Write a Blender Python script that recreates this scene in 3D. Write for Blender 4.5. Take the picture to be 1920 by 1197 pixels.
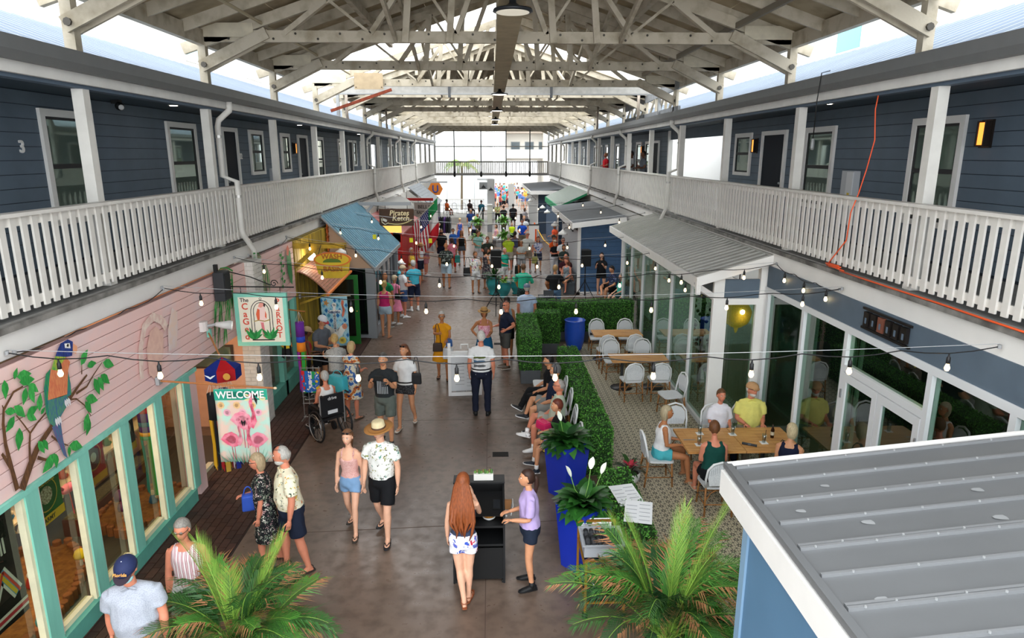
import bpy, bmesh, math, random
import numpy as np
from math import sin, cos, pi, radians as R, hypot
from mathutils import Vector as V, Matrix, Euler, noise
random.seed(7)
for o in list(bpy.data.objects): bpy.data.objects.remove(o)
S = bpy.context.scene
C = S.collection
# ---------------------------------------------------------------- camera, sky, exposure
cd = bpy.data.cameras.new('camera'); cam = bpy.data.objects.new('camera', cd); C.objects.link(cam)
cd.sensor_width = 36; cd.lens = 1260/1920*36; cd.clip_end = 500; cd.clip_start = .05
cam.location = (0, 0, 5.4); cam.rotation_euler = (R(90-13.757), 0, R(-1.81))
S.camera = cam
W = bpy.data.worlds.new('sky'); S.world = W; W.use_nodes = True
W.node_tree.nodes['Background'].inputs[0].default_value = (.93, .97, 1, 1)
W.node_tree.nodes['Background'].inputs[1].default_value = 1.0
S.view_settings.view_transform = 'Standard'; S.view_settings.look = 'None'
S.view_settings.gamma = 1; S.view_settings.use_curve_mapping = False
S.view_settings.exposure = 2.4
# ---------------------------------------------------------------- colour and material helpers
def lin(h):
    if isinstance(h, tuple): return h
    h = h.lstrip('#'); o = []
    for i in (0, 2, 4):
        c = int(h[i:i+2], 16)/255; o.append(c/12.92 if c <= .04045 else ((c+.055)/1.055)**2.4)
    return (o[0], o[1], o[2], 1)
MC = {}
class NT:
    def __init__(s, name):
        s.m = bpy.data.materials.new(name); s.m.use_nodes = True; s.t = s.m.node_tree; s.n = s.t.nodes; s.l = s.t.links
        s.b = s.n['Principled BSDF']; s.out = s.n['Material Output']
    def new(s, ty, **k):
        n = s.n.new(ty)
        for a, v in k.items():
            if a.startswith('i'): 
                i = a[1:]; i = int(i) if i.isdigit() else i
                if hasattr(v, 'is_output'): s.l.new(v, n.inputs[i])
                else: n.inputs[i].default_value = v
            else: setattr(n, a, v)
        return n
    def math(s, op, a, b=None, c=None):
        n = s.n.new('ShaderNodeMath'); n.operation = op
        for i, x in enumerate((a, b, c)):
            if x is None: continue
            if hasattr(x, 'is_output'): s.l.new(x, n.inputs[i])
            else: n.inputs[i].default_value = x
        return n.outputs[0]
    def mix(s, f, a, b):
        n = s.n.new('ShaderNodeMix'); n.data_type = 'RGBA'
        for i, x in ((0, f), (6, a), (7, b)):
            if hasattr(x, 'is_output'): s.l.new(x, n.inputs[i])
            else: n.inputs[i].default_value = x
        return n.outputs[2]
    def ramp(s, f, st, const=True):
        n = s.n.new('ShaderNodeValToRGB'); n.color_ramp.interpolation = 'CONSTANT' if const else 'LINEAR'
        e = n.color_ramp.elements
        while len(e) < len(st): e.new(.5)
        for q, (p, c) in zip(e, st): q.position = p; q.color = lin(c)
        s.l.new(f, n.inputs[0]); return n.outputs[0]
    def co(s): return s.n.new('ShaderNodeTexCoord').outputs['Object']
    def sep(s, v): n = s.n.new('ShaderNodeSeparateXYZ'); s.l.new(v, n.inputs[0]); return n.outputs
def setb(b, col=None, rough=.6, metal=0, spec=.5):
    if col is not None: b.inputs['Base Color'].default_value = lin(col)
    b.inputs['Roughness'].default_value = rough; b.inputs['Metallic'].default_value = metal
    b.inputs['Specular IOR Level'].default_value = spec
def mat(col, rough=.6, metal=0, var=0, sc=6, bump=0, bsc=60, spec=.4, emit=0, col2=None, stretch=None, lo=.35, hi=.65):
    key = (col, rough, metal, var, sc, bump, bsc, spec, emit, col2, stretch, lo, hi)
    if key in MC: return MC[key]
    t = NT('m_'+str(col).strip('#')[:12]); setb(t.b, col, rough, metal, spec)
    if var or col2 or bump:
        v = t.co()
        if stretch:
            mp = t.new('ShaderNodeMapping'); t.l.new(v, mp.inputs[0]); mp.inputs[3].default_value = stretch; v = mp.outputs[0]
    if var or col2:
        n = t.new('ShaderNodeTexNoise', iVector=v, iScale=sc, iDetail=5.0)
        f = n.outputs[0]; a = lin(col)
        b2 = lin(col2) if col2 else tuple(x*(1-var) for x in a[:3])+(1,)
        mr = t.new('ShaderNodeMapRange'); t.l.new(f, mr.inputs[0]); mr.inputs[1].default_value = lo; mr.inputs[2].default_value = hi
        t.l.new(t.mix(mr.outputs[0], a, b2), t.b.inputs['Base Color'])
    if bump:
        n = t.new('ShaderNodeTexNoise', iVector=v, iScale=bsc, iDetail=3.0)
        bp = t.new('ShaderNodeBump', iStrength=bump, iDistance=.02); t.l.new(n.outputs[0], bp.inputs['Height']); t.l.new(bp.outputs[0], t.b.inputs['Normal'])
    if emit:
        t.b.inputs['Emission Color'].default_value = lin(col); t.b.inputs['Emission Strength'].default_value = emit
    MC[key] = t.m; return t.m
def pat(kind, base, cols, sc=12, rough=.8, thr=.4):
    key = (kind, base, tuple(cols), sc, rough, thr)
    if key in MC: return MC[key]
    t = NT('cloth_'+kind); setb(t.b, base, rough, 0, .2); v = t.co()
    if kind == 'floral':
        no = t.new('ShaderNodeTexNoise', iVector=v, iScale=sc*1.6); 
        ad = t.new('ShaderNodeMixRGB', iFac=.12, iColor1=v, iColor2=no.outputs[1])
        vo = t.new('ShaderNodeTexVoronoi', iVector=ad.outputs[0], iScale=sc)
        hue = t.sep(vo.outputs['Color'])[0]
        c = t.ramp(hue, [(i/len(cols), x) for i, x in enumerate(cols)])
        m = t.math('LESS_THAN', vo.outputs['Distance'], thr)
        o = t.mix(m, lin(base), c)
    elif kind in ('stripe', 'hstripe'):
        x = t.sep(v)[0 if kind == 'stripe' else 2]
        f = t.math('FRACT', t.math('MULTIPLY', x, sc))
        n = len(cols)+1
        o = t.ramp(f, [(0, base)]+[(thr+(1-thr)*i/len(cols), x) for i, x in enumerate(cols)])
    elif kind == 'camo':
        no = t.new('ShaderNodeTexNoise', iVector=v, iScale=sc, iDetail=3.0)
        st = [(0, base)]+[(thr+.12*i, x) for i, x in enumerate(cols)]
        o = t.ramp(no.outputs[0], st)
    elif kind == 'dots':
        vo = t.new('ShaderNodeTexVoronoi', iVector=v, iScale=sc, iRandomness=.6)
        o = t.mix(t.math('LESS_THAN', vo.outputs['Distance'], thr), lin(base), lin(cols[0]))
    elif kind == 'check':
        ch = t.new('ShaderNodeTexChecker', iVector=v, iScale=sc, iColor1=lin(base), iColor2=lin(cols[0])); o = ch.outputs[0]
    t.l.new(o, t.b.inputs['Base Color'])
    MC[key] = t.m; return t.m
def glass(tint='#dfe9e6', refl=.12, key='glass', rough=.0):
    k = ('glass', tint, refl, key)
    if k in MC: return MC[k]
    t = NT(key); tr = t.new('ShaderNodeBsdfTransparent', iColor=lin(tint)); gl = t.new('ShaderNodeBsdfGlossy', iRoughness=rough)
    gl.inputs[0].default_value = (.95, 1, .98, 1)
    fr = t.new('ShaderNodeFresnel', iIOR=1.5); bf = t.new('ShaderNodeNewGeometry').outputs['Backfacing']; f = t.math('MULTIPLY', t.math('ADD', fr.outputs[0], refl), t.math('SUBTRACT', 1.0, bf))
    mx = t.new('ShaderNodeMixShader'); t.l.new(f, mx.inputs[0]); t.l.new(tr.outputs[0], mx.inputs[1]); t.l.new(gl.outputs[0], mx.inputs[2])
    t.l.new(mx.outputs[0], t.out.inputs[0]); MC[k] = t.m; return t.m
# ---------------------------------------------------------------- mesh helpers
class MB:
    def __init__(s): s.v = []; s.f = []; s.mi = []
    def add(s, vs, fs, mi=0):
        o = len(s.v); s.v += [tuple(x) for x in vs]; s.f += [tuple(i+o for i in f) for f in fs]; s.mi += [mi]*len(fs); return s
    def bb(s, x0, x1, y0, y1, z0, z1, mi=0):
        return s.add([(x, y, z) for z in (z0, z1) for y in (y0, y1) for x in (x0, x1)],
                     [(0, 2, 3, 1), (4, 5, 7, 6), (0, 1, 5, 4), (2, 6, 7, 3), (0, 4, 6, 2), (1, 3, 7, 5)], mi)
    def box(s, c, d, r=None, mi=0):
        m = r if isinstance(r, Matrix) else (Euler(r).to_matrix() if r else Matrix.Identity(3))
        a = [V(c)+m @ V((x*d[0]/2, y*d[1]/2, z*d[2]/2)) for z in (-1, 1) for y in (-1, 1) for x in (-1, 1)]
        return s.add(a, [(0, 2, 3, 1), (4, 5, 7, 6), (0, 1, 5, 4), (2, 6, 7, 3), (0, 4, 6, 2), (1, 3, 7, 5)], mi)
    def beam(s, p, q, w, h, up=(0, 0, 1), mi=0):
        p, q = V(p), V(q); d = (q-p).normalized(); u = V(up)
        sd = d.cross(u)
        if sd.length < 1e-4: sd = d.cross(V((1, 0, 0)))
        sd.normalize(); u = sd.cross(d)
        a = [e+sd*(i*w/2)+u*(j*h/2) for e in (p, q) for i, j in ((-1, -1), (1, -1), (1, 1), (-1, 1))]
        return s.add(a, [(3, 2, 1, 0), (4, 5, 6, 7), (0, 1, 5, 4), (1, 2, 6, 5), (2, 3, 7, 6), (3, 0, 4, 7)], mi)
    def tube(s, pts, r, n=8, mi=0, cap=True, flat=None, up=None):
        P = [V(p) for p in pts]; k = len(P); rs = r if isinstance(r, (list, tuple)) else [r]*k
        nrm = None; vs = []
        for i in range(k):
            d = (P[min(i+1, k-1)]-P[max(i-1, 0)]).normalized()
            if nrm is None:
                nrm = V(up) if up else (V((0, 0, 1)) if abs(d.z) < .9 else V((0, 1, 0)))
            nrm = nrm-d*nrm.dot(d)
            if nrm.length < 1e-5: nrm = d.orthogonal()
            nrm.normalize(); b = d.cross(nrm)
            ra, rb = (rs[i], rs[i]*(flat or 1)) if not isinstance(rs[i], tuple) else rs[i]
            vs += [P[i]+b*(cos(2*pi*j/n)*ra)+nrm*(sin(2*pi*j/n)*rb) for j in range(n)]
        fs = [(i*n+j, i*n+(j+1) % n, (i+1)*n+(j+1) % n, (i+1)*n+j) for i in range(k-1) for j in range(n)]
        if cap: fs += [tuple(range(n-1, -1, -1)), tuple((k-1)*n+j for j in range(n))]
        return s.add(vs, fs, mi)
    def lathe(s, prof, n=16, c=(0, 0, 0), mi=0, sx=1, sy=1):
        vs = [(c[0]+r*cos(2*pi*j/n)*sx, c[1]+r*sin(2*pi*j/n)*sy, c[2]+z) for r, z in prof for j in range(n)]; k = len(prof)
        fs = [(i*n+j, i*n+(j+1) % n, (i+1)*n+(j+1) % n, (i+1)*n+j) for i in range(k-1) for j in range(n)]
        fs += [tuple(range(n-1, -1, -1)), tuple((k-1)*n+j for j in range(n))]
        return s.add(vs, fs, mi)
    def ell(s, c, r, nu=12, nv=8, m=None, mi=0, fn=None):
        vs = []; m = m or Matrix.Identity(3); c = V(c)
        for i in range(nv+1):
            th = pi*i/nv
            for j in range(nu):
                p = V((sin(th)*cos(2*pi*j/nu), sin(th)*sin(2*pi*j/nu), cos(th)))
                q = V((p.x*r[0], p.y*r[1], p.z*r[2]))
                if fn: q = fn(p, q)
                vs.append(c+m @ q)
        fs = [(i*nu+j, (i+1)*nu+j, (i+1)*nu+(j+1) % nu, i*nu+(j+1) % nu) for i in range(nv) for j in range(nu)]
        return s.add(vs, fs, mi)
    def prism(s, poly, o, u, w, t, mi=0):
        """flat outline poly [(a,b)] placed at o + a*u + b*w, thickness t along u x w"""
        o, u, w = V(o), V(u), V(w); n = u.cross(w).normalized(); k = len(poly)
        ar = sum(poly[i][0]*poly[(i+1) % k][1]-poly[(i+1) % k][0]*poly[i][1] for i in range(k))
        if ar < 0: poly = poly[::-1]
        vs = [o+u*a+w*b for a, b in poly]+[o+u*a+w*b+n*t for a, b in poly]
        fs = [tuple(range(k-1, -1, -1)), tuple(range(k, 2*k))]+[(i, (i+1) % k, (i+1) % k+k, i+k) for i in range(k)]
        return s.add(vs, fs, mi)
    def mesh(s, name, mats, smooth=False):
        me = bpy.data.meshes.new(name); me.from_pydata(s.v, [], s.f)
        for m in (mats if isinstance(mats, (list, tuple)) else [mats]): me.materials.append(m)
        if any(s.mi): me.polygons.foreach_set('material_index', s.mi)
        if smooth: me.polygons.foreach_set('use_smooth', [True]*len(me.polygons))
        me.update(); return me
    def build(s, name, mats, parent=None, smooth=False, bevel=0):
        o = put(name, s.mesh(name, mats, smooth), parent)
        if bevel:
            b = o.modifiers.new('bevel', 'BEVEL'); b.width = bevel; b.segments = 2; b.limit_method = 'ANGLE'
        return o
def put(name, me, parent=None, loc=None, rot=None, scale=None):
    o = bpy.data.objects.new(name, me); C.objects.link(o)
    if parent: o.parent = parent
    if loc is not None: o.location = loc
    if rot is not None: o.rotation_euler = rot
    if scale is not None: o.scale = scale
    return o
def tag(o, label, cat, group=None):
    o['label'] = label; o['category'] = cat
    if group: o['group'] = group
    return o
def thing(name, label, cat, loc=(0, 0, 0), rz=0, group=None):
    o = put(name, None, None, loc, (0, 0, R(rz))); o.empty_display_size = .1
    return tag(o, label, cat, group)
def struct(o, label=None):
    o['kind'] = 'structure'
    if label: o['label'] = label
    return o
def stuff(o): o['kind'] = 'stuff'; return o
def dup(root, loc, rz, label=None, group=None):
    r = root.copy(); C.objects.link(r); r.location = loc; r.rotation_euler = (0, 0, R(rz))
    if label: r['label'] = label
    if group: r['group'] = group
    for ch in list(root.children):
        c = ch.copy(); C.objects.link(c); c.parent = r
        for g in ch.children:
            d = g.copy(); C.objects.link(d); d.parent = c
    return r
TEXTS = []
def text(s, name, loc, size, m, parent=None, rot=(R(90), 0, 0), ext=.003, ax='CENTER', shear=0, sx=1, font=None):
    cu = bpy.data.curves.new(name, 'FONT'); cu.body = s; cu.size = size; cu.extrude = ext; cu.align_x = ax; cu.align_y = 'CENTER'; cu.shear = shear; cu.resolution_u = 3; cu.offset = size*.018
    cu.materials.append(m)
    o = put(name, cu, parent, loc, rot); o.scale = (sx, 1, 1); TEXTS.append(o); return o
def bake_text():
    bpy.context.view_layer.update(); dg = bpy.context.evaluated_depsgraph_get()
    for i, o in enumerate(TEXTS):
        me = bpy.data.meshes.new_from_object(o.evaluated_get(dg)); n = put('tmp', me, o.parent, o.location, o.rotation_euler, o.scale)
        nm = o.name
        for k_ in o.keys(): n[k_] = o[k_]
        bpy.data.objects.remove(o); n.name = nm
    TEXTS.clear()
def lamp(loc, power, col='#ffe2b8', size=.3, kind='POINT'):
    ld = bpy.data.lights.new('lamp', kind); ld.energy = power; ld.color = lin(col)[:3]
    if kind == 'POINT': ld.shadow_soft_size = size
    else: ld.size = size
    o = bpy.data.objects.new('lamp', ld); C.objects.link(o); o.location = loc; return o
# ---------------------------------------------------------------- shared materials
WHITE = mat('#e4e2dd', .5, var=.12, sc=3); TRIM = mat('#eceae6', .45, var=.06, sc=2); POSTW = mat('#dedbd4', .5, var=.12, sc=4)
SLATE = mat('#5c6b79', .6, var=.12, sc=2.5); SLATED = mat('#54626f', .6, var=.1, sc=2)
NAVYD = mat('#20262e', .4); TIMBER = mat('#bdb3a0', .75, col2='#8c8069', sc=3.5, bump=.15, bsc=30, lo=.45, hi=.8)
DECKW = mat('#a8997e', .85, col2='#75674b', sc=2.2, bump=.1, lo=.4, hi=.8); METAL = mat('#8c8f92', .45, .3, var=.06, sc=2)
BLACK = mat('#121212', .5); DARK = mat('#2a2a2c', .6); GREY = mat('#9a9b9c', .55); STEEL = mat('#a9abad', .35, .8)
TEAL = mat('#84cdba', .6, var=.2, sc=5, stretch=(1, 1, .15)); CREAM = mat('#e3dcbb', .6, var=.12, sc=5); PINK = mat('#e9c3bd', .7, col2='#dcc6c6', sc=1.6, lo=.5, hi=.72)
BRICKW = mat('#d9d6d0', .7, var=.15, sc=9, bump=.3); WOODT = mat('#d8a363', .45, col2='#bd8446', sc=3, stretch=(1, 9, 9)); RATTAN = mat('#a8713b', .5, var=.3, sc=20)
GLASS = glass('#e4eee9', .03); DARKPANE = mat('#7f9186', .03, .65, spec=.9)
# ================================================================ STRUCTURE
ORD = ['nearest', 'second', 'third', 'fourth', 'fifth', 'sixth', 'seventh', 'eighth', 'ninth', 'tenth', 'eleventh', 'twelfth', 'thirteenth', 'fourteenth', 'fifteenth', 'sixteenth']
# ---- floor: polished brown concrete
def floor_mat():
    t = NT('brown_concrete'); v = t.co(); setb(t.b, '#7c6a5e', .3, 0, .5)
    n1 = t.new('ShaderNodeTexNoise', iVector=v, iScale=.55, iDetail=6.0); n2 = t.new('ShaderNodeTexNoise', iVector=v, iScale=6.0, iDetail=8.0)
    n3 = t.new('ShaderNodeTexNoise', iVector=v, iScale=60.0, iDetail=4.0)
    a = t.mix(t.new('ShaderNodeMapRange', iValue=n1.outputs[0], i1=.35, i2=.65).outputs[0], lin('#7a685b'), lin('#67564b'))
    b = t.mix(t.new('ShaderNodeMapRange', iValue=n2.outputs[0], i1=.45, i2=.95).outputs[0], a, lin('#46392f'))
    c = t.mix(t.new('ShaderNodeMapRange', iValue=n3.outputs[0], i1=.66, i2=.9).outputs[0], b, lin('#85746a'))
    t.l.new(c, t.b.inputs['Base Color'])
    r = t.new('ShaderNodeMapRange', iValue=n2.outputs[0], i1=.3, i2=.7, i3=.26, i4=.42); t.l.new(r.outputs[0], t.b.inputs['Roughness'])
    return t.m
FLOORM = floor_mat()
struct(MB().bb(-8, 8.5, -6, 62, -.2, 0).build('floor', FLOORM), 'brown polished concrete floor of the market hall')
struct(MB().bb(-60, 60, 62, 140, -.2, -.02).build('floor', mat('#6f675f', .8, var=.15, sc=.6)), 'sunlit asphalt street beyond the far end of the hall')
struct(MB().bb(-60, -8, -20, 62, -.25, -.03).build('floor', mat('#a9a49c', .8)), 'pale ground outside on the left')
struct(MB().bb(8.5, 60, -20, 62, -.25, -.03).build('floor', mat('#a9a49c', .8)), 'pale ground outside on the right')
# floor seams
for i, (x0, y0, x1, y1) in enumerate([(-3.5, 8.9, 1.0, 9.15), (-3.5, 13.2, .6, 13.2), (-.1, 5.5, -.1, 13.2), (-3.5, 19.5, .6, 19.5), (-3.5, 25, 3.2, 25)]):
    struct(MB().beam((x0, y0, .001), (x1, y1, .001), .012, .003).build('trim_%d' % (100+i), mat('#5a4b42', .7)))
# dark paver strip along the left shops
PAV = [mat(c, .6, var=.25, sc=12) for c in ('#3e2720', '#482e26', '#36221c', '#402b25')]
pr = struct(MB().bb(-4.95, -3.62, 4, 61, -.02, .004).build('floor', mat('#2e211c', .8)), 'dark brown brick paving along the left shopfronts')
bmsh = [MB().bb(-.052, .052, -.108, .108, 0, .012).mesh('brick', m) for m in PAV]; far = MB(); k = 0
for j in range(140):
    y = 6.3+j*.226
    for i in range(11):
        x = -3.70-i*.116; yy = y+(.113 if i % 2 else 0)
        if y < 12.3: put('brick', random.choice(bmsh), pr, (x, yy, .001)); k += 1
        elif y < 32: far.bb(x-.052, x+.052, yy-.108, yy+.108, .001, .012+.003*random.random(), 0)
stuff(far.build('brick_rows', PAV[1], pr))
# iron drain grates in the concrete
for (x, y, l) in ((.15, 11.5, 'square iron drain grate in the floor behind the host stand'), (.22, 19.0, 'small iron drain grate in the floor beside the tripod speaker')):
    gr = thing('drain_grate', l, 'drain', (x, y, 0)); MB().bb(-.15, .15, -.1, .1, .001, .005).build('plate', mat('#2c2723', .5, .5), gr)
    for i in range(7): MB().bb(-.14, .14, -.09+i*.027, -.078+i*.027, .005, .009).build('bar', mat('#1c1917', .5, .5), gr)
# ---- balconies
def gutter_bits(side, s, XR):
    g = thing('gutter', 'grey box gutter running along the %s balcony roof' % side, 'gutter')
    xo = XR-s*.18
    m = MB()
    pr_ = [(0, 0), (.03, -.02), (.16, -.02), (.2, .06), (.2, .2), (.17, .2), (.17, .07), (0, .06)]
    m.prism([(-s*a, b) for a, b in pr_], (XR+s*.02, -3, 6.36), (1, 0, 0), (0, 0, 1), -64)
    m.build('trough', mat('#77797a', .5, .3, var=.05), g)
    MB().bb(XR-.03, XR+.03, -3, 61, 6.22, 6.35).build('fascia_board', WHITE, g)
    MB().bb(*sorted((XR+s*.05, XR+s*.2)), -3, 61, 6.18, 6.24).build('soffit_edge', mat('#5b6b7c', .6), g)
def downspout(side, s, XR, y, label):
    d = thing('downspout', label, 'downspout'); x = XR-s*.09
    MB().tube([(x, y, 6.34), (x, y, 6.22), (x-s*.0, y, 6.2), (XR+s*.13, y, 6.02), (XR+s*.16, y, 5.9), (XR+s*.16, y, 5.0), (XR-s*.1, y, 4.9), (XR-s*.1, y, 4.0), (XR-s*.1, y+.05, 3.9), (XR-s*.14, y+.45, 3.55), (XR-s*.14, y+.45, 3.36)], .055, 8).build('pipe', POSTW, d, True)
    for z in (5.7, 4.6): MB().tube([(XR+s*(.16 if z > 5 else -.1), y, z), (XR+s*(.16 if z > 5 else -.1), y, z+.05)], .064, 8).build('strap', mat('#b5b3ae', .4, .5), d)
def siding(wall, x, s, y0, y1, z0, z1, mt, step=.2, name='board', tilt=.012):
    n = int(round((z1-z0)/step)); st = (z1-z0)/n
    g_ = .009; me = MB().bb(*sorted((0, -s*.02)), y0, y1, g_/2, st-g_/2).mesh(name, mt)
    for i in range(n): put(name, me, wall, (x, 0, z0+i*st))
WN = [0]
def window2(x, s, y0, y1, z0, z1, wall, mid=True, num=[1]):
    """double hung window on an upper wall, mounted proud of the boards"""
    w = struct(put('window_%d' % num[0], None)); num[0] += 1; xs = x-s*.02; f = .11
    def fr(name, m, a0, a1, b0, b1, d0, d1, par): return MB().bb(*sorted((xs-s*d0, xs-s*d1)), a0, a1, b0, b1).build(name, m, par)
    for (a0, a1, b0, b1) in ((y0, y0+f, z0, z1), (y1-f, y1, z0, z1), (y0+f, y1-f, z1-f, z1), (y0+f, y1-f, z0, z0+f*.8)): fr('casing', TRIM, a0, a1, b0, b1, 0, .05, w)
    zm = (z0+z1)/2+.02; a, b = y0+f, y1-f; c, d = z0+f*.8, z1-f
    for (p0, p1, q0, q1) in ((a, a+.04, c, d), (b-.04, b, c, d), (a+.04, b-.04, d-.04, d), (a+.04, b-.04, c, c+.04), (a+.04, b-.04, zm-.035, zm+.035)): fr('sash', DARK, p0, p1, q0, q1, .004, .03, w)
    for (q0, q1) in ((c+.04, zm-.035), (zm+.035, d-.04)): fr('pane', DARKPANE, a+.04, b-.04, q0, q1, .004, .012, w)
def door2(x, s, y0, y1, z0, z1, num=[1]):
    w = struct(put('door_%d' % num[0], None)); num[0] += 1; xs = x-s*.02; f = .1
    for (a0, a1, b0, b1) in ((y0, y0+f, z0, z1), (y1-f, y1, z0, z1), (y0+f, y1-f, z1-f, z1)): MB().bb(*sorted((xs, xs-s*.06)), a0, a1, b0, b1).build('casing', TRIM, w)
    MB().bb(*sorted((xs, xs-s*.02)), y0+f, y1-f, z0, z1-f).build('door_leaf', mat('#151c26', .6, spec=.15), w)
    MB().ell((xs-s*.05, y0+f+.08, z0+1.0), (.03, .03, .03), 8, 6).build('knob', STEEL, w)
GLOW = mat('#f08a34', .4, emit=.45); DOWNL = mat('#ffe9d2', .4, emit=6.0)
def sconce(x, s, y, z, label):
    t = thing('wall_sconce', label, 'wall lamp', (x-s*.02, y, z))
    MB().bb(*sorted((0, -s*.03)), -.11, .11, -.19, .19).build('back_plate', mat('#2b2420', .4, .5), t)
    MB().bb(*sorted((-s*.03, -s*.1)), -.055, .055, -.15, .15).build('lamp_shade', GLOW, t)
    for y_ in (-.075, .075): MB().bb(*sorted((-s*.03, -s*.11)), y_-.015, y_+.015, -.17, .17).build('frame_bar', mat('#2b2420', .4, .5), t)
def downlight(x, y, label):
    t = thing('downlight', label, 'ceiling lamp', (x, y, 6.285)); MB().lathe([(.09, 0), (.1, -.012), (.075, -.014), (.07, -.006)], 16).build('trim_ring', TRIM, t); MB().lathe([(.07, -.006), (.06, -.018), (.0, -.02)], 16).build('lens', DOWNL, t)
BALL = mat('#ddd9d2', .5, var=.1, sc=4)
balm = MB().bb(-.012, .012, -.042, .042, 0, .98).mesh('baluster', BALL)
def balcony(side, s, XR, XW, py0, pst, openings):
    dk = struct(MB().bb(*sorted((XR-s*.0, XW)), -3, 61, 3.66, 3.74).build('floor', mat('#8c8a86', .7, var=.2)), 'balcony deck on the %s' % side)
    struct(MB().bb(*sorted((XR-s*.06, XR+s*.06)), -3, 61, 3.655, 3.72).build('trim_%d' % (1 if s < 0 else 11), mat('#8d8a85', .8, col2='#55524e', sc=4)), 'weathered grey deck edge above the white beam on the %s' % side)
    struct(MB().bb(*sorted((XR+s*.02, XR+s*.16)), -3, 61, 3.38, 3.655).build('trim_%d' % (2 if s < 0 else 12), TRIM), 'white edge beam under the %s balcony' % side)
    struct(MB().bb(*sorted((XR, XW+s*.1)), -3, 61, 6.29, 6.33).build('ceiling', mat('#42525f', .7)), 'dark slate soffit above the %s balcony' % side)
    struct(MB().bb(*sorted((XR+s*.2, XW)), -3, 61, 3.30, 3.38).build('ceiling', mat('#b8b4ac', .8)), 'underside of the %s balcony' % side)
    # wall
    w = struct(put('wall_%s' % side, None), 'upper wall of slate blue lap siding on the %s' % side)
    ys = [-3]+[v for o in openings for v in o]+[61]
    for a, b in zip(ys[::2], ys[1::2]):
        MB().bb(*sorted((XW, XW+s*.12)), a, b, 3.74, 6.3).build('backing', mat('#27303a', .8), w)
        siding(w, XW, s, a, b, 3.78, 6.28, SLATE)
        for yy in (a, b): MB().bb(*sorted((XW-s*.03, XW+s*.14)), yy-.06, yy+.06, 3.74, 6.3).build('corner_board', TRIM, w)
    for a, b in openings: MB().bb(*sorted((XW+s*.05, XW+s*.12)), a, b, 5.95, 6.3).build('header', SLATED, w)
    # posts
    i = 0; y = py0
    while y < 61:
        lab = '%s white square balcony post on the %s side' % (ORD[i], side) if i < 6 else 'white square post far along the %s balcony' % side
        t = thing('balcony_post', lab, 'post', (XR+s*.13, y, 3.74), 0, '%s balcony posts' % side)
        MB().bb(-.07, .07, -.07, .07, 0, 2.5).build('shaft', POSTW, t); MB().bb(-.08, .08, -.08, .08, 0, .06).build('foot', POSTW, t)
        y += pst; i += 1
    # railings
    i = 0; y = py0-pst*2
    while y < 60.9:
        a, b = y, min(y+pst, 60.9)
        lab = '%s white balcony railing panel on the %s side' % (ORD[max(i-1, 0)], side) if i < 7 else 'white railing panel far along the %s balcony' % side
        if i == 0: lab = 'white %s balcony railing panel beside the camera, out of frame' % side
        if b > 2.5:
            t = thing('balcony_railing', lab, 'railing', (XR, a, 3.78), 0, '%s balcony railing' % side)
            L = b-a-.01
            MB().bb(-.075, .075, 0, L, 1.0, 1.04).build('top_rail', BALL, t); MB().bb(*sorted((0, s*.04)), 0, L, .9, 1.0).build('upper_rail', BALL, t); MB().bb(*sorted((0, s*.04)), 0, L, .06, .15).build('bottom_rail', BALL, t)
            n = int(L/.165); far_ = MB()
            for q in range(n):
                yy = (q+.5)*L/n
                if a < 20: put('baluster', balm, t, (-s*.012, yy, .02))
                else: far_.bb(-s*.012-.012, -s*.012+.012, yy-.042, yy+.042, .02, 1.0)
            if far_.v: stuff(far_.build('balusters', BALL, t))
        y += pst; i += 1
    gutter_bits(side, s, XR)
    # metal roof above
    t = thing('metal_roof', 'pale blue-grey standing seam metal roof over the %s balcony' % side, 'roof')
    sl = .38; W_ = 3.2; x0 = XR+s*.02; z0 = 6.5; RM = mat('#8d97a4', .35, .5, var=.08, sc=1)
    def P(d, y, h=0): return (x0+s*d, y, z0+sl*d+h)
    MB().add([P(0, -3), P(W_, -3), P(W_, 61), P(0, 61), P(0, -3, -.05), P(W_, -3, -.05), P(W_, 61, -.05), P(0, 61, -.05)], [(0, 1, 2, 3), (7, 6, 5, 4), (0, 3, 7, 4), (0, 4, 5, 1), (3, 2, 6, 7), (1, 5, 6, 2)]).build('roof_sheet', RM, t)
    m = MB(); far_ = MB()
    for j in range(150):
        yy = 1.0+j*.4; q = m if yy < 25 else far_
        mm = MB().beam(P(0, yy, .015), P(W_, yy, .015), .03, .04)
        if yy < 25 and yy > 5: mm.build('seam', RM, t)
        else: far_.add(mm.v, mm.f)
    stuff(far_.build('seams', RM, t))
    for a, b in zip([ys[0]]+[q+7 for q in ys[2::2]], ys[1::2]): struct(MB().bb(*sorted((x0+s*W_, x0+s*(W_+.1))), a, b, 3.7, z0+sl*W_+.02).build('wall_%s' % side, mat('#e8e8e6', .7)), 'back of the %s upper floor' % side)
balcony('left', -1, -4.9, -6.6, 8.85, 3.75, [(38.5, 42.3)])
balcony('right', 1, 5.2, 6.9, 8.2, 3.65, [(20.2, 26.6)])
struct(MB().bb(-8, -7.4, 38, 43, 3.74, 6.2).build('wall_left', mat('#6f93b4', .6)), 'light blue wall seen through the gap in the left upper wall')
for y, l in ((13.15, 'white downspout with an S bend in front of the left balcony, nearest on that side'), (28.7, 'second white downspout along the left balcony railing'), (37.3, 'third white downspout along the left balcony railing'), (44.9, 'farthest white downspout on the left balcony')): downspout('left', -1, -4.9, y, l)
for y, l in ((19.5, 'large white downspout beside the open gap in the right upper wall'), (27.2, 'second white downspout along the right balcony railing'), (34.8, 'third white downspout along the right balcony railing'), (50, 'farthest white downspout on the right balcony')): downspout('right', 1, 5.2, y, l)
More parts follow.
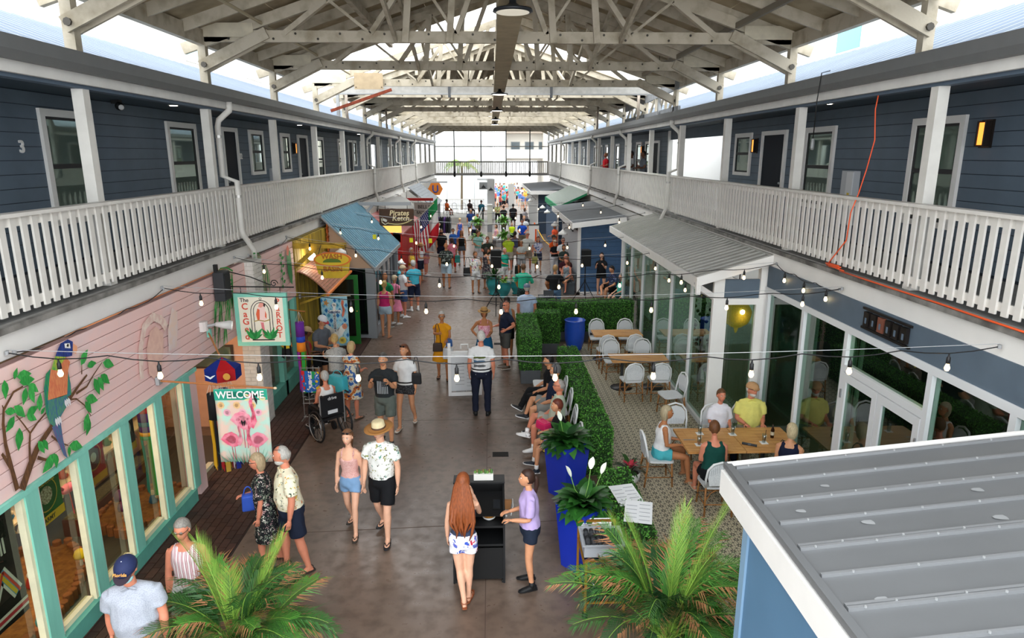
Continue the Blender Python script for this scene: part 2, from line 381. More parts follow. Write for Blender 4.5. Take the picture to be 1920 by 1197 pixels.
for a, b, z in ((10.4, 11.75, 4.35), (14.35, 15.75, 4.35), (19.15, 20.3, 4.85), (22.0, 22.95, 4.85), (26.3, 27.5, 4.35), (30.1, 31.2, 4.35), (33.4, 34.2, 4.85), (35.1, 36.1, 4.85), (44.5, 45.5, 4.4), (48, 49, 4.4), (52, 53, 4.4), (56, 57, 4.4)): window2(-6.6, -1, a, b, z, 6.06, None)
for a, b in ((17.2, 18.25), (23.9, 25.1), (32.2, 33.2), (37, 38), (46.2, 47.2), (50, 51)): door2(-6.6, -1, a, b, 3.74, 6.06)
for a, b, z in ((9.85, 11.1, 4.3), (13.6, 14.9, 4.3), (18.0, 19.2, 4.85), (29.5, 30.4, 4.85), (31.2, 32.3, 4.3), (36.5, 37.6, 4.3), (40, 41, 4.3), (44.5, 45.5, 4.3), (50, 51, 4.3), (55, 56, 4.3)): window2(6.9, 1, a, b, z, 5.96, None)
for a, b in ((15.85, 17.3), (27.9, 29.0), (33.5, 34.6), (42, 43), (47.5, 48.5)): door2(6.9, 1, a, b, 3.74, 5.96)
sconce(-6.6, -1, 16.35, 5.6, 'amber wall sconce between window and post on the left balcony, nearest on that side')
sconce(-6.6, -1, 23.4, 5.6, 'amber wall sconce beside the second door on the left balcony')
sconce(6.9, 1, 9.42, 5.68, 'large amber wall sconce at the right edge of the right balcony wall')
sconce(6.9, 1, 17.72, 5.62, 'amber wall sconce between the small window and dark door on the right balcony')
sconce(6.9, 1, 30.9, 5.6, 'far amber wall sconce on the right balcony')
downlight(-5.8, 13.1, 'small round lit downlight in the left soffit, nearest on that side'); downlight(-5.8, 21.5, 'second round downlight in the left soffit'); downlight(6.0, 12.3, 'small round lit downlight in the right soffit')
downlight(-5.8, 31, 'third round downlight in the left soffit'); downlight(6.0, 30, 'far round downlight in the right soffit')
# electrical boxes on the balcony walls
t = thing('meter_box', 'grey and white meter box on the right balcony wall below the window', 'box', (6.86, 12.55, 4.1)); MB().bb(-.12, 0, -.02, .42, 0, 1.0).build('case', mat('#b9bcc0', .5), t); MB().bb(-.14, -.12, -.02, .2, .02, .98).build('cover', mat('#d5d7d9', .4), t); MB().bb(-.145, -.14, .05, .12, .35, .6).build('warning_sticker', mat('#e0c23a', .6), t)
t = thing('meter_box', 'grey meter box behind the left balcony railing beside a post', 'box', (-6.58, 20.7, 4.1)); MB().bb(0, .12, 0, .55, 0, .9).build('case', mat('#b9bcc0', .5), t); MB().bb(.12, .135, .03, .52, .03, .87).build('cover', mat('#c9cbcd', .4), t)
sl_ = thing('security_light', 'small round security light under the left soffit', 'lamp', (-6.2, 11.9, 6.28)); MB().bb(-.06, .06, -.06, .06, -.06, 0).build('mount', BLACK, sl_); MB().ell((.07, -.05, -.1), (.07, .07, .07), 12, 8).build('head', BLACK, sl_, True); MB().ell((.11, -.08, -.12), (.045, .045, .045), 10, 6).build('lens', mat('#e8e8e8', .2), sl_, True)
num = text('3', 'house_number', (-6.57, 9.95, 5.5), .24, TRIM, None, (R(90), 0, R(90)), .01); tag(num, 'white house number 3 on the slate siding at the left edge', 'number')
num = text('22', 'house_number', (-6.57, 18.45, 5.35), .2, TRIM, None, (R(90), 0, R(90)), .01); tag(num, 'white house number 22 beside the nearest door on the left balcony', 'number')
# orange extension cord and dangling cable on the right
ec = thing('extension_cord', 'orange extension cord hanging from the right soffit over the railing', 'cord', (0, 0, 0)); OR = mat('#e2582a', .5)
pts = [(5.28, 9.42, 6.25), (5.3, 9.5, 6.0), (5.3, 9.42, 5.6), (5.28, 9.5, 5.2), (5.15, 9.4, 4.86), (5.1, 9.45, 4.6), (5.11, 9.5, 4.2), (5.12, 9.9, 3.85), (5.12, 10.0, 3.75)]
MB().tube(pts, .0095, 6).build('cable', OR, ec, True)
coil = [(5.12+.02*sin(a*1.3), 9.75+.3*cos(a)*(.6+.4*sin(a*.37)), 3.755+.012*(a/6)) for a in [i*.35 for i in range(60)]]
MB().tube(coil, .012, 6).build('coil', OR, ec, True)
MB().tube([(5.12, 9.6, 3.74), (5.13, 8.9, 3.735), (5.12, 8.2, 3.74), (5.15, 7.4, 3.735), (5.12, 6.6, 3.74), (5.14, 5.2, 3.735)], .012, 6).build('lead', OR, ec, True)
MB().box((5.28, 9.4, 6.27), (.05, .14, .07)).build('plug', mat('#e04a20', .5), ec)
dc = thing('hanging_cable', 'thin black cable with a bulb socket dangling below the right gutter', 'cable'); MB().tube([(5.1, 10.5, 6.62), (5.02, 10.6, 6.6), (5.0, 10.62, 6.2), (5.0, 10.62, 5.62)], .008, 5).build('cable', BLACK, dc, True); MB().lathe([(.02, .08), (.03, .03), (.03, -.06), (.02, -.09)], 10, (5.0, 10.62, 5.56)).build('socket', mat('#8d8f8f', .3, .4), dc)

# ---- central timber roof
TX0, TX1, CH = -5.2, 5.65, 7.48; RX = (TX0+TX1)/2; SLP = .33; EZ = CH+.12
def rz_(x): return EZ+SLP*((x-TX0) if x < RX else (TX1-x))
NTR = 14
def truss(k, Y):
    near = k < 5
    lab = '%s white timber truss across the hall roof' % ORD[k] if k < 9 else 'white timber truss near the far end of the hall roof'
    t = thing('roof_truss', lab, 'roof truss', (0, Y, 0), 0, 'roof trusses')
    MB().bb(TX0, TX1, -.045, .045, CH-.1, CH+.1).build('bottom_chord', TIMBER, t)
    b = MB()
    for sx, xe in ((1, TX0), (-1, TX1)):
        MB().beam((xe-sx*.35, 0, rz_(xe)-.22-.12), (RX, 0, rz_(RX)-.22), .09, .19).build('top_chord', TIMBER, t)
        MB().bb(xe-.07, xe+.07, -.07, .07, 6.6, CH-.1).build('post', TIMBER, t)
        MB().bb(*sorted((xe-sx*.05, xe+sx*.95)), -.06, -.045, CH-.02, CH+.22).build('gusset_plate', mat('#cfc5ae', .8, var=.15), t)
        for o in (-.1, .1): MB().beam((xe-sx*.02, o, 6.95), (xe+sx*1.2, o, CH+.05), .05, .2).build('knee_brace', TIMBER, t)
        b.add(*cyl((xe+sx*.05, -.13, 6.98), (0, -1, 0), .05, .03))
        pts = [1.5, 2.3, 3.05, 3.85, 4.6, 5.2]
        for j in range(len(pts)-1):
            xa, xb = xe+sx*pts[j], xe+sx*pts[j+1]
            lo, hi = (xa, xb) if j % 2 == 0 else (xb, xa)
            MB().beam((lo, .0, CH+.05), (hi, .0, rz_(hi)-.25), .05 if j % 2 else .09, .13, (0, 1, 0)).build('web', TIMBER, t)
    MB().bb(RX-.06, RX+.06, -.05, .05, CH, rz_(RX)-.25).build('king_post', TIMBER, t)
    for x in (RX-1.75, RX+1.75, RX-.95, RX+.95): MB().beam((x, -.09, CH-.1), (x+(.12 if x < RX else -.12), -.09, rz_(x)-.2), .05, .12, (1, 0, 0)).build('hanger', TIMBER, t)
    if near:
        for j in range(26): b.add(*cyl((TX0+.5+j*.4, -.047, CH+(.045 if j % 2 else -.045)), (0, -1, 0), .022, .006))
    stuff(b.build('bolts', mat('#4a4640', .4, .7), t))
def cyl(c, d, r, h, n=8):
    m = MB().tube([V(c), V(c)+V(d)*h], r, n); return m.v, m.f
TY = [9.15+4.03*k for k in range(NTR)]
for k, Y in enumerate(TY): truss(k, Y)
def roof(y0, y1, sides, name_l, deck=True):
    c = struct(put('ceiling', None), name_l)
    for sx in sides:
        xe = TX0 if sx > 0 else TX1
        def P(d, y, h): x = xe+sx*(d); return (x, y, EZ+SLP*d+h)
        n = max(1, round((y1-y0)/2.4)); D = abs(RX-xe)
        for i in range(n if deck else 0):
            a, b = y0+(y1-y0)*i/n+.006, y0+(y1-y0)*(i+1)/n-.006
            for d0, d1 in ((-.06, 1.22), (1.23, 2.45), (2.46, 3.68), (3.69, D)):
                v = [P(d, y, h) for h in (0, .03) for y in (a, b) for d in (d0, d1)]
                MB().add(v, [(0, 2, 3, 1), (4, 5, 7, 6), (0, 1, 5, 4), (2, 6, 7, 3), (0, 4, 6, 2), (1, 3, 7, 5)]).build('deck_panel', DECKW, c)
        nr = max(2, round((y1-y0)/1.25)); rm = MB().beam(P(.03, 0, -.1), P(D, 0, -.1), .045, .19).mesh('rafter', TIMBER)
        for i in range(nr+1): put('rafter', rm, c, (0, y0+.1+(y1-y0-.2)*i/nr, 0))
        MB().bb(xe-.06, xe+.06, y0, y1, EZ-.28, EZ-.02).build('eave_beam', TIMBER, c)
        MB().bb(*sorted((xe+sx*2.6, xe+sx*2.7)), y0, y1, EZ+SLP*2.6-.36, EZ+SLP*2.6-.2).build('purlin', TIMBER, c)
    return c
roof(3.5, 18.7, (1,), 'tan plywood underside of the near timber roof, left slope'); roof(3.5, 21.7, (-1,), 'tan plywood underside of the near timber roof, right slope'); roof(24.9, 34.5, (1, -1), 'plywood underside of the middle timber roof'); roof(34.5, 48.5, (1, -1), 'open rafters of the timber roof without decking', False); roof(48.5, 61.6, (1, -1), 'plywood underside of the far timber roof')
# cross bracing between the trusses
for k in range(4):
    t = thing('cross_brace', 'pair of diagonal timber braces between the %s and next roof truss' % ORD[k], 'brace')
    for x in (RX-2.0, RX+2.1):
        MB().beam((x, TY[k]+.06, CH-.05), (x, TY[k+1]-.06, rz_(x)-.3), .06, .11).build('diagonal', TIMBER, t); MB().beam((x+.08, TY[k]+.06, rz_(x)-.3), (x+.08, TY[k+1]-.06, CH-.05), .06, .11).build('diagonal', TIMBER, t)
# long sprinkler pipes hung under the roof on both slopes
for s_, xa, xb, lab in ((1, -4.1, -4.1, 'thin tan pipe hung under the left roof slope'), (-1, 4.55, 4.55, 'grey steel channel hung under the right roof slope')):
    t = thing('roof_pipe', lab, 'pipe'); z = CH+.22
    (MB().tube([(xa, 4, z), (xb, 21, z)], .03, 8) if s_ > 0 else MB().bb(xa-.03, xa+.03, 4, 21, z-.05, z+.05)).build('pipe', mat('#b3a88d' if s_ > 0 else '#7d7568', .6), t)
    for y in (7, 11, 15, 19): MB().tube([(xa, y, z), (xa, y, z+.35)], .008, 5).build('hanger_rod', DARK, t)
# plank and pendant lights down the middle
t = thing('ceiling_plank', 'long tan plank fixed under the truss chords along the hall', 'plank'); MB().bb(RX-.1, RX+.26, 6, 46, CH-.135, CH-.105).build('plank', mat('#b9a98c', .8, var=.2, sc=3), t)
LEDM = mat('#fff6e6', .5, emit=2.0)
for i, y in enumerate((9.35, 21.6, 29.5, 37, 43)):
    t = thing('high_bay_light', '%s round high bay lamp under the roof plank' % ORD[i], 'ceiling lamp', (RX+.08, y, CH-.14))
    MB().lathe([(.04, 0), (.05, -.05), (.11, -.09), (.25, -.12), (.26, -.15), (.22, -.16)], 28).build('housing', mat('#26282c', .4, .3), t, True)
    MB().lathe([(.22, -.15), (.215, -.162), (0, -.165)], 28).build('lens', mat('#c9c3b4', .5, emit=.15) if i == 0 else LEDM, t)
# steel beam in the gap
t = thing('steel_beam', 'pale steel cross beam in the open gap of the roof', 'beam', (0, 22.9, 0)); MB().bb(TX0+.2, TX1, -.07, .07, 7.28, 7.32).build('lower_flange', STEEL, t); MB().bb(TX0+.2, TX1, -.07, .07, 7.66, 7.7).build('upper_flange', STEEL, t); MB().bb(TX0+.2, TX1, -.012, .012, 7.32, 7.66).build('web', mat('#b5b3ae', .5, .3, var=.2), t)
for x in (-1.3, 2.0): MB().bb(x-.04, x+.04, -.08, .08, 7.2, 7.72).build('splice_bracket', mat('#5f6266', .5, .5), t)
for x in (TX0+.3, TX1-.1): MB().bb(x-.05, x+.05, -.05, .05, 6.6, 7.28).build('post', STEEL, t)
t = thing('steel_brace', 'rust red steel brace below the left end of the steel beam', 'brace'); MB().beam((-5.05, 22.5, 6.75), (-3.1, 22.5, 7.4), .07, .09).build('brace', mat('#8a3a1e', .7, var=.4, sc=12), t)
t = thing('sign_board_blank', 'blank tan plywood board fixed to the fourth truss chord', 'board', (0, 21.1, 0)); MB().bb(-4.0, -3.15, -.02, 0, CH-.2, CH+.26).build('panel', mat('#b9a485', .8, var=.15), t)
for x in (-3.95, -3.2): MB().lathe([(.015, 0), (.015, .02)], 6, (x, -.03, CH-.15)).build('screw', DARK, t)
# side gable truss above the right balcony roof
t = thing('side_truss', 'grey side truss with slanting webs standing above the right balcony roof', 'roof truss', (5.62, 0, 0))
MB().beam((0, 20.7, 7.45), (0, 28.8, 7.25), .08, .3).build('top_chord', mat('#8b8d8f', .7, var=.2), t); MB().beam((0, 20.7, 6.72), (0, 28.8, 6.72), .08, .18).build('bottom_chord', mat('#8b8d8f', .7, var=.2), t)
for i in range(6):
    a = 21+i*1.3; MB().beam((0, a, 6.75), (0, a+.05, 7.4), .07, .09).build('upright', TIMBER, t); MB().beam((0, a+.1, 7.35), (0, a+1.0 if i > 2 else a+.9, 6.75), .06, .09).build('web', TIMBER, t)
for i, (s_, x) in enumerate(((-1, -4.85), (1, 5.1))):
    for y in (24.0, 33.0):
        t = thing('drain_pipe', 'vertical drain pipe dropping from the roof onto the %s gutter at %s' % ('left' if s_ < 0 else 'right', 'the roof gap' if y < 30 else 'mid hall'), 'pipe'); MB().tube([(x, y, 7.6), (x, y, 6.7), (x-s_*.0, y+.1, 6.55), (x, y+.5, 6.5)], .05, 8).build('pipe', mat('#a5988a', .5, .2, var=.2), t, True)
# ---- bridge and glazing at the far end
by = 60.9
t = thing('footbridge', 'white railed footbridge crossing the far end of the hall', 'bridge', (0, by, 0))
MB().bb(-4.9, 5.2, 0, 1.6, 3.6, 3.75).build('deck', GREY, t); MB().bb(-4.9, 5.2, -.05, .05, 4.72, 4.84).build('top_rail', mat('#9d9b97', .6), t); MB().bb(-4.9, 5.2, -.04, .04, 3.72, 3.82).build('bottom_rail', mat('#9d9b97', .6), t)
bl = MB().bb(-.035, .035, -.02, .02, 3.8, 4.74).mesh('baluster', mat('#c9c6c0', .6))
for i in range(62): put('baluster', bl, t, (-4.85+i*.162, 0, 0))
MB().bb(-4.9, 5.2, -.04, .04, 6.05, 6.13).build('head_rail', mat('#c4c2be', .6), t)
for x in (-4.85, 5.15): MB().bb(x-.08, x+.08, -.08, .08, 3.7, 7.3).build('end_post', TRIM, t)
for i, (x, l) in enumerate(((-3.1, 'leftmost'), (-.79, 'second'), (1.38, 'third'), (3.44, 'rightmost'))):
    q = thing('hanging_rod', '%s black rod hanging in front of the far footbridge' % l, 'rod', (x, 59.9, 0)); MB().tube([(0, 0, 3.95), (0, 0, rz_(x)-.05)], .045, 8).build('rod', BLACK, q); MB().lathe([(.05, 3.5), (.11, 3.6), (.11, 3.85), (.05, 4.0)], 12).build('weight', BLACK, q)
MP = {'head': [(7.37, 3.4),(7.45, 3.35),(7.4, 3.2),(7.29, 3.22),(7.12, 3.28),(7.17, 3.33),(7.24, 3.39)], 'beak': [(7.45, 3.33),(7.51, 3.28),(7.5, 3.23),(7.46, 3.2),(7.43, 3.25)], 'face': [(7.3, 3.37),(7.39, 3.35),(7.39, 3.29),(7.3, 3.32)], 'neck': [(7.12, 3.28),(7.29, 3.22),(7.18, 3.16),(7.13, 3.11),(7.02, 3.16),(7.07, 3.22)], 'chest': [(7.29, 3.22),(7.35, 3.14),(7.29, 3.06),(7.21, 2.81),(7.1, 2.82),(6.89, 2.86),(6.96, 3.05),(7.02, 3.16),(7.18, 3.16)], 'lwing': [(7.01, 3.17),(6.93, 3.14),(6.86, 3.0),(6.83, 2.74),(6.86, 2.6),(6.89, 2.86),(6.96, 3.05)], 'belly': [(6.89, 2.86),(7.21, 2.81),(7.21, 2.71),(7.02, 2.6),(6.91, 2.55),(6.85, 2.62)], 'rwing': [(7.29, 3.05),(7.3, 2.9),(7.28, 2.78),(7.2, 2.78)], 'tail': [(6.88, 2.56),(7.03, 2.55),(7.02, 2.35),(7.04, 2.12),(6.99, 2.18),(6.93, 2.37)]}
MBR = [[(6.3, 2.13),(6.47, 2.31),(6.62, 2.44),(6.79, 2.52),(6.97, 2.6),(7.22, 2.73),(7.39, 2.81),(7.62, 2.9)],[(6.24, 2.16),(6.22, 2.39),(6.2, 2.66),(6.22, 2.87),(6.26, 3.0),(6.43, 3.12),(6.57, 3.13)],[(6.47, 2.31),(6.51, 2.51),(6.55, 2.63),(6.68, 2.69),(6.83, 2.74)],[(6.55, 2.63),(6.48, 2.76),(6.41, 2.88)],[(7.23, 2.74),(7.36, 2.7),(7.48, 2.58),(7.57, 2.41)],[(7.37, 2.76),(7.58, 2.77),(7.74, 2.86),(7.94, 2.95)],[(6.59, 2.34),(6.72, 2.25),(6.86, 2.25)],[(6.85, 2.47),(6.95, 2.35),(7.09, 2.25)],[(6.26, 3.0),(6.25, 3.05)],[(6.22, 2.39),(6.13, 2.6)],[(7.52, 2.94),(7.55, 3.06)]]
MLV = [[(6.46, 3.24),(6.53, 3.34)],[(6.5, 3.25),(6.71, 3.22)],[(6.52, 3.19),(6.74, 3.15)],[(6.63, 3.13),(6.76, 3.0)],[(6.59, 3.11),(6.51, 2.95)],[(6.63, 3.09),(6.67, 2.91)],[(6.33, 3.28),(6.3, 3.09)],[(6.26, 2.98),(6.41, 2.92)],[(6.37, 2.89),(6.22, 2.78)],[(6.39, 2.99),(6.51, 2.82)],[(6.53, 2.83),(6.72, 2.86)],[(6.53, 2.83),(6.66, 2.73)],[(6.41, 2.75),(6.34, 2.53)],[(6.73, 2.8),(6.79, 2.98)],[(6.74, 2.76),(6.82, 2.81)],[(6.63, 2.51),(6.69, 2.34)],[(6.7, 2.49),(6.75, 2.35)],[(7.09, 2.25),(7.31, 2.13)],[(7.09, 2.24),(7.07, 2.12)],[(6.85, 2.27),(6.61, 2.15)],[(6.86, 2.26),(6.83, 2.1)],[(7.52, 3.05),(7.69, 3.19)],[(7.63, 3.0),(7.81, 2.99)],[(7.94, 2.95),(8.16, 2.84)],[(7.73, 2.82),(7.79, 2.59)],[(7.81, 2.81),(7.88, 2.61)],[(7.87, 2.82),(8.02, 2.65)],[(7.51, 2.65),(7.73, 2.54)],[(7.49, 2.62),(7.57, 2.44)],[(7.51, 2.47),(7.38, 2.29)],[(7.53, 2.39),(7.42, 2.22)]]
MFR1 = [[(12.31, 3.33),(12.04, 3.44),(11.76, 3.47),(11.61, 3.41)],[(12.27, 3.17),(11.88, 3.24),(11.59, 3.13),(11.37, 2.89),(11.27, 2.6)],[(12.26, 3.12),(11.95, 3.1),(11.63, 2.91),(11.49, 2.65),(11.35, 2.32)],[(12.23, 3.02),(12.0, 2.87),(11.76, 2.59),(11.63, 2.3)]]
MFR2 = [[(13.44, 3.49),(13.7, 3.46),(13.88, 3.35)],[(13.4, 3.1),(13.77, 3.18),(14.12, 3.14),(14.32, 2.89)],[(13.35, 2.92),(13.77, 2.93),(14.03, 2.79),(14.06, 2.63)],[(13.36, 2.82),(13.67, 2.81),(13.88, 2.67)]]
MPR2 = [[(15.7, 3.32),(15.89, 3.19),(15.92, 2.93),(15.94, 2.6),(15.87, 2.4),(15.74, 2.47),(15.59, 2.77),(15.59, 3.09)],[(15.28, 3.27),(15.18, 3.05),(15.19, 2.78),(15.15, 2.47)]]
# ================================================================ LEFT SHOPS
XS = -4.75
def leafpoly(a, b, w):
    a, b = V((*a, 0)), V((*b, 0)); d = b-a; n = V((-d.y, d.x, 0))*w
    ps = [a, a+d*.25+n*.8, a+d*.5+n, a+d*.78+n*.5, b, a+d*.78-n*.4, a+d*.5-n*.8, a+d*.25-n*.7]
    return [(p.x, p.y) for p in ps]
U_, W_ = (0, 1, 0), (0, 0, 1)
def paint(m, poly, lay=0, x=-4.728): return m.prism(poly, (x+lay*.0015, 0, 0), U_, W_, .0015)
def strip(m, pts, w0, w1, lay=0, x=-4.728):
    n = len(pts); L = []; Rr = []
    for i, p in enumerate(pts):
        a = pts[max(i-1, 0)]; b = pts[min(i+1, n-1)]; dx, dy = b[0]-a[0], b[1]-a[1]; l = hypot(dx, dy) or 1; w = (w0+(w1-w0)*i/(n-1))/2
        L.append((p[0]-dy/l*w, p[1]+dx/l*w)); Rr.append((p[0]+dy/l*w, p[1]-dx/l*w))
    for i in range(n-1): paint(m, [L[i], L[i+1], Rr[i+1], Rr[i]], lay, x)
# pink board band of the first shop and of the second window bay
pw = struct(put('wall_left', None), 'pink painted board wall above the near shop windows')
MB().bb(XS-.12, XS-.03, 3.5, 13.0, 2.1, 3.38).build('backing', mat('#8a6a64', .8), pw); siding(pw, XS-.03, -1, 3.5, 13.0, 2.1, 3.38, PINK, .14)
MB().bb(XS-.03, XS+.03, 3.5, 10.4, 2.04, 2.1).build('drip_trim', TEAL, pw)
p2 = struct(put('wall_left', None), 'pink painted board wall behind the parrot sign')
MB().bb(XS-.12, XS-.03, 13.5, 16.25, 2.05, 3.38).build('backing', mat('#8a6a64', .8), p2); siding(p2, XS-.03, -1, 13.5, 16.25, 2.05, 3.38, PINK, .14)
# ---- mural painted on the boards
mu = thing('wall_mural', 'painted mural of a parrot on a leafy branch on the pink wall', 'mural')
def pm(c, c2=None, sc=30): return mat(c, .7, col2=c2, sc=sc, stretch=(1, 2, .5)) if c2 else mat(c, .7)
m = MB(); strip(m, [(8.78, 2.45), (8.85, 2.85), (9.02, 3.12), (9.28, 3.2), (9.5, 3.1), (9.62, 2.95)], .1, .14, 1); m.build('fresco_arch', mat('#ecd9cb', .7, col2='#dcb8ae', sc=14), mu)
m = MB(); paint(m, [(8.98, 2.45), (9.0, 2.8), (9.15, 3.02), (9.32, 3.05), (9.5, 2.9), (9.45, 2.65), (9.3, 2.4), (9.1, 2.35)], 2); m.build('fresco_cherub', mat('#e6bfae', .7, col2='#dbb0a2', sc=12), mu)
m = MB(); paint(m, [(9.6, 2.6), (9.65, 2.9), (9.85, 3.2), (10.0, 3.1), (9.95, 2.85), (9.85, 2.6)], 2); m.build('fresco_wing', mat('#dfcdcb', .7, col2='#e3c7b7', sc=10), mu)
m = MB()
for i, b in enumerate(MBR): strip(m, b, (.1, .06, .035, .02, .022, .03, .04, .025, .02, .05, .02)[i], (.025, .016, .016, .01, .01, .01, .015, .012, .01, .03, .01)[i], 2+i*.2)
m.build('branch', pm('#6f4a2a', '#4c3222'), mu)
for k, c, c2, l in (('lwing', '#2f8f4a', '#1d6a6a', 4), ('rwing', '#2f8f4a', '#345a8a', 4), ('tail', '#2e6f86', '#6a4a80', 4), ('chest', '#d98a5a', '#c96b4a', 5), ('belly', '#4f8f5a', '#3a5f86', 5), ('neck', '#b9b83a', '#3f9a48', 6), ('head', '#27408e', '#1c2d66', 6), ('face', '#e9e6e0', None, 7), ('beak', '#e2a07a', None, 7)):
    m = MB(); paint(m, MP[k], l); m.build('parrot_'+{'lwing': 'wing', 'rwing': 'wing'}.get(k, k), pm(c, c2), mu)
m = MB(); paint(m, [(7.325, 3.335), (7.35, 3.355), (7.37, 3.335), (7.35, 3.315)], 8); m.build('parrot_eye', BLACK, mu)
m = MB()
for y, z in ((6.98, 2.58), (7.18, 2.72)):
    for q in range(3): paint(m, leafpoly((y-.03+q*.03, z+.05), (y-.02+q*.035, z-.05), .2), 8)
m.build('parrot_claw', mat('#dcd8da', .7), mu)
LG = [pm('#2f9a3f', '#1f7a35'), pm('#27803a', '#3fae4e')]
for i, (a, b) in enumerate(MLV): m = MB(); paint(m, leafpoly(a, b, .27), 7+(i % 6)*.8); m.build('painted_leaf', LG[i % 2], mu)
for i, f in enumerate(MFR1+MFR2):
    m = MB(); strip(m, f, .03, .015, 3)
    for j in range(len(f)-1):
        for q in range(4):
            t_ = (q+.5)/4; p = (f[j][0]*(1-t_)+f[j+1][0]*t_, f[j][1]*(1-t_)+f[j+1][1]*t_); l = .38+.1*sin(q*2+j)
            paint(m, leafpoly(p, (p[0]-.06+.05*sin(q+j), p[1]-l if p[1]-l > 2.1 else 2.1), .05), 4)
    m.build('painted_palm_frond', LG[i % 2], mu)
m = MB(); paint(m, MPR2[0], 5); m.build('green_parrot_body', pm('#2f9a4a', '#3a7a5a'), mu)
m = MB(); paint(m, [(15.62, 3.3), (15.72, 3.36), (15.82, 3.25), (15.72, 3.1), (15.6, 3.15)], 6); m.build('green_parrot_head', pm('#d9705a'), mu)
m = MB(); strip(m, MPR2[1], .03, .02, 3)
for i in range(9): paint(m, leafpoly((15.22, 3.2-i*.09), (15.22+(.16 if i % 2 else -.16), 3.22-i*.09), .28), 4)
m.build('painted_vine', LG[0], mu)
# ---- near shop windows
for j in range(7):
    yc = 4.63+j*.9
    w = struct(put('window_%d' % (60+j), None), 'tall shop window bay with teal post, %s from the camera' % ORD[max(0, j-1)])
    MB().bb(XS-.1, XS+.02, yc-.1, yc+.1, .2, 2.06).build('teal_post', TEAL, w)
    MB().bb(XS-.07, XS+.0, yc-.145, yc-.1, .22, 2.06).build('frame_stile', CREAM, w); MB().bb(XS-.1, XS-.01, yc+.1, yc+.15, .2, 2.06).build('reveal', PINK, w)
    MB().bb(XS-.12, XS-.03, yc+.145, yc+.735, .22, .28).build('frame_rail', CREAM, w)
    if yc < 10: MB().bb(XS-.1, XS-.09, yc+.145, yc+.735, .28, 2.06).build('pane', glass('#e2e6dc', .0, 'shop_glass'), w)
    if yc < 10: MB().bb(XS-.1, XS+.04, yc-.1, yc+.8, .0, .22).build('sill', mat('#5fa898', .6, var=.15), w)
struct(MB().bb(XS-.3, XS+.0, 10.13, 10.4, 0, 2.1).build('wall_left', PINK), 'pink return beside the recessed shop door')
# recessed entry with peach walls
PEACH = mat('#d9a585', .8, var=.08)
struct(MB().bb(-6.6, -4.95, 13.0, 13.1, 0, 3.3).build('wall_left', PEACH), 'peach wall of the recessed shop entry')
struct(MB().bb(-6.7, -6.6, 10.4, 13.1, 0, 3.3).build('wall_left', PEACH), 'peach back wall of the recessed shop entry')
struct(MB().bb(-6.7, -4.9, 3.3, 10.5, 2.25, 2.3).build('ceiling', mat('#cfc4b4', .8)), 'ceiling of the near gift shop')
struct(MB().bb(-9, -4.86, 3.3, 12.5, -.01, .02).build('floor', mat('#4a4640', .6)), 'dark grey floor inside the gift shop')
struct(MB().bb(-9, -8.9, 3.3, 16, 0, 3.3).build('wall_left', mat('#a08f78', .8)), 'back wall inside the gift shop')
struct(MB().bb(-9, -4.9, 3.2, 3.3, 0, 3.3).build('wall_left', mat('#a08f78', .8)), 'end wall inside the gift shop')
t = thing('door_window', 'small dark window in the peach entry wall', 'window', (-5.55, 12.98, 1.5)); MB().bb(-.38, .38, -.03, 0, -.2, .2).build('pane', DARKPANE, t); MB().bb(-.42, .42, -.02, 0, -.24, .24).build('frame', mat('#3a2d26', .6), t)
# second bay windows
for j in range(3):
    yc = 13.7+j*1.15; w = struct(put('window_%d' % (70+j), None), 'shop window with teal post below the parrot sign, %s' % ORD[j])
    MB().bb(XS-.1, XS+.02, yc-.1, yc+.1, .3, 2.05).build('teal_post', TEAL, w); MB().bb(XS-.12, XS, yc+.1, yc+.16, .34, 2.05).build('frame_stile', CREAM, w)
    if j < 2: MB().bb(XS-.1, XS-.09, yc+.16, yc+1.05, .34, 2.05).build('pane', GLASS, w)
    if j < 2: MB().bb(XS-.12, XS+.05, yc-.1, yc+1.2, 0, .34).build('sill', mat('#5fa898', .6, var=.15), w)
struct(MB().bb(-8.8, -4.9, 16.2, 16.3, 0, 3.3).build('wall_left', mat('#8a7a68', .8)), 'partition behind the second shop bay')
# white brick column with real bricks
def brick_col(label, x0, x1, y0, y1, fine):
    t = thing('brick_column', label, 'column', (0, 0, 0)); MB().bb(x0+.008, x1-.008, y0+.008, y1-.008, 0, 3.38).build('core', mat('#bdb9b2', .9), t)
    mm = MB(); n = 42; st = 3.38/n
    def bk(a, b, c, d, e, f):
        if fine: MB().bb(a, b, c, d, e, f).build('brick', BRICKW, t)
        else: mm.bb(a, b, c, d, e, f)
    for i in range(n):
        z0, z1 = i*st+.005, (i+1)*st-.005; o = .003*random.random()
        cut = (x0+(x1-x0)*(.66 if i % 2 else .33)); bk(x0, cut-.005, y0-.004-o, y0+.02, z0, z1); bk(cut+.005, x1, y0-.004, y0+.02, z0, z1)
        cs = [y0, y0+.2, y1] if i % 2 else [y0, y1-.2, y1]
        for a, b in zip(cs, cs[1:]): bk(x1-.02, x1+.004+o, a+.026 if a == y0 else a+.005, b-.005, z0, z1)
    if not fine: stuff(mm.build('bricks', BRICKW, t))
brick_col('white painted brick column beside the caged parrot sign', -4.95, -4.6, 13.0, 13.5, True)
brick_col('white painted brick column between the yellow shop and the blue porch', -4.95, -4.6, 20.2, 20.7, False)
brick_col('far white brick column beside the small cutlass sign', -4.95, -4.6, 25.6, 26.2, False)
brick_col('farthest white brick column near the grey shingled porch', -4.95, -4.6, 35.2, 35.8, False)
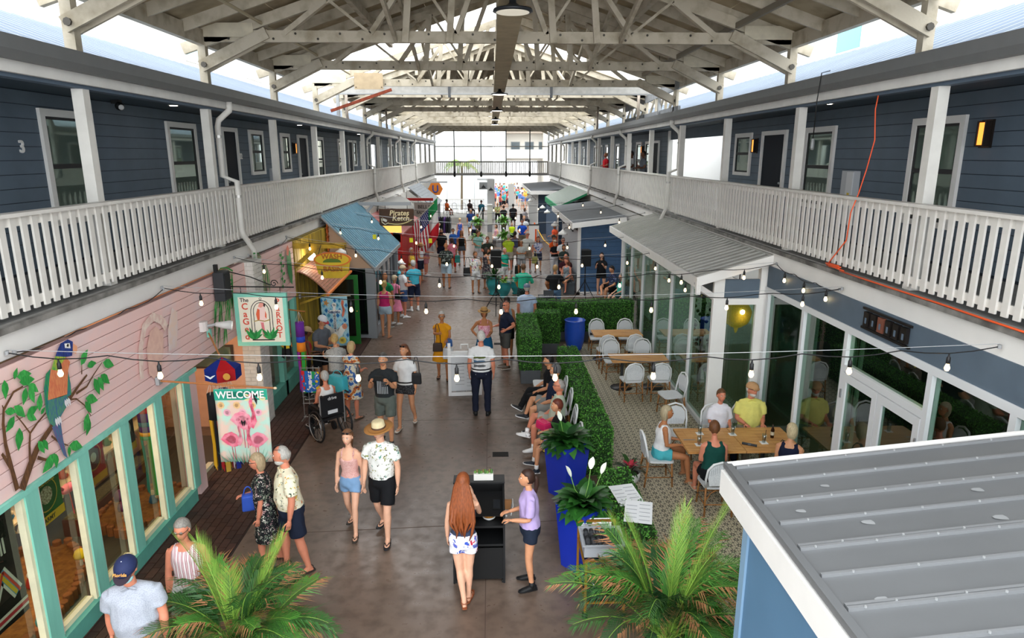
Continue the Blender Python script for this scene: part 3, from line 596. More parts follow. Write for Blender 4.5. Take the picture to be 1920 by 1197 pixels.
# wall speaker, floodlight
t = thing('wall_speaker', 'black wall speaker high on the pink wall under the balcony', 'speaker', (XS, 11.55, 2.95)); MB().bb(.02, .2, -.14, .14, 0, .5).build('cabinet', mat('#2b2d30', .6), t, bevel=.01); MB().bb(.2, .215, -.12, .12, .03, .47).build('grille', mat('#1d1e20', .8), t); MB().bb(0, .06, -.03, .03, .45, .62).build('bracket', BLACK, t)
t = thing('floodlight', 'white floodlight on an arm fixed to the pink wall', 'lamp', (XS, 10.85, 2.66)); MB().lathe([(.0, -.09), (.09, -.08), (.09, .08), (0, .09)], 12).build('junction_box', mat('#cfc6c2', .6), t); MB().tube([(.08, 0, 0), (.22, .05, .02)], .025, 8).build('arm', GREY, t)
MB().tube([(.2, .04, .02), (.3, .08, .0), (.42, .13, -.02)], [.035, .06, .085], 12).build('lamp_head', mat('#c9c7c4', .4), t, True); MB().tube([(.42, .13, -.02), (.44, .138, -.024)], .075, 12).build('lens', mat('#f3efe6', .3), t)
# ---- gift shop interior display
SAND = mat('#9c6a34', .95, col2='#7a4f26', sc=14, bump=.4); LOG = mat('#a5653a', .8, var=.3, sc=10)
def bed(label, pts):
    t = thing('sand_bed', label, 'display bed'); MB().prism(pts, (0, 0, .02), (1, 0, 0), (0, 1, 0), .09).build('sand', SAND, t); n = len(pts)
    for i in range(n):
        a, b = V(pts[i]), V(pts[(i+1) % n]); k = max(1, int((b-a).length/.115))
        for q in range(k):
            p = a.lerp(b, q/k); h = .13+.03*random.random(); MB().lathe([(.056, 0), (.056, h-.008), (.045, h)], 8, (p.x, p.y, .02)).build('edging_log', LOG, t)
bed('curved sand bed edged with log stubs behind the near window', [(-6.2, 6.2), (-5.35, 6.25), (-5.15, 6.9), (-5.25, 7.6), (-5.5, 8.2), (-5.95, 8.6), (-6.45, 8.4), (-6.5, 7.2)])
bed('second sand bed edged with log stubs deeper in the gift shop', [(-5.9, 9.05), (-5.3, 8.85), (-5.0, 9.2), (-5.0, 10.2), (-5.5, 10.3), (-6.0, 9.9)])
bed('third small sand bed with log edging at the lower left window corner', [(-5.6, 5.2), (-5.0, 5.15), (-5.0, 6.0), (-5.4, 6.05)])
def mushroom(x, y, z, h, c, label, dots=None):
    t = thing('garden_mushroom', label, 'ornament', (x, y, z)); MB().lathe([(.022, 0), (.018, h*.6), (.02, h*.7)], 8).build('stem', mat('#e3ddcf', .6), t, True)
    MB().lathe([(.03, h*.62), (.075, h*.6), (.08, h*.72), (.06, h*.9), (.02, h)], 14).build('mushroom_cap', mat(c, .35, var=.1), t, True)
for a in ((-5.4, 7.98, .1, .3, '#e8c61a', 'bright yellow mushroom ornament on the log edging'), (-5.6, 9.35, .1, .42, '#5b2a55', 'purple mushroom ornament, taller of the pair on the second bed'), (-5.45, 9.15, .1, .34, '#5b2a55', 'purple mushroom ornament, shorter of the pair on the second bed'), (-5.1, 6.75, .02, .35, '#2a8f8c', 'teal mushroom ornament at the window sill'), (-5.25, 5.75, .1, .3, '#d9cdbb', 'pale mushroom ornament near the lower left corner')): mushroom(*a)
def figurine(x, y, z, c, c2, label):
    t = thing('garden_figurine', label, 'ornament', (x, y, z)); MB().lathe([(.05, 0), (.07, .03), (.05, .1), (.03, .14)], 10).build('base', mat(c, .6, var=.2), t, True); MB().ell((0, 0, .17), (.04, .04, .045), 10, 8).build('head', mat(c2, .6), t, True); MB().ell((.05, 0, .1), (.03, .02, .03), 8, 6).build('arm', mat(c2, .6), t, True)
figurine(-5.8, 7.6, .11, '#b23a2a', '#c9c3b0', 'small red garden figurine on the near sand bed'); figurine(-6.05, 8.2, .11, '#3a5a48', '#c9c3b0', 'small green garden figurine at the back of the near sand bed'); figurine(-5.3, 9.7, .11, '#2a6a9a', '#c9b9a0', 'small blue garden figurine on the second sand bed')
t = thing('flamingo_ornament', 'pink flamingo ornament hanging behind the green banner', 'ornament', (-5.7, 8.4, 1.05)); MB().ell((0, 0, 0), (.06, .13, .07), 12, 8).build('body', mat('#e87f9a', .5), t, True); MB().tube([(0, -.1, .03), (0, -.17, .1), (0, -.2, .2), (0, -.25, .22)], [.025, .02, .018, .02], 8).build('neck', mat('#e87f9a', .5), t, True); MB().tube([(0, 0, .06), (0, 0, 1.2)], .003, 4).build('string', DARK, t); MB().tube([(0, .02, -.05), (0, .05, -.4)], .008, 6).build('leg', mat('#c9606f', .5), t)
lt = thing('lattice_shelf', 'cream lattice display shelf at the back of the gift shop', 'shelf'); LM = mat('#d8c7a4', .7)
for i in range(34):
    y = 7.2+i*.14
    for sg in (1, -1):
        a, b = (y, .35), (y+sg*.9, 1.9)
        if 7.1 < b[0] < 11.9: MB().beam((-6.52+.012*sg, a[0], a[1]), (-6.52+.012*sg, b[0], b[1]), .01, .035, (1, 0, 0)).build('lattice_strip', LM, lt)
for z in (.75, 1.25, 1.75): MB().bb(-6.5, -6.15, 7.3, 11.6, z, z+.03).build('shelf_board', LM, lt)
for i in range(14):
    figurine(-6.3, 7.5+i*.29, (.78, 1.28)[i % 2], ('#2f7a4a', '#b5452f', '#2a6a9a', '#c99a3a', '#4a8f8c')[i % 5], ('#c9b9a0', '#d0c060')[i % 2], 'shelf figurine on the lattice shelf, %s from the near end' % ORD[i])
pl = thing('planter_trough', 'brown planter trough below the lattice shelf', 'planter'); MB().bb(-6.2, -5.95, 8.9, 11, .02, .28).build('box', mat('#5a2f22', .7), pl); stuff(MB().bb(-6.18, -5.97, 8.92, 10.98, .26, .31).build('gravel', mat('#7d7356', .9, var=.5, sc=60, bump=1), pl))
for y in (5.5, 8.0, 11.2):  # lamps and their round fixtures added to brighten the shop interior
    t = thing('added_shop_lamp', 'added round ceiling lamp brightening the gift shop, %s' % {5.5: 'nearest', 8.0: 'middle', 11.2: 'farthest'}[y], 'ceiling lamp', (-5.7, y, 2.24)); MB().lathe([(.12, 0), (.13, -.03), (.0, -.05)], 16).build('diffuser', mat('#fff0d8', .4, emit=4.0), t, True); lamp((-5.7, y, 2.1), 9, '#ffd9a8', .12)
# banners hung inside the windows
def hbanner(label, y0, y1, z0, z1, col, x=-4.9, border=None, bot=None):
    t = thing('window_banner', label, 'banner', (x, (y0+y1)/2, z1)); w = (y1-y0)/2; h = z1-z0
    mm = MB(); n = 8
    vs = [(.012*sin(i*1.1), -w+2*w*i/n, zz) for zz in (0, -h) for i in range(n+1)]+[(.012*sin(i*1.1)-.006, -w+2*w*i/n, zz) for zz in (0, -h) for i in range(n+1)]
    k = n+1; fs = [(i, i+1, k+i+1, k+i) for i in range(n)]+[(2*k+i+1, 2*k+i, 3*k+i, 3*k+i+1) for i in range(n)]
    mm.add(vs, fs).build('cloth', mat(col, .8), t, True); MB().tube([(0, -w-.02, 0), (0, w+.02, 0)], .012, 6).build('rod', WOODT, t)
    if bot: MB().bb(.014, .017, -w, w, -h, -h+.1).build('fringe', mat(bot, .8), t)
    return t
t = hbanner('dark green army banner with a round seal inside the shop window', 6.57, 7.1, 1.45, 2.05, '#1f6a34', bot='#e0b820')
MB().tube([(.014, 0, -.27), (.018, 0, -.27)], .19, 24).build('seal_ring', mat('#c9a83a', .6), t); MB().tube([(.017, 0, -.27), (.02, 0, -.27)], .175, 24).build('seal_field', mat('#1a5a2c', .7), t); MB().tube([(.02, 0, -.27), (.022, 0, -.27)], .1, 20).build('seal_emblem', mat('#d8d2bd', .6, col2='#7a6a4a', sc=40), t)
text('UNITED STATES', 'seal_lettering', (.024, 0, -.13), .045, mat('#d9bd55', .6), t, (R(90), 0, R(90)), .001); text('ARMY', 'lettering', (.02, 0, -.55), .07, mat('#2a3a1a', .6), t, (R(90), 0, R(90)), .001)
t = hbanner('red marine banner with a round seal inside the shop window', 7.5, 7.98, 1.45, 2.05, '#a31e22', bot='#c9902a')
MB().tube([(.014, 0, -.25), (.018, 0, -.25)], .17, 24).build('seal_ring', mat('#b58a3a', .6), t); MB().tube([(.017, 0, -.25), (.02, 0, -.25)], .15, 24).build('seal_field', mat('#5a1418', .7), t); MB().tube([(.02, 0, -.25), (.022, 0, -.25)], .06, 20).build('seal_emblem', mat('#c9c3b5', .5), t)
t = hbanner('black and grey banner with a skull print inside the shop window', 8.42, 8.72, 1.5, 2.03, '#2c2c30', bot='#c9a02a'); MB().ell((.02, .0, -.2), (.006, .06, .08), 12, 8).build('skull_print', mat('#b5b2aa', .7), t)
t = hbanner('black team flag with white, blue and orange letter inside the lower left window', 5.45, 6.32, .75, 2.02, '#15161a')
text('MIAMI', 'lettering', (.02, .02, -.42), .24, mat('#e6e6e8', .5), t, (R(90), 0, R(90)), .001, sx=.75)
for cc, off, th in (('#e6e6e8', 0, .15), ('#3a9ad0', .0, .09), ('#e8c83a', -.02, .04), ('#d94a38', .03, .03)):
    mm = MB(); b = [(-.32, -1.0), (-.2, -.7), (-.02, -.92), (.14, -.66), (.32, -.98)]
    for p, q in zip(b, b[1:]): mm.beam((.018+th*.0, p[0]+off, p[1]), (.018, q[0]+off, q[1]), .003+.01*(.15-th), th, (0, 0, 1))
    mm.build('letter_stroke', mat(cc, .6), t)
MB().bb(.015, .018, -.43, .43, -1.2, -1.1).build('white_band', mat('#e8e6e4', .7), t); MB().bb(.018, .02, -.43, .43, -1.17, -1.13).build('red_band', mat('#c93a4a', .7), t)
# rainbow windsock inside the last bay
def windsock(label, x, y, z, segs, r=.09):
    t = thing('windsock', label, 'windsock', (x, y, z)); zz = 0
    for c, h, kind in segs:
        if kind == 't': MB().lathe([(r, zz), (r*1.02, zz-h)], 12).build('tube_band', mat(c, .8), t, True); zz -= h
        else:
            for q in range(6):
                a = q*pi/3; w = .035; MB().add([(cos(a)*r-sin(a)*w, sin(a)*r+cos(a)*w, zz), (cos(a)*r+sin(a)*w, sin(a)*r-cos(a)*w, zz), (cos(a)*r*.8+sin(a)*w, sin(a)*r*.8-cos(a)*w, zz-h*.5), (cos(a)*r+sin(a)*w, sin(a)*r-cos(a)*w, zz-h*(.9+.1*(q % 2))), (cos(a)*r-sin(a)*w, sin(a)*r+cos(a)*w, zz-h), (cos(a)*r*.8-sin(a)*w, sin(a)*r*.8+cos(a)*w, zz-h*.5)], [(0, 1, 2, 5), (5, 2, 3, 4)]).build('streamer', mat(c[q % len(c)], .8), t)
    mm = MB()
    for q in range(4): mm.tube([(cos(q*pi/2)*r, sin(q*pi/2)*r, 0), (0, 0, .22)], .003, 4)
    mm.build('bridle_strings', mat('#ddd8cc', .8), t); return t
windsock('purple and rainbow windsock hanging inside the last shop window', -5.15, 9.55, 1.75, [('#a02030', .06, 't'), ('#4a2a7a', .14, 't'), ('#2a6a8a', .07, 't'), ('#4a2a7a', .09, 't'), ('#d9a020', .06, 't'), ('#2a8a5a', .06, 't'), (('#2a8a8a', '#3a8a3a', '#c9a020', '#2a6a8a'), .9, 's')], .12)
# ---- yellow shop
YW = mat('#b5972e', .8, col2='#7d6a22', sc=5, stretch=(1, 1, .2)); YW2 = mat('#c9a52f', .75, col2='#8f7426', sc=4)
yw = struct(put('wall_left', None), 'rough yellow board front of the shop with the tub sign')
MB().bb(XS-.15, XS-.05, 16.3, 20.2, 0, 3.38).build('backing', mat('#6f5c1e', .9), yw)
for i in range(20): MB().bb(XS-.06, XS-.01+.02*random.random(), 16.32+i*.194, 16.5+i*.194, 0 if not 9 < i < 14 else 2.05, 3.36).build('board', YW, yw)
struct(MB().bb(XS-.04, XS-.0, 18.1, 19.0, 0, 2.05).build('door_30', mat('#1d1a14', .4)), 'dark doorway of the yellow shop')
t = thing('sign_bracket', 'yellow timber arm and brace holding the tub sign', 'bracket', (0, 16.32, 0)); MB().bb(XS, -3.5, -.06, .06, 3.2, 3.33).build('arm', YW2, t); MB().beam((XS, 0, 2.75), (-4.2, 0, 3.22), .1, .11, (0, 1, 0)).build('brace', YW2, t)
t = thing('tub_sign', 'yellow and orange wash tub sign lettered WASH BASIN', 'sign', (-3.8, 16.15, 2.8))
def ovl(rx, rz, cx=0, cz=0, n=28): return [(cx+rx*cos(2*pi*i/n), cz+rz*sin(2*pi*i/n)) for i in range(n)]
UX = (1, 0, 0)
MB().prism([(-.42, .12), (.42, .12), (.36, -.18), (.2, -.3), (-.2, -.3), (-.36, -.18)], (0, .02, 0), UX, W_, .05).build('tub_body', mat('#d9b52a', .6, var=.15), t)
MB().prism(ovl(.45, .17, 0, .16), (0, .0, 0), UX, W_, .06).build('rim', mat('#e0792a', .6), t); MB().prism(ovl(.4, .14, 0, .16), (0, -.06, 0), UX, W_, .01).build('rim_face', mat('#e3c02c', .6), t); MB().prism([(.22*cos(a), .09+.1*sin(a)) for a in [i*pi/10 for i in range(11)]], (0, -.075, 0), UX, W_, .008).build('opening', mat('#5d7a2a', .7), t)
text('WASH', 'lettering', (0, -.09, .23), .17, mat('#b5651e', .6), t, ext=.006); text('BASIN', 'lettering', (0, -.05, -.08), .17, mat('#b5651e', .6), t, ext=.006)
for x in (-.35, .35): MB().tube([(x, .02, .25), (x*.8, .12, .5)], .008, 5).build('chain', DARK, t)
t = thing('barrel_canopy', 'curved ribbed copper-brown canopy over the yellow shop door', 'canopy'); CM = mat('#b57a5e', .6, var=.3, sc=8)
n = 14; prof = [(XS+.72*(i/n)**.9, 2.66-.55*(i/n)**1.5) for i in range(n+1)]
for i in range(n): (a, b), (c, d) = prof[i], prof[i+1]; MB().beam(((a+c)/2, 16.4, (b+d)/2-.05), ((a+c)/2, 19.2, (b+d)/2+.05), hypot(c-a, d-b)*.9, .03, (c-a and -(d-b), 0, c-a)).build('slat', CM, t)
MB().tube([(prof[-1][0], 16.38, prof[-1][1]-.07), (prof[-1][0], 19.22, prof[-1][1]+.03)], .045, 8).build('front_roll', mat('#d9782e', .6), t)
for y in (16.45, 19.15): MB().beam((XS, y, 1.8), (XS+.66, y, 2.03), .03, .05).build('strut', YW2, t)
t = thing('globe_lamp', 'lit round globe lamp on the yellow wall', 'lamp', (XS+.02, 17.02, 2.9)); MB().tube([(0, 0, 0), (.15, 0, .02)], .02, 8).build('arm', BLACK, t); MB().ell((.2, 0, 0), (.1, .1, .1), 16, 12).build('globe', mat('#fff3dc', .4, emit=8.0), t, True)
t = thing('starfish_garland', 'orange starfish garland on the yellow wall', 'garland', (XS+.03, 19.55, 2.4))
for i in range(4): MB().prism([((.15 if j % 2 == 0 else .06)*cos(j*pi/5+pi/2), .15+i*.26+(.15 if j % 2 == 0 else .06)*sin(j*pi/5+pi/2)) for j in range(10)], (0, 0, 0), U_, W_, .04).build('starfish', mat('#c9672a', .7, var=.2), t)
t = thing('green_shop_door', 'open green framed glass door between the yellow shop and blue porch', 'door', (-4.72, 19.1, 0)); GR = mat('#1f7a2c', .5)
for a in ((0, .12, 0, 2.05), (.78, .9, 0, 2.05), (.12, .78, 1.93, 2.05), (.12, .78, 0, .25)): MB().bb(a[0], a[1], -.025, .025, a[2], a[3]).build('frame_member', GR, t)
MB().bb(.12, .78, -.005, .005, .25, 1.93).build('pane', mat('#1a1c18', .08, spec=.8), t); MB().ell((.84, -.05, 1.0), (.02, .03, .02), 8, 6).build('handle', mat('#c9a84a', .3, .8), t)
# ---- blue metal porch
BM = mat('#6f97a8', .4, .2, var=.12, sc=2)
t = thing('shop_porch', 'grey shop porch with a blue ribbed metal roof on the left', 'porch')
a0, a1, y0, y1 = (-3.38, 2.2), (-4.86, 3.72), 19.55, 25.0
v = [(a0[0], y0, a0[1]), (a0[0], y1, a0[1]), (a1[0], y1, a1[1]), (a1[0], y0, a1[1])]; v += [(x, y, z-.05) for x, y, z in v]
MB().add(v, [(0, 1, 2, 3), (7, 6, 5, 4), (0, 4, 5, 1), (2, 6, 7, 3), (0, 3, 7, 4), (1, 5, 6, 2)]).build('roof_sheet', BM, t)
for i in range(24): y = y0+.05+i*.235; MB().beam((a0[0], y, a0[1]+.012), (a1[0], y, a1[1]+.012), .03, .03).build('roof_rib', BM, t)
MB().bb(a0[0]-.02, a0[0]+.03, y0-.02, y1, a0[1]-.12, a0[1]).build('eave_fascia', GREY, t)
MB().beam((a0[0], y0-.01, a0[1]-.05), (a1[0], y0-.01, a1[1]-.05), .04, .12, (0, 1, 0)).build('rake_board', mat('#8f9396', .5), t)
MB().prism([(-4.72, 2.15), (-3.5, 2.15), (-4.72, 3.45)], (0, 19.72, 0), UX, W_, .04).build('gable', mat('#c9ab92', .8), t)
PG = mat('#8f9499', .6)
for (x, y) in ((-3.58, 19.85), (-3.58, 24.8)): MB().bb(x-.13, x+.13, y-.13, y+.13, 0, 2.2).build('column', PG, t)
for x in (-4.68,): MB().bb(x-.06, x+.06, 19.75, 19.9, 0, 2.2).build('column', PG, t)
MB().bb(-4.7, -3.5, 19.75, 19.85, 2.1, 2.2).build('lintel', DARK, t); MB().bb(-4.62, -3.72, 19.84, 19.86, .1, 2.1).build('front_glass', mat('#14161a', .06, spec=.8), t); MB().bb(-4.7, -3.5, 19.75, 19.9, 0, .1).build('threshold', PG, t)
for i in range(6): y = 20.0+i*.95; MB().bb(-3.6, -3.52, y-.04, y+.04, .3, 2.15).build('mullion', PG, t)
MB().bb(-3.57, -3.555, 19.98, 24.7, .3, 2.15).build('side_glass', mat('#14161a', .06, spec=.8), t); MB().bb(-3.62, -3.48, 19.98, 24.7, 0, .3).build('base_panel', PG, t)
def gooseneck(label, loc, s, col='#e9e7e2', rz=0, sc=1):
    t = thing('gooseneck_lamp', label, 'wall lamp', loc, rz); MB().lathe([(.05, -.02), (.05, .02)], 10).build('mount', BLACK, t)
    MB().tube([(0, 0, 0), (0, -.15*s, .12*s), (0, -.3*s, .12*s), (0, -.36*s, .02*s)], .013, 6).build('arm', BLACK, t, True)
    MB().lathe([(.03*s, .06*s), (.05*s, .02*s), (.15*s, -.05*s), (.18*s, -.13*s), (.165*s, -.13*s), (.0, -.06*s)], 18, (0, -.38*s, 0)).build('lamp_shade', mat(col, .4), t, True); return t
gooseneck('white dome lamp hanging under the porch gable', (-4.3, 19.7, 2.75), 1.0)
# ---- red shop
RD = mat('#c0241e', .55, var=.12, sc=3)
t = thing('red_shopfront', 'bright red boarded shopfront with open doorway', 'shopfront'); 
MB().bb(-4.72, -3.55, 26.6, 26.75, 2.05, 2.4).build('lintel', RD, t); MB().bb(-3.85, -3.5, 26.6, 26.9, 0, 2.4).build('pillar', RD, t)
for i in range(14): MB().bb(-3.56, -3.5, 26.92+i*.42, 27.3+i*.42, 0, 2.35).build('board', RD, t)
MB().bb(-3.62, -3.56, 26.9, 32.8, 0, 2.35).build('backing', mat('#8a1712', .6), t); MB().bb(-4.7, -3.86, 27.3, 27.4, 0, 2.05).build('doorway_panel', mat('#b59a2a', .7), t)
MB().bb(-4.72, -3.5, 26.55, 26.62, 2.42, 2.72).build('sign_band', mat('#e8b45a', .6, emit=.25), t)
v = [(-3.45, 26.6, 2.38), (-3.45, 33, 2.38), (-4.75, 33, 3.1), (-4.75, 26.6, 3.1)]; v += [(x, y, z-.06) for x, y, z in v]
MB().add(v, [(0, 1, 2, 3), (7, 6, 5, 4), (0, 4, 5, 1), (2, 6, 7, 3), (0, 3, 7, 4), (1, 5, 6, 2)]).build('sloped_roof', mat('#c77b78', .6), t)
t = thing('dome_awning', 'white rounded fabric awning above the red shop', 'awning', (-4.05, 29.3, 3.05))
MB().ell((0, 0, 0), (.78, 1.6, .62), 20, 10, fn=lambda p, q: V((q.x, q.y, max(q.z, 0)))).build('fabric', mat('#dcdad5', .7), t, True)
t = thing('hanging_sign', 'brown wooden sign lettered Pirates Ketch with a painted cutlass', 'sign', (-3.44, 24.9, 3.17))
MB().bb(-.63, .63, -.03, .03, -.31, .31).build('board', mat('#4a2f1a', .6, var=.2, sc=5), t, bevel=.04); CRM = mat('#e3cfa0', .6)
text('Pirates', 'lettering', (.1, -.035, .15), .26, CRM, t, ext=.006, shear=.15); text('Ketch', 'lettering', (.15, -.035, -.04), .26, CRM, t, ext=.006, shear=.15)
mm = MB(); pts = [(-.3+.85*i/10, -.22+.0*i-.02*sin(i/10*pi)*2+.13*(i/10)**3) for i in range(11)]
for p, q in zip(pts, pts[1:]): mm.beam((p[0], -.035, p[1]), (q[0], -.035, q[1]), .006, .035)
mm.build('cutlass_blade', mat('#cdbb80', .5), t); MB().tube([(-.3, -.036, -.2), (-.42, -.036, -.26), (-.53, -.036, -.18), (-.55, -.036, -.05), (-.5, -.036, -.02)], .016, 6).build('cutlass_guard', mat('#d8cfb0', .5), t); MB().box((-.43, -.036, -.1), (.16, .01, .09), (0, .5, 0)).build('cutlass_grip', mat('#c9c3b5', .5), t)
for x in (-.4, .4): MB().tube([(x, 0, .3), (x, 0, .44)], .01, 5).build('chain', DARK, t)
t = thing('sign_bracket', 'grey timber arm holding the brown cutlass sign', 'bracket', (0, 24.9, 0)); MB().bb(-4.9, -2.9, -.06, .06, 3.6, 3.72).build('arm', GREY, t); MB().beam((-4.85, 0, 3.0), (-4.3, 0, 3.6), .1, .1, (0, 1, 0)).build('brace', GREY, t)
t = thing('hanging_sign', 'pale grey sign lettered Bella Balsamic', 'sign', (-3.3, 34, 2.72)); MB().bb(-.5, .5, -.03, .03, -.36, .36).build('board', mat('#b5aca4', .7), t); SG = mat('#3a332e', .6); text('BELLA', 'lettering', (0, -.035, .14), .24, SG, t, ext=.005); text('BALSAMIC', 'lettering', (0, -.035, -.14), .2, SG, t, ext=.005, sx=.85)
t = thing('sign_beam', 'red horizontal beam above the grey Bella sign', 'beam', (0, 34, 0)); MB().bb(-4.9, -2.85, -.06, .06, 3.17, 3.3).build('beam', RD, t)
for x in (-3.6, -3.0): MB().tube([(x, 0, 3.2), (x, 0, 3.06)], .012, 5).build('hanger', DARK, t)
# ---- flags on poles
def flag(label, base, tip, cells, drop, extra=None, nm='flag', r0=.18, r1=.98):
    t = thing(nm, label, 'flag', base); d = V(tip)-V(base); MB().tube([(0, 0, 0), d], .015, 6).build('pole', mat('#c9c3b5', .4), t); MB().ell(d, (.03, .03, .03), 8, 6).build('finial', mat('#d9c98a', .3, .6), t)
    nu, nv = 12, 26; L = d.length
    def P(u, v): 
        p = d*(r0+(r1-r0)*u); return p+V((.05*sin(v*5+u*4)*v+.12*v*(1-u)*.6, .12*sin(u*7+v*3)*v-.05, -drop*v*(1-.12*u)))
    for name, m_, (u0, u1, v0, v1) in cells:
        n1, n2 = max(1, int((u1-u0)*nu+.5)), max(1, int((v1-v0)*nv+.5))
        vs = [P(u0+(u1-u0)*i/n1, v0+(v1-v0)*j/n2) for j in range(n2+1) for i in range(n1+1)]
        fs = [(j*(n1+1)+i, j*(n1+1)+i+1, (j+1)*(n1+1)+i+1, (j+1)*(n1+1)+i) for j in range(n2) for i in range(n1)]
        o = MB().add(vs, fs).build(name, m_, t, True); sm = o.modifiers.new('thick', 'SOLIDIFY'); sm.thickness = .006
    if extra: extra(t, P)
    return t
FR, FW, FB = mat('#b5182a', .8), mat('#e3e0dc', .8), mat('#232c66', .8)
cells = []
for i in range(13): cells.append(('stripe', FR if i % 2 == 0 else FW, (i/13, (i+1)/13, 0 if i < 6 else .42, 1)) if i < 6 else ('stripe', FR if i % 2 == 0 else FW, (i/13, (i+1)/13, .42, 1)))
cells.append(('canton', FB, (6/13, 1, 0, .42)))
def stars(t, P):
    mm = MB()
    for i in range(6):
        for j in range(7):
            p = P(.5+i*.085+(.04 if j % 2 else 0), .03+j*.057)+V((0, -.012, 0)); mm.prism([(.022*(1 if k % 2 == 0 else .45)*cos(k*pi/5+pi/2), .022*(1 if k % 2 == 0 else .45)*sin(k*pi/5+pi/2)) for k in range(10)], p, (1, 0, 0), (0, 0, 1), .003)
    stuff(mm.build('stars', FW, t))
flag('stars and stripes flag on a slanted pole at the red shop', (-3.5, 29.2, 2.3), (-2.42, 28.9, 3.4), cells, 1.75, stars, r0=.12, r1=.8)
flag('green, white and red tricolour flag beside the striped flag', (-3.5, 29.8, 2.35), (-2.25, 29.3, 3.62), [('green_band', mat('#1a8a4a', .8), (.0, 1, 0, .33)), ('white_band', FW, (0, 1, .33, .66)), ('red_band', mat('#c0202c', .8), (0, 1, .66, 1))], 1.75, r0=.62, r1=.98)
# ---- grey shingled porch, orange sign and far left shops
t = thing('shop_porch', 'far grey shingled gable porch on the left', 'porch'); SH = mat('#83878a', .8, var=.3, sc=6)
a0, a1, y0, y1 = (-3.2, 2.45), (-4.62, 3.6), 38.6, 45
for i in range(9):
    f0, f1 = i/9, (i+1)/9; MB().beam((a0[0]+(a1[0]-a0[0])*(f0+f1)/2, y0, a0[1]+(a1[1]-a0[1])*(f0+f1)/2+.0), (a0[0]+(a1[0]-a0[0])*(f0+f1)/2, y1, a0[1]+(a1[1]-a0[1])*(f0+f1)/2), .235, .03, (.6, 0, .82)).build('shingle_course', SH, t)
MB().prism([(-4.72, 2.35), (-3.3, 2.35), (-4.72, 3.5)], (0, y0+.1, 0), UX, W_, .04).build('gable', WHITE, t)
for y in (38.8, 41, 43, 44.8): MB().bb(-3.42, -3.3, y-.06, y+.06, 0, 2.4).build('column', GREY, t)
for i in range(12): MB().bb(-3.42, -3.38, 38.95+i*.5, 39.2+i*.5, .1, 2.3).build('door_panel', mat('#1d1f22', .3) if i % 2 else mat('#c9cbcc', .5), t)
t = thing('hanging_sign', 'orange diamond sign with a blue horseshoe letter under a grey bracket', 'sign', (-3.7, 46.2, 3.15)); MB().prism([(-.5, 0), (-.28, .4), (.28, .4), (.5, 0), (.28, -.4), (-.28, -.4)], (0, 0, 0), UX, W_, .06).build('board', mat('#c9701e', .6), t); MB().tube([(-.15, -.07, .25), (-.16, -.07, -.08), (-.08, -.07, -.2), (.08, -.07, -.2), (.16, -.07, -.08), (.15, -.07, .25)], .045, 6).build('letter', mat('#2a3f8a', .6), t); MB().bb(-1.06, .8, -.05, .05, .4, .5).build('arm', GREY, t)
struct(MB().bb(-4.95, -4.75, 33.0, 61, 0, 3.38).build('wall_left', mat('#cfccc6', .8, var=.05)), 'pale shop wall at the far left'); struct(MB().bb(-4.95, -4.75, 20.2, 33, 0, 3.38).build('wall_left', mat('#c0bdb6', .8)), 'wall behind the left porches')
t = thing('garment_rack', 'rack of black garments outside the far left shop', 'rack', (-3.05, 43, 0))
MB().tube([(-.5, 0, 0), (-.5, 0, 1.6), (.5, 0, 1.6), (.5, 0, 0)], .02, 6).build('rail', STEEL, t)
for i in range(7): MB().prism([(-.22, 0), (-.05, .12), (.05, .12), (.22, 0), (.24, -.9), (-.24, -.9)], (-.42+i*.14, 0, 1.45), (.3, .95, 0), W_, .05).build('garment', mat('#141416', .9) if i not in (1, 4) else mat('#5a3a7a', .9), t)
# ================================================================ RIGHT SIDE
# ---- cement tile floor
def tile_mat():
    t = NT('star_tile'); x, y, z = t.sep(t.co()); p = 1/.14
    def cen(a): return t.math('SUBTRACT', t.math('FRACT', t.math('ADD', t.math('MULTIPLY', a, p), .5)), .5)
    u, v = cen(x), cen(y); r = t.math('SQRT', t.math('ADD', t.math('MULTIPLY', u, u), t.math('MULTIPLY', v, v)))
    th = t.math('ARCTAN2', v, u); c8 = t.math('ABSOLUTE', t.math('COSINE', t.math('MULTIPLY', th, 4.0)))
    lim = t.math('ADD', t.math('MULTIPLY', c8, .24), .12); star = t.math('LESS_THAN', r, lim); hole = t.math('GREATER_THAN', r, .1)
    star = t.math('MULTIPLY', star, hole)
    au, av = t.math('ABSOLUTE', u), t.math('ABSOLUTE', v); dg = t.math('LESS_THAN', t.math('ABSOLUTE', t.math('SUBTRACT', au, av)), .03)
    cr = t.math('LESS_THAN', t.math('MINIMUM', au, av), .022); ln = t.math('MAXIMUM', dg, cr); ed = t.math('GREATER_THAN', t.math('MAXIMUM', au, av), .475)
    m = t.math('MAXIMUM', t.math('MAXIMUM', star, t.math('MULTIPLY', ln, t.math('GREATER_THAN', r, .33))), ed)
    t.l.new(t.mix(m, lin('#c9bfa4'), lin('#3a3530')), t.b.inputs['Base Color']); t.b.inputs['Roughness'].default_value = .55; return t.m
TM = tile_mat(); tf = struct(MB().bb(2.1, 8.4, -3, 18.76, -.02, .002).build('floor', mat('#8f8672', .8)), 'cream cement tile floor with dark star pattern in the dining area')
tme = MB().bb(-.1385, .1385, -.1385, .1385, 0, .006).mesh('tile', TM); far_ = MB()
for j in range(52):
    for i in range(12):
        x, y = 2.24+i*.28, 4.48+j*.28
        if x < 4.9 and 5.6 < y < 14 : 
            if i < 10 and 5.9 < y: put('tile', tme, tf, (x, y, .001)); continue
        far_.bb(x-.1385, x+.1385, y-.1385, y+.1385, .001, .007)
stuff(far_.build('tiles', TM, tf))
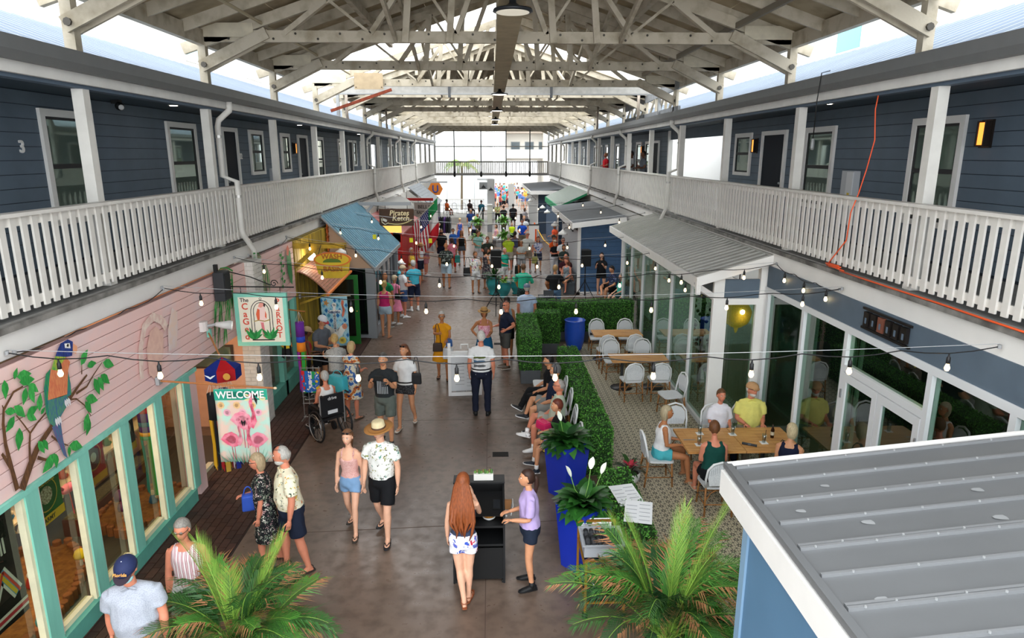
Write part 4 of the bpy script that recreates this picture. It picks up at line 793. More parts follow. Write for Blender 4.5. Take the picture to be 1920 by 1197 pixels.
# ---- near booth with metal roof, bottom right
t = thing('ticket_booth', 'blue booth with a grey metal shed roof at the lower right', 'booth'); BB = mat('#587d9c', .6, var=.06, sc=2)
MB().bb(2.12, 5.1, 1.0, 4.98, 0, 2.5).build('wall', BB, t); MB().bb(2.1, 2.13, 4.9, 5.0, 0, 2.5).build('corner_strip', mat('#7f9fba', .5), t)
def rp(x, y, h=0): return (x, y, 2.76+(x-2.05)*.1+h)
RG = mat('#76787a', .45, .3, var=.08, sc=1.5)
v = [rp(2.04, 1), rp(5.15, 1), rp(5.15, 5.32), rp(2.04, 5.32)]; v += [(x, y, z-.04) for x, y, z in v]
MB().add(v, [(0, 1, 2, 3), (7, 6, 5, 4), (0, 4, 5, 1), (2, 6, 7, 3), (0, 3, 7, 4), (1, 5, 6, 2)]).build('roof_sheet', RG, t)
MB().bb(2.0, 2.05, 1, 5.34, 2.5, 2.72).build('fascia', TRIM, t); MB().bb(2.02, 2.08, 1, 5.35, 2.74, 2.79).build('edge_flashing', RG, t); MB().beam(rp(2.04, 5.33, -.04), rp(5.15, 5.33, -.04), .03, .14).build('fascia', TRIM, t)
ys = [5.26, 4.98, 4.68, 4.66, 4.36, 4.06, 4.03, 3.73, 3.43, 3.4, 3.1, 2.8, 2.77, 2.4, 2.1]
for i, y in enumerate(ys): MB().beam(rp(2.1, y, .012), rp(5.15, y, .012), .022, .026).build('roof_seam', mat('#8a8c8e', .4, .3), t)
sc = MB()
for i, y in enumerate(ys):
    for q in range(7): p = rp(2.2+q*.42+.1*(i % 3), y-.012, .02); sc.add(*cyl(p, (0, 0, 1), .008, .012, 6))
stuff(sc.build('screws', mat('#c9cbcc', .3, .6), t))
for i in range(9): MB().lathe([(.03+.02*random.random(), 0), (.0, .001)], 9, rp(2.25+random.random()*2.2, 2.8+random.random()*2.2, .002), sx=1.6, sy=.7).build('chalk_smudge', mat('#8f9192', .8), t)
# ---- restaurant glass front under the right balcony
XG = 5.2; FRM = mat('#dfe1e3', .4)
struct(MB().bb(5.2, 5.34, -3, 12.3, 2.98, 3.38).build('wall_right', SLATE), 'slate blue fascia above the restaurant glass')
w = struct(put('window_90', None), 'white framed restaurant glass front beside the dining tables')
MB().bb(5.18, 5.3, -3, 12.3, 2.88, 2.98).build('head_frame', FRM, w); MB().bb(5.18, 5.3, -3, 9.3, 0, .08).build('sill_frame', FRM, w); MB().bb(5.18, 5.3, 9.3, 12.3, 0, .08).build('sill_frame', FRM, w)
TG = glass('#b9d2c6', .06, 'tinted_glass')
for y in (12.2, 10.72, 9.32, 7.4, 6.1, 4.8): MB().bb(5.18, 5.3, y-.045, y+.045, .08, 2.88).build('mullion', FRM, w)
for a, b in ((10.765, 12.155), (9.365, 10.675), (6.145, 7.355), (4.845, 6.055)): MB().bb(5.235, 5.245, a, b, .08, 2.88).build('pane', TG, w)
MB().bb(5.235, 5.245, 7.445, 9.275, 2.4, 2.88).build('transom_pane', TG, w); MB().bb(5.18, 5.3, 7.445, 9.275, 2.3, 2.4).build('transom_bar', FRM, w)
for k, (a, b) in enumerate(((7.45, 8.35), (8.37, 9.27))):
    d = struct(put('door_%d' % (40+k), None), 'white framed glass restaurant door, %s leaf' % ('nearer' if k == 0 else 'farther'))
    for q in ((a, a+.11, .02, 2.29), (b-.11, b, .02, 2.29), (a+.11, b-.11, 2.17, 2.29), (a+.11, b-.11, .02, .25)): MB().bb(5.17, 5.23, q[0], q[1], q[2], q[3]).build('frame_member', FRM, d)
    MB().bb(5.195, 5.205, a+.11, b-.11, .25, 2.17).build('pane', TG, d); MB().tube([(5.12, (b-.06) if k == 0 else (a+.06), .9), (5.12, (b-.06) if k == 0 else (a+.06), 1.25)], .013, 8).build('pull_handle', STEEL, d)
    for z in (.35, 1.9): MB().bb(5.15, 5.17, (a+.005) if k == 0 else (b-.03), (a+.03) if k == 0 else (b-.005), z, z+.13).build('hinge', STEEL, d)
# interior
struct(MB().bb(8.4, 8.5, -3, 20, 0, 3.3).build('wall_right', mat('#4b4a44', .8)), 'dark wall inside the restaurant'); struct(MB().bb(5.4, 8.4, 12.6, 12.7, 0, 3.3).build('wall_right', mat('#2e2f2c', .8)), 'dark partition inside the restaurant')
for i, y in enumerate((11.6, 10.1)):
    t = thing('curtain', 'pale hanging curtain inside the restaurant glass, %s' % ('farther' if i == 0 else 'nearer'), 'curtain', (5.75, y, 0)); mm = MB()
    for q in range(9): mm.tube([(.05*sin(q*2), -.25+q*.06, .01), (.05*sin(q*2), -.25+q*.06, 2.8)], .035, 6)
    mm.build('cloth', mat('#8fa094', .9), t, True)
# pendant rattan globe lamps
def globe_lamp(label, x, y, z, r):
    t = thing('pendant_lamp', label, 'pendant lamp', (x, y, z)); RM_ = mat('#c8953a', .6, var=.45, sc=40, emit=.14)
    MB().ell((0, 0, 0), (r, r, r), 24, 16, fn=lambda p, q: q*(1+.02*sin(p.z*40))).build('lamp_shade', RM_, t, True); MB().lathe([(.05, -r*.97), (.04, -r*1.15), (.015, -r*1.4)], 12).build('tail', RM_, t, True); MB().tube([(0, 0, r), (0, 0, (3.5 if x < 5.2 else 3.56 if y > 12 else 3.29)-z)], .012, 6).build('cord', BLACK, t)
    MB().ell((-.0, -r*1.0, .1), (.05, .03, .05), 10, 8).build('bulb', mat('#fff0c8', .4, emit=6.0), t, True); lamp((x, y-r-.15, z), 1.5, '#ffca7a', .1)
globe_lamp('yellow woven globe pendant lamp behind the pavilion front glass', 5.05, 13.3, 2.22, .29); globe_lamp('yellow woven globe pendant lamp inside the restaurant beyond the door', 6.2, 9.2, 2.75, .27); globe_lamp('yellow woven globe pendant lamp deep in the glass pavilion', 5.3, 16.2, 2.25, .3)
# unreadable dark metal sign on the fascia
t = thing('fascia_sign', 'dark metal lettered sign on the slate fascia above the restaurant door', 'sign', (5.19, 8.4, 3.2)); SM = mat('#2a2523', .4, .5)
MB().bb(-.03, 0, -.55, .55, .12, .15).build('rail', SM, t); MB().bb(-.03, 0, -.55, .55, -.15, -.12).build('rail', SM, t)
for i in range(6): MB().bb(-.05, -.0, -.5+i*.17, -.38+i*.17, -.1, .1).build('letter_block', SM if i != 3 else mat('#7a4a3a', .5), t); MB().bb(-.052, -.05, -.46+i*.17, -.42+i*.17, -.06, .02).build('letter_counter', mat('#5b6b7c', .6), t)
# ---- glass pavilion
pv = struct(put('wall_right', None), 'white framed glass pavilion wall along the dining area')
MB().bb(4.24, 4.36, 12.45, 21.4, 2.72, 2.84).build('head_frame', FRM, pv); MB().bb(4.24, 4.36, 12.45, 21.4, 0, .1).build('sill_frame', FRM, pv)
my = [12.5, 13.9, 15.5, 17.0, 18.55, 20.1, 21.35]
for y in my: MB().bb(4.25, 4.35, y-.045, y+.045, .1, 2.72).build('mullion', FRM, pv)
for a, b in zip(my, my[1:]): MB().bb(4.295, 4.305, a+.05, b-.05, .1, 2.72).build('pane', TG, pv)
MB().bb(4.24, 4.36, 12.45, 21.4, 2.84, 3.0).build('top_board', SLATE, pv)
pf = struct(put('wall_right', None), 'front of the glass pavilion with slate panel and white columns')
MB().bb(4.22, 4.5, 12.36, 12.44, 0, 2.62).build('column', TRIM, pf); MB().bb(5.05, 5.29, 12.36, 12.5, 0, 2.62).build('column', TRIM, pf); MB().bb(4.22, 5.29, 12.35, 12.44, 2.62, 2.74).build('lintel', TRIM, pf); MB().bb(4.42, 5.1, 12.4, 12.46, 2.74, 3.1).build('panel', SLATE, pf); MB().bb(4.22, 4.42, 12.36, 12.44, 2.74, 3.12).build('corner', TRIM, pf); MB().bb(5.1, 5.29, 12.36, 12.5, 2.74, 3.38).build('corner', TRIM, pf)
MB().bb(4.5, 5.05, 12.43, 12.44, .1, 2.62).build('pane', TG, pf); MB().bb(4.5, 5.05, 12.38, 12.48, 0, .1).build('sill', FRM, pf)
t = thing('pavilion_roof', 'pale corrugated metal shed roof over the glass pavilion', 'roof'); PR = mat('#b8b7b1', .5, .2, var=.12, sc=2)
def pr2(x, y, h=0): return (x, y, 3.17+(x-3.85)*.29+h)
v = [pr2(3.85, 12.2), pr2(5.3, 12.2), pr2(5.3, 21.6), pr2(3.85, 21.6)]; v += [(x, y, z-.03) for x, y, z in v]
MB().add(v, [(0, 1, 2, 3), (7, 6, 5, 4), (0, 4, 5, 1), (2, 6, 7, 3), (0, 3, 7, 4), (1, 5, 6, 2)]).build('roof_sheet', PR, t)
for i in range(37): y = 12.28+i*.252; MB().beam(pr2(3.86, y, .014), pr2(5.3, y, .014), .05, .03).build('roof_rib', PR, t)
MB().bb(3.82, 3.87, 12.18, 21.6, 2.98, 3.17).build('fascia', TRIM, t); MB().beam(pr2(3.83, 12.18, -.06), pr2(5.3, 12.18, -.06), .04, .17).build('rake', TRIM, t); MB().beam(pr2(5.28, 12.2, .03), pr2(5.28, 21.6, .03), .2, .02, (-.29, 0, 1)).build('flashing', mat('#c9c8c2', .4, .3), t)
# brackets under the roof tip
t = thing('roof_bracket', 'white corner bracket under the near tip of the pavilion roof', 'bracket'); MB().beam((4.25, 12.43, 2.75), (3.86, 12.25, 3.0), .1, .1).build('arm', TRIM, t); MB().bb(3.83, 3.91, 12.2, 12.28, 2.85, 3.1).build('block', TRIM, t)
# dark tree-like display inside the pavilion
t = thing('bead_tree', 'dark beaded tree sculpture inside the glass pavilion', 'sculpture', (5.0, 15.3, 0)); MB().tube([(0, 0, 0), (0, 0, 2.4)], .05, 8).build('stem', BLACK, t)
for i in range(60): a = i*2.4; z = .4+i*.034; r = .34-.1*z/2.4; MB().ell((r*cos(a), r*sin(a), z), (.045, .045, .045), 8, 6).build('bead', mat('#16211c', .3), t, True)
# ---- low and tall hedges
LEAFM = mat('#3f7a2c', .6, col2='#2a5a20', sc=40); HG = [mat('#356b22', .65), mat('#4f9030', .6), mat('#63a53a', .6), mat('#264f1a', .7)]
def hedge(label, x0, x1, y0, y1, zp, z1, dens=1700, pm_='#55585c', grp=None):
    t = thing('planter_hedge', label, 'hedge', ((x0+x1)/2, (y0+y1)/2, 0)); a, b = (x1-x0)/2, (y1-y0)/2
    if zp: MB().bb(-a+.02, a-.02, -b+.02, b-.02, 0, zp).build('planter_box', mat(pm_, .7, var=.1), t, bevel=.01)
    z0 = zp or .0
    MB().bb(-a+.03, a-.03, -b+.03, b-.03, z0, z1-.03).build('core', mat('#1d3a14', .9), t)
    m = MB(); rnd = random.Random(int(x0*100+y0*10))
    faces = [((0, 0, 1), 2*a, 2*b), ((1, 0, 0), 2*b, z1-z0), ((-1, 0, 0), 2*b, z1-z0), ((0, -1, 0), 2*a, z1-z0), ((0, 1, 0), 2*a, z1-z0)]
    for n, l1, l2 in faces:
        for _ in range(int(dens*l1*l2*(.35 if n[1] == 1 else 1))):
            u, w_ = rnd.random()-.5, rnd.random()-.5; o = rnd.uniform(-.03, .012)
            if n[2]: c = V((u*2*a, w_*2*b, z1+o))
            elif n[0]: c = V((n[0]*(a+o), u*2*b, z0+(w_+.5)*(z1-z0)))
            else: c = V((u*2*a, n[1]*(b+o), z0+(w_+.5)*(z1-z0)))
            d1 = V((rnd.uniform(-1, 1), rnd.uniform(-1, 1), rnd.uniform(-1, 1))).normalized(); nn = (V(n)+d1*.9).normalized(); d2 = nn.orthogonal().normalized(); d3 = nn.cross(d2); an = rnd.random()*6.28
            e1 = (d2*cos(an)+d3*sin(an))*rnd.uniform(.014, .024); e2 = nn.cross(e1)*.6
            m.add([c-e1, c+e2, c+e1, c-e2], [(0, 1, 2, 3)], rnd.choice((0, 0, 1, 1, 2, 3)))
    stuff(m.build('foliage', HG, t)); return t
hedge('tall hedge arm in a grey planter that the navy polo man leans on', .68, 1.2, 15.4, 17.85, .34, 1.2); hedge('tall hedge section at the back of the planter corner', 1.22, 1.9, 17.9, 18.4, .3, 1.18)
hedge('tall hedge behind the blue pot in a dark planter', 1.95, 3.02, 19.15, 19.7, .3, 1.18); hedge('tall hedge behind the farther dining table', 3.04, 4.2, 19.15, 19.7, .3, 1.2); hedge('short bright hedge end beside the light blue shirt man', 1.3, 1.9, 19.2, 19.7, .3, 1.2)
hedge('long low hedge dividing the aisle from the tile floor', 1.6, 2.07, 10.6, 15.75, .0, .86); hedge('short low hedge beside the menus and blue pots', 1.6, 2.07, 7.5, 9.35, .0, .78); hedge('low hedge at the foot of the right palm', 2.12, 2.5, 5.4, 6.6, .0, .6, 1200)
# ---- pots and plants
def tall_pot(label, x, y, rz):
    t = thing('square_pot', label, 'pot', (x, y, 0), rz); BLU = mat('#1c35b0', .35, var=.12, sc=2)
    a, b, h = .2, .265, .92
    v = [(s*a, q*a, 0) for s, q in ((-1, -1), (1, -1), (1, 1), (-1, 1))]+[(s*b, q*b, h) for s, q in ((-1, -1), (1, -1), (1, 1), (-1, 1))]+[(s*(b-.03), q*(b-.03), h) for s, q in ((-1, -1), (1, -1), (1, 1), (-1, 1))]+[(s*(b-.04), q*(b-.04), h-.08) for s, q in ((-1, -1), (1, -1), (1, 1), (-1, 1))]
    fs = [(3, 2, 1, 0)]+[(k+i, k+(i+1) % 4, k+4+(i+1) % 4, k+4+i) for k in (0, 4, 8) for i in range(4)]
    MB().add(v, fs).build('pot_body', BLU, t); MB().bb(-b+.05, b-.05, -b+.05, b-.05, h-.1, h-.07).build('soil', mat('#2a1d14', .9), t); return t
tall_pot('tall blue square pot beside the seated row, farther of two', 1.2, 10.0, 38); tall_pot('tall blue square pot beside the serving cart, nearer of two', 1.2, 8.0, 40)
def leafmesh(l, w, droop, n=5, fold=.25):
    vs = []; 
    for i in range(n+1):
        t_ = i/n; x = l*t_*(1-.25*droop*t_); z = l*(.15*t_-droop*.6*t_*t_); ww = w*(sin(pi*min(1, t_*.93+.07))**.8)*(1 if i < n else 0)
        vs += [(x, -ww, z+ww*fold), (x, 0, z), (x, ww, z+ww*fold)]
    return vs, [(i*3+j, (i+1)*3+j, (i+1)*3+j+1, i*3+j+1) for i in range(n) for j in (0, 1)]
def leafy(t, n, l, w, cols, z0, tilt=(20, 80), rnd=None, name='leaf', base=.04):
    rnd = rnd or random.Random(n); mats = [mat(c, .35, var=.2, sc=8) for c in cols]
    vs, fs = leafmesh(l, w, .9); ms = [MB().add(vs, fs).mesh(name, m_, True) for m_ in mats]
    for i in range(n):
        a = i*2.399+rnd.uniform(-.3, .3); el = R(rnd.uniform(*tilt)); s = rnd.uniform(.7, 1.15)
        put(name, rnd.choice(ms), t, (base*cos(a), base*sin(a), z0), Euler((0, -el, a)), (s, s, s))
DG = ('#1f4a1c', '#2b5f24', '#18401a', '#35702a')
for x, y, lb, n_ in ((1.2, 10.0, 'dark leafy peace lily in the farther blue pot', 70), (1.2, 8.0, 'peace lily with white flowers in the nearer blue pot', 80)):
    t = thing('peace_lily', lb, 'plant', (x, y, .85)); leafy(t, n_+45, .44, .095, DG+('#3f7a34', '#2b5f24'), .02, (0, 82))
    fl = [(-.1, .05, .4, 120)] if y > 9 else [(-.16, .12, .4, 150), (.1, .14, .5, 60), (.24, .12, .44, 30)]
    for fx, fy, fz, az in fl:
        MB().tube([(0, 0, .1), (fx*.7, fy*.7, fz*.6), (fx, fy, fz)], .006, 5).build('flower_stalk', mat('#6f9a4a', .6), t); vs, fs = leafmesh(.17, .045, .1); put('flower', MB().add(vs, fs).mesh('flower', mat('#ecefe2' if fx < .25 else '#b5d070', .5), True), t, (fx, fy, fz), Euler((0, R(-55), R(az))))
t = thing('bromeliad', 'red flowering bromeliad in a white bowl on the tile floor', 'plant', (2.32, 10.35, .2)); leafy(t, 26, .34, .028, ('#243f1c', '#2f5424', '#3a3a20'), .02, (10, 70)); leafy(t, 14, .17, .022, ('#a5243a', '#c0394a'), .08, (40, 85), name='red_bract')
t = thing('white_bowl_pot', 'round white bowl pot holding the bromeliad', 'pot', (2.32, 10.35, 0)); MB().lathe([(.12, 0), (.17, .08), (.18, .2), (.165, .2), (.15, .1), (0, .09)], 24).build('bowl', mat('#d9dad6', .4), t, True); MB().lathe([(.15, .17), (0, .18)], 18).build('soil', mat('#2a1d14', .9), t)
t = thing('round_blue_pot', 'large round glossy blue pot at the hedge corner', 'pot', (2.36, 18.35, 0)); MB().lathe([(.19, 0), (.21, .03), (.28, .3), (.295, .6), (.285, .84), (.305, .87), (.275, .88), (.26, .8), (.0, .75)], 32).build('pot_body', mat('#2a55c0', .2, var=.15, sc=3), t, True); MB().lathe([(.255, .78), (0, .79)], 24).build('soil', mat('#2b2a2c', .9), t)
def palm(label, x, y, fronds, seed, hgt=.5, sz=1):
    t = thing('potted_palm', label, 'palm', (x, y, 0)); rnd = random.Random(seed); MB().lathe([(.16, 0), (.2, .2), (.22, .24), (.19, .24), (.16, .18), (0, .18)], 20).build('pot', mat('#2f3336', .6), t, True)
    G1 = [mat('#34622a', .5), mat('#4f8a34', .5), mat('#86ad45', .5), mat('#26502a', .55)]; BR = mat('#a8764e', .8)
    for i in range(fronds):
        a = i*2.399+rnd.uniform(-.5, .5); new = i < 5; el = rnd.uniform(1.2, 1.48) if new else rnd.uniform(.75, 1.42); L = rnd.uniform(.8, 1.25)*sz*(1.35 if new else 1); n = 30; pts = [V((.07*cos(a), .07*sin(a), hgt*rnd.uniform(.7, 1)))]; cv = rnd.uniform(.9, 1.5) if not new else .35; tw = rnd.uniform(-.4, .4)
        for k in range(n):
            s = k/n; bend = el-cv*s**1.8; aa = a+tw*s; pts.append(pts[-1]+V((cos(aa)*cos(bend), sin(aa)*cos(bend), sin(bend)))*(L/n))
        m = MB(); m.tube([V((.03*cos(a), .03*sin(a), .15))]+pts, [.013]+[.011*(1-.85*k/n) for k in range(n+1)], 5, 2); dry = rnd.random() < .45 and not new; g = 2 if new else rnd.choice((0, 0, 1, 1, 3))
        for k in range(8, n):
            d = (pts[k+1]-pts[k]).normalized(); sd = d.cross(V((0, 0, 1))).normalized(); s = (k-8)/(n-8); ll = (.34*sin(pi*(s*.72+.2))+.05)
            for sg in (-1, 1):
                for h in (rnd.uniform(0, .3), rnd.uniform(.5, .9)):
                    q = rnd.uniform(.75, 1.15); tip = (sd*sg*(.62 if not new else .35)+d*(.75+.25*s)+V((0, 0, .18))).normalized(); b0 = pts[k]+d*(L/n)*h; md = b0+tip*ll*q*.5; e = md+(tip+V((0, 0, -rnd.uniform(.25, .95) if not new else -.1))).normalized()*ll*q*.5; wv = d*.0075
                    m.add([b0-wv*.6, b0+wv*.6, md+wv, md-wv], [(0, 1, 2, 3)], g); m.add([md-wv, md+wv, e], [(0, 1, 2)], 4 if (dry and rnd.random() < .3+.6*s) or rnd.random() < .1 else g)
        m.build('frond', G1+[BR], t)
    return t
palm('bushy potted palm with browning tips beside the grey polo man, lower left', -2.66, 6.12, 46, 3, .42, .92); palm('bushy potted palm with tall yellow-green fronds beside the tile floor', 1.86, 6.2, 54, 11, .42, 1.12)
# teal urns in the aisle with plants
for i, (x, y, s, lb) in enumerate(((.12, 26.2, 1.0, 'large teal urn in the middle of the aisle'), (.5, 25.6, .85, 'teal urn in front of the larger urn'), (1.0, 26.3, .7, 'small teal urn to the right of the others'))):
    t = thing('teal_urn', lb, 'urn', (x, y, 0)); MB().lathe([(q*s, z*s) for q, z in ((.2, 0), (.24, .04), (.17, .1), (.28, .3), (.33, .5), (.28, .68), (.32, .72), (.27, .72), (0, .66))], 22).build('body', mat('#2f8f92', .3, var=.25, sc=5), t, True); 
    p = thing('urn_plant', ('dark broad-leaved plant in the large teal urn', 'light green plant in the front teal urn', 'green plant in the small teal urn')[i], 'plant', (x, y, .68*s)); leafy(p, (40, 24, 18)[i], (.55, .3, .26)[i], .05, (DG, ('#6fa83a', '#8fbf45'), ('#4f8f30', '#7fb045'))[i], .0, (15, 85))
# ---- furniture
def chair(label):
    t = thing('bistro_chair', label, 'chair'); WV = mat('#e3e5e6', .55, col2='#c9cdd0', sc=120, stretch=(1, 1, 1)); WF = mat('#e4e6e7', .4)
    def rr(w, y0, y1, n=8):
        p = []
        for cx, cy, a0 in ((w-.08, y1-.08, 0), (-w+.08, y1-.08, 90), (-w+.06, y0+.06, 180), (w-.06, y0+.06, 270)):
            for k in range(4): a = R(a0+k*30); p.append((cx+.07*cos(a), cy+.07*sin(a)))
        return p
    MB().prism(rr(.22, -.22, .2), (0, 0, .43), (1, 0, 0), (0, 1, 0), .035).build('seat', WV, t)
    arch = [(-.2, .19, .44), (-.215, .23, .62), (-.2, .26, .78), (-.13, .28, .88), (0, .285, .92), (.13, .28, .88), (.2, .26, .78), (.215, .23, .62), (.2, .19, .44)]
    MB().tube(arch, .018, 8).build('back_frame', WF, t, True)
    bp = [(-.165, .52), (.165, .52), (.19, .64), (.175, .77), (.11, .85), (0, .885), (-.11, .85), (-.175, .77), (-.19, .64)]
    MB().prism(bp, (0, .255, 0), (1, 0, 0), (0, .0, 1), .014).build('backrest', WV, t)
    for x in range(-5, 6): MB().beam((x*.03, .236, .54), (x*.03, .262, .88-abs(x)*.022), .008, .006, (0, 1, 0)).build('weave_rib', mat('#b9bdc0', .5), t)
    for sx in (-1, 1):
        MB().tube([(sx*.19, -.19, .43), (sx*.205, -.215, 0)], .016, 8).build('leg', RATTAN, t, True); MB().tube([(sx*.2, .2, .46), (sx*.21, .255, 0)], .016, 8).build('leg', RATTAN, t, True)
        MB().tube([(sx*.2, -.2, .17), (sx*.2, .235, .17)], .01, 6).build('stretcher', RATTAN, t, True)
        for y in (-.205, .24): MB().lathe([(.019, 0), (.019, .02)], 8, (sx*.2, y, .16)).build('binding', mat('#2a2a2c', .5), t)
        MB().tube([(sx*.2, .215, .25), (sx*.12, .21, .38), (sx*.03, .2, .42)], .009, 6).build('brace', RATTAN, t, True); MB().tube([(sx*.2, -.2, .25), (sx*.12, -.2, .38), (sx*.03, -.2, .42)], .009, 6).build('brace', RATTAN, t, True)
    MB().tube([(-.2, -.205, .2), (.2, -.205, .2)], .01, 6).build('stretcher', RATTAN, t, True); MB().tube([(-.205, .24, .2), (.205, .24, .2)], .01, 6).build('stretcher', RATTAN, t, True)
    return t
c0 = chair('white woven bistro chair with tan legs, left far side of the farther dining table'); c0.location = (2.95, 17.95, .007); GC = 'bistro chairs in the dining area'; c0['group'] = GC
for x, y, rz, l in ((3.75, 17.95, 0, 'white bistro chair, right far side of the farther dining table'), (2.98, 16.75, 180, 'white bistro chair, left near side of the farther dining table'), (3.72, 16.8, 176, 'white bistro chair, right near side of the farther dining table'),
    (3.0, 15.85, 3, 'white bistro chair, left far side of the nearer small table'), (3.78, 15.85, 0, 'white bistro chair, right far side of the nearer small table'), (3.15, 14.35, 184, 'white bistro chair, left near side of the nearer small table'), (3.78, 14.35, 178, 'white bistro chair, right near side of the nearer small table'),
    (3.8, 13.35, -80, 'empty white bistro chair turned sideways against the pavilion glass'), (2.78, 10.35, 90, 'white bistro chair under the woman in the white tank top'), (3.4, 11.35, 0, 'empty white bistro chair with ribbed back at the far left of the big table'),
    (4.08, 11.3, 0, 'white bistro chair under the woman in the embroidered blouse'), (4.66, 11.35, 0, 'white bistro chair under the man in the yellow shirt'), (3.45, 9.42, 178, 'white bistro chair under the woman in the green tank top'), (4.05, 9.3, 174, 'empty white bistro chair on the near side of the big table'), (4.6, 9.4, 150, 'white bistro chair under the blond woman in navy'),
    (1.15, 14.15, -90, 'empty white bistro chair at the far end of the aisle row'), (1.28, 13.25, -90, 'white bistro chair under the dark haired person in the aisle row'), (1.3, 12.5, -90, 'white bistro chair under the grey bearded man in navy'), (1.28, 11.6, -90, 'white bistro chair under the bald man in pale green'), (1.26, 10.75, -90, 'white bistro chair under the curly haired person behind the plant')): dup(c0, (x, y, .007 if x > 2.2 else 0), rz, l, GC)
def table(label, x, y, w, d, base=True):
    t = thing('dining_table', label, 'table', (x, y, .007)); n = max(4, int(w/.12))
    for i in range(n): MB().bb(-w/2+i*w/n+.001, -w/2+(i+1)*w/n-.001, -d/2, d/2, .71, .75).build('plank', WOODT, t)
    MB().bb(-w/2+.05, w/2-.05, -d/2+.05, d/2-.05, .69, .71).build('underframe', mat('#7a5228', .6), t)
    for sx in ((-1, 1) if w > 1 else (0,)): MB().tube([(sx*w*.28, 0, .03), (sx*w*.28, 0, .7)], .035, 10).build('pedestal', mat('#4a4b4d', .4, .5), t); MB().lathe([(.26, 0), (.26, .015), (.05, .035)], 24, (sx*w*.28, 0, 0)).build('base_disc', mat('#3a3a3b', .4, .5), t, True)
table('small light wood table farther from the camera in the dining area', 3.36, 17.35, 1.3, .62); table('light wood table in the middle of the dining area', 3.45, 15.08, 1.32, .62); table('left half of the big wooden table with drinks', 3.62, 10.36, .94, .95); table('right half of the big wooden table with a beer bottle', 4.57, 10.36, .94, .95)
def tumbler(label, x, y, fill=None):
    t = thing('drink_glass', label, 'glass', (x, y, .76)); MB().lathe([(.03, 0), (.037, .15), (.034, .15), (.028, .008), (0, .008)], 14).build('glass', glass('#e9eeee', .08, 'tumbler'), t, True); MB().tube([(.01, 0, .01), (.025, .01, .22)], .004, 5).build('straw', BLACK, t); 
    if fill: MB().lathe([(.028, .01), (.03, .05), (0, .05)], 12).build('drink', mat(fill, .3), t, True)
    n = thing('napkin', 'paper napkin under the '+label, 'napkin', (x, y, .757)); MB().bb(-.06, .06, -.06, .06, 0, .0015).build('sheet_lower', mat('#e9e8e6', .8), n); MB().bb(-.055, .058, -.058, .05, .0015, .003).build('sheet_upper', mat('#efeeec', .8), n)
tumbler('glass of amber drink on the big table', 3.4, 10.15, '#b5651e'); tumbler('clear glass in front of the empty chair', 3.55, 10.6); tumbler('clear glass in front of the embroidered blouse woman', 4.1, 10.55); tumbler('clear glass on the right half of the big table', 4.5, 10.2)
t = thing('beer_bottle', 'brown beer bottle on the big table', 'bottle', (4.72, 10.4, .757)); MB().lathe([(.03, 0), (.031, .14), (.013, .19), (.012, .24), (0, .24)], 14).build('bottle', mat('#2a150a', .15), t, True); MB().lathe([(.0316, .05), (.0316, .11)], 14).build('bottle_label', mat('#c9c0a8', .6), t)
t = thing('rolled_napkin', 'dark grey rolled napkin on the big table', 'napkin', (4.22, 10.1, .775)); MB().tube([(-.1, .06, 0), (.1, -.06, 0)], .022, 8).build('roll', mat('#3a3c3f', .8), t, True); MB().tube([(-.02, .012, 0), (.02, -.012, 0)], .025, 8).build('band', mat('#55585c', .8), t)
t = thing('cutlery', 'knife and fork laid on the left half of the table', 'cutlery', (3.3, 10.35, .758)); MB().bb(-.1, .1, -.02, -.008, 0, .003).build('knife', STEEL, t); MB().bb(-.1, .1, .01, .02, 0, .003).build('fork', STEEL, t)
t = thing('shoulder_purse', 'dark purse lying on the right half of the big table', 'purse', (4.75, 10.0, .757)); MB().ell((0, 0, .05), (.1, .07, .05), 14, 8).build('body', mat('#26282c', .6), t, True); MB().tube([(-.08, 0, .07), (0, .08, .1), (.08, 0, .07)], .008, 6).build('strap', mat('#26282c', .6), t)
# ---- host stand
t = thing('host_stand', 'black wooden host stand with open shelves', 'stand', (-.18, 7.98, 0)); K = mat('#17181a', .5, var=.15, sc=4)
for sx in (-1, 1): MB().prism([(-.33, 0), (.33, 0), (.33, 1.18), (.2, 1.18), (-.33, .98)], (sx*.335, 0, 0), (0, 1, 0), (0, 0, 1), .025*-sx).build('side_panel', K, t)
MB().bb(-.31, .31, .3, .32, .05, 1.15).build('front_panel', K, t); MB().bb(-.31, .31, -.3, .3, .05, .08).build('bottom_shelf', K, t); MB().bb(-.31, .31, -.3, .3, .52, .55).build('shelf', K, t); MB().bb(-.31, .31, -.3, .3, .78, .81).build('shelf', K, t)
MB().bb(-.34, .34, .12, .34, 1.18, 1.2).build('top_ledge', K, t); MB().bb(-.31, .31, -.31, -.29, .05, .5).build('lower_door', mat('#0f1011', .5), t)
MB().box((0, -.08, 1.0), (.62, .42, .02), (R(17), 0, 0)).build('sloped_top', mat('#101113', .45), t)
for sx in (-1, 1):
    for y in (-.3, .3): MB().bb(sx*.31-.02, sx*.31+.02, y-.02, y+.02, 0, .05).build('foot', K, t)
    MB().ell((sx*.35, -.3, .95), (.012, .012, .012), 8, 6).build('bolt', mat('#d9d9d9', .3), t)
t = thing('succulent_planter', 'small white box planter of succulents on the host stand', 'planter', (-.12, 8.2, 1.2)); MB().bb(-.13, .13, -.05, .05, 0, .09).build('box', mat('#e2e0da', .5), t, bevel=.005)
for i in range(9): MB().ell((-.11+i*.027, .02*sin(i*2), .1), (.02, .022, .025+.012*(i % 3)), 7, 5).build('succulent', mat(('#6f9a4a', '#8a7a4a', '#4f7a3a')[i % 3], .6, var=.4, sc=60), t)
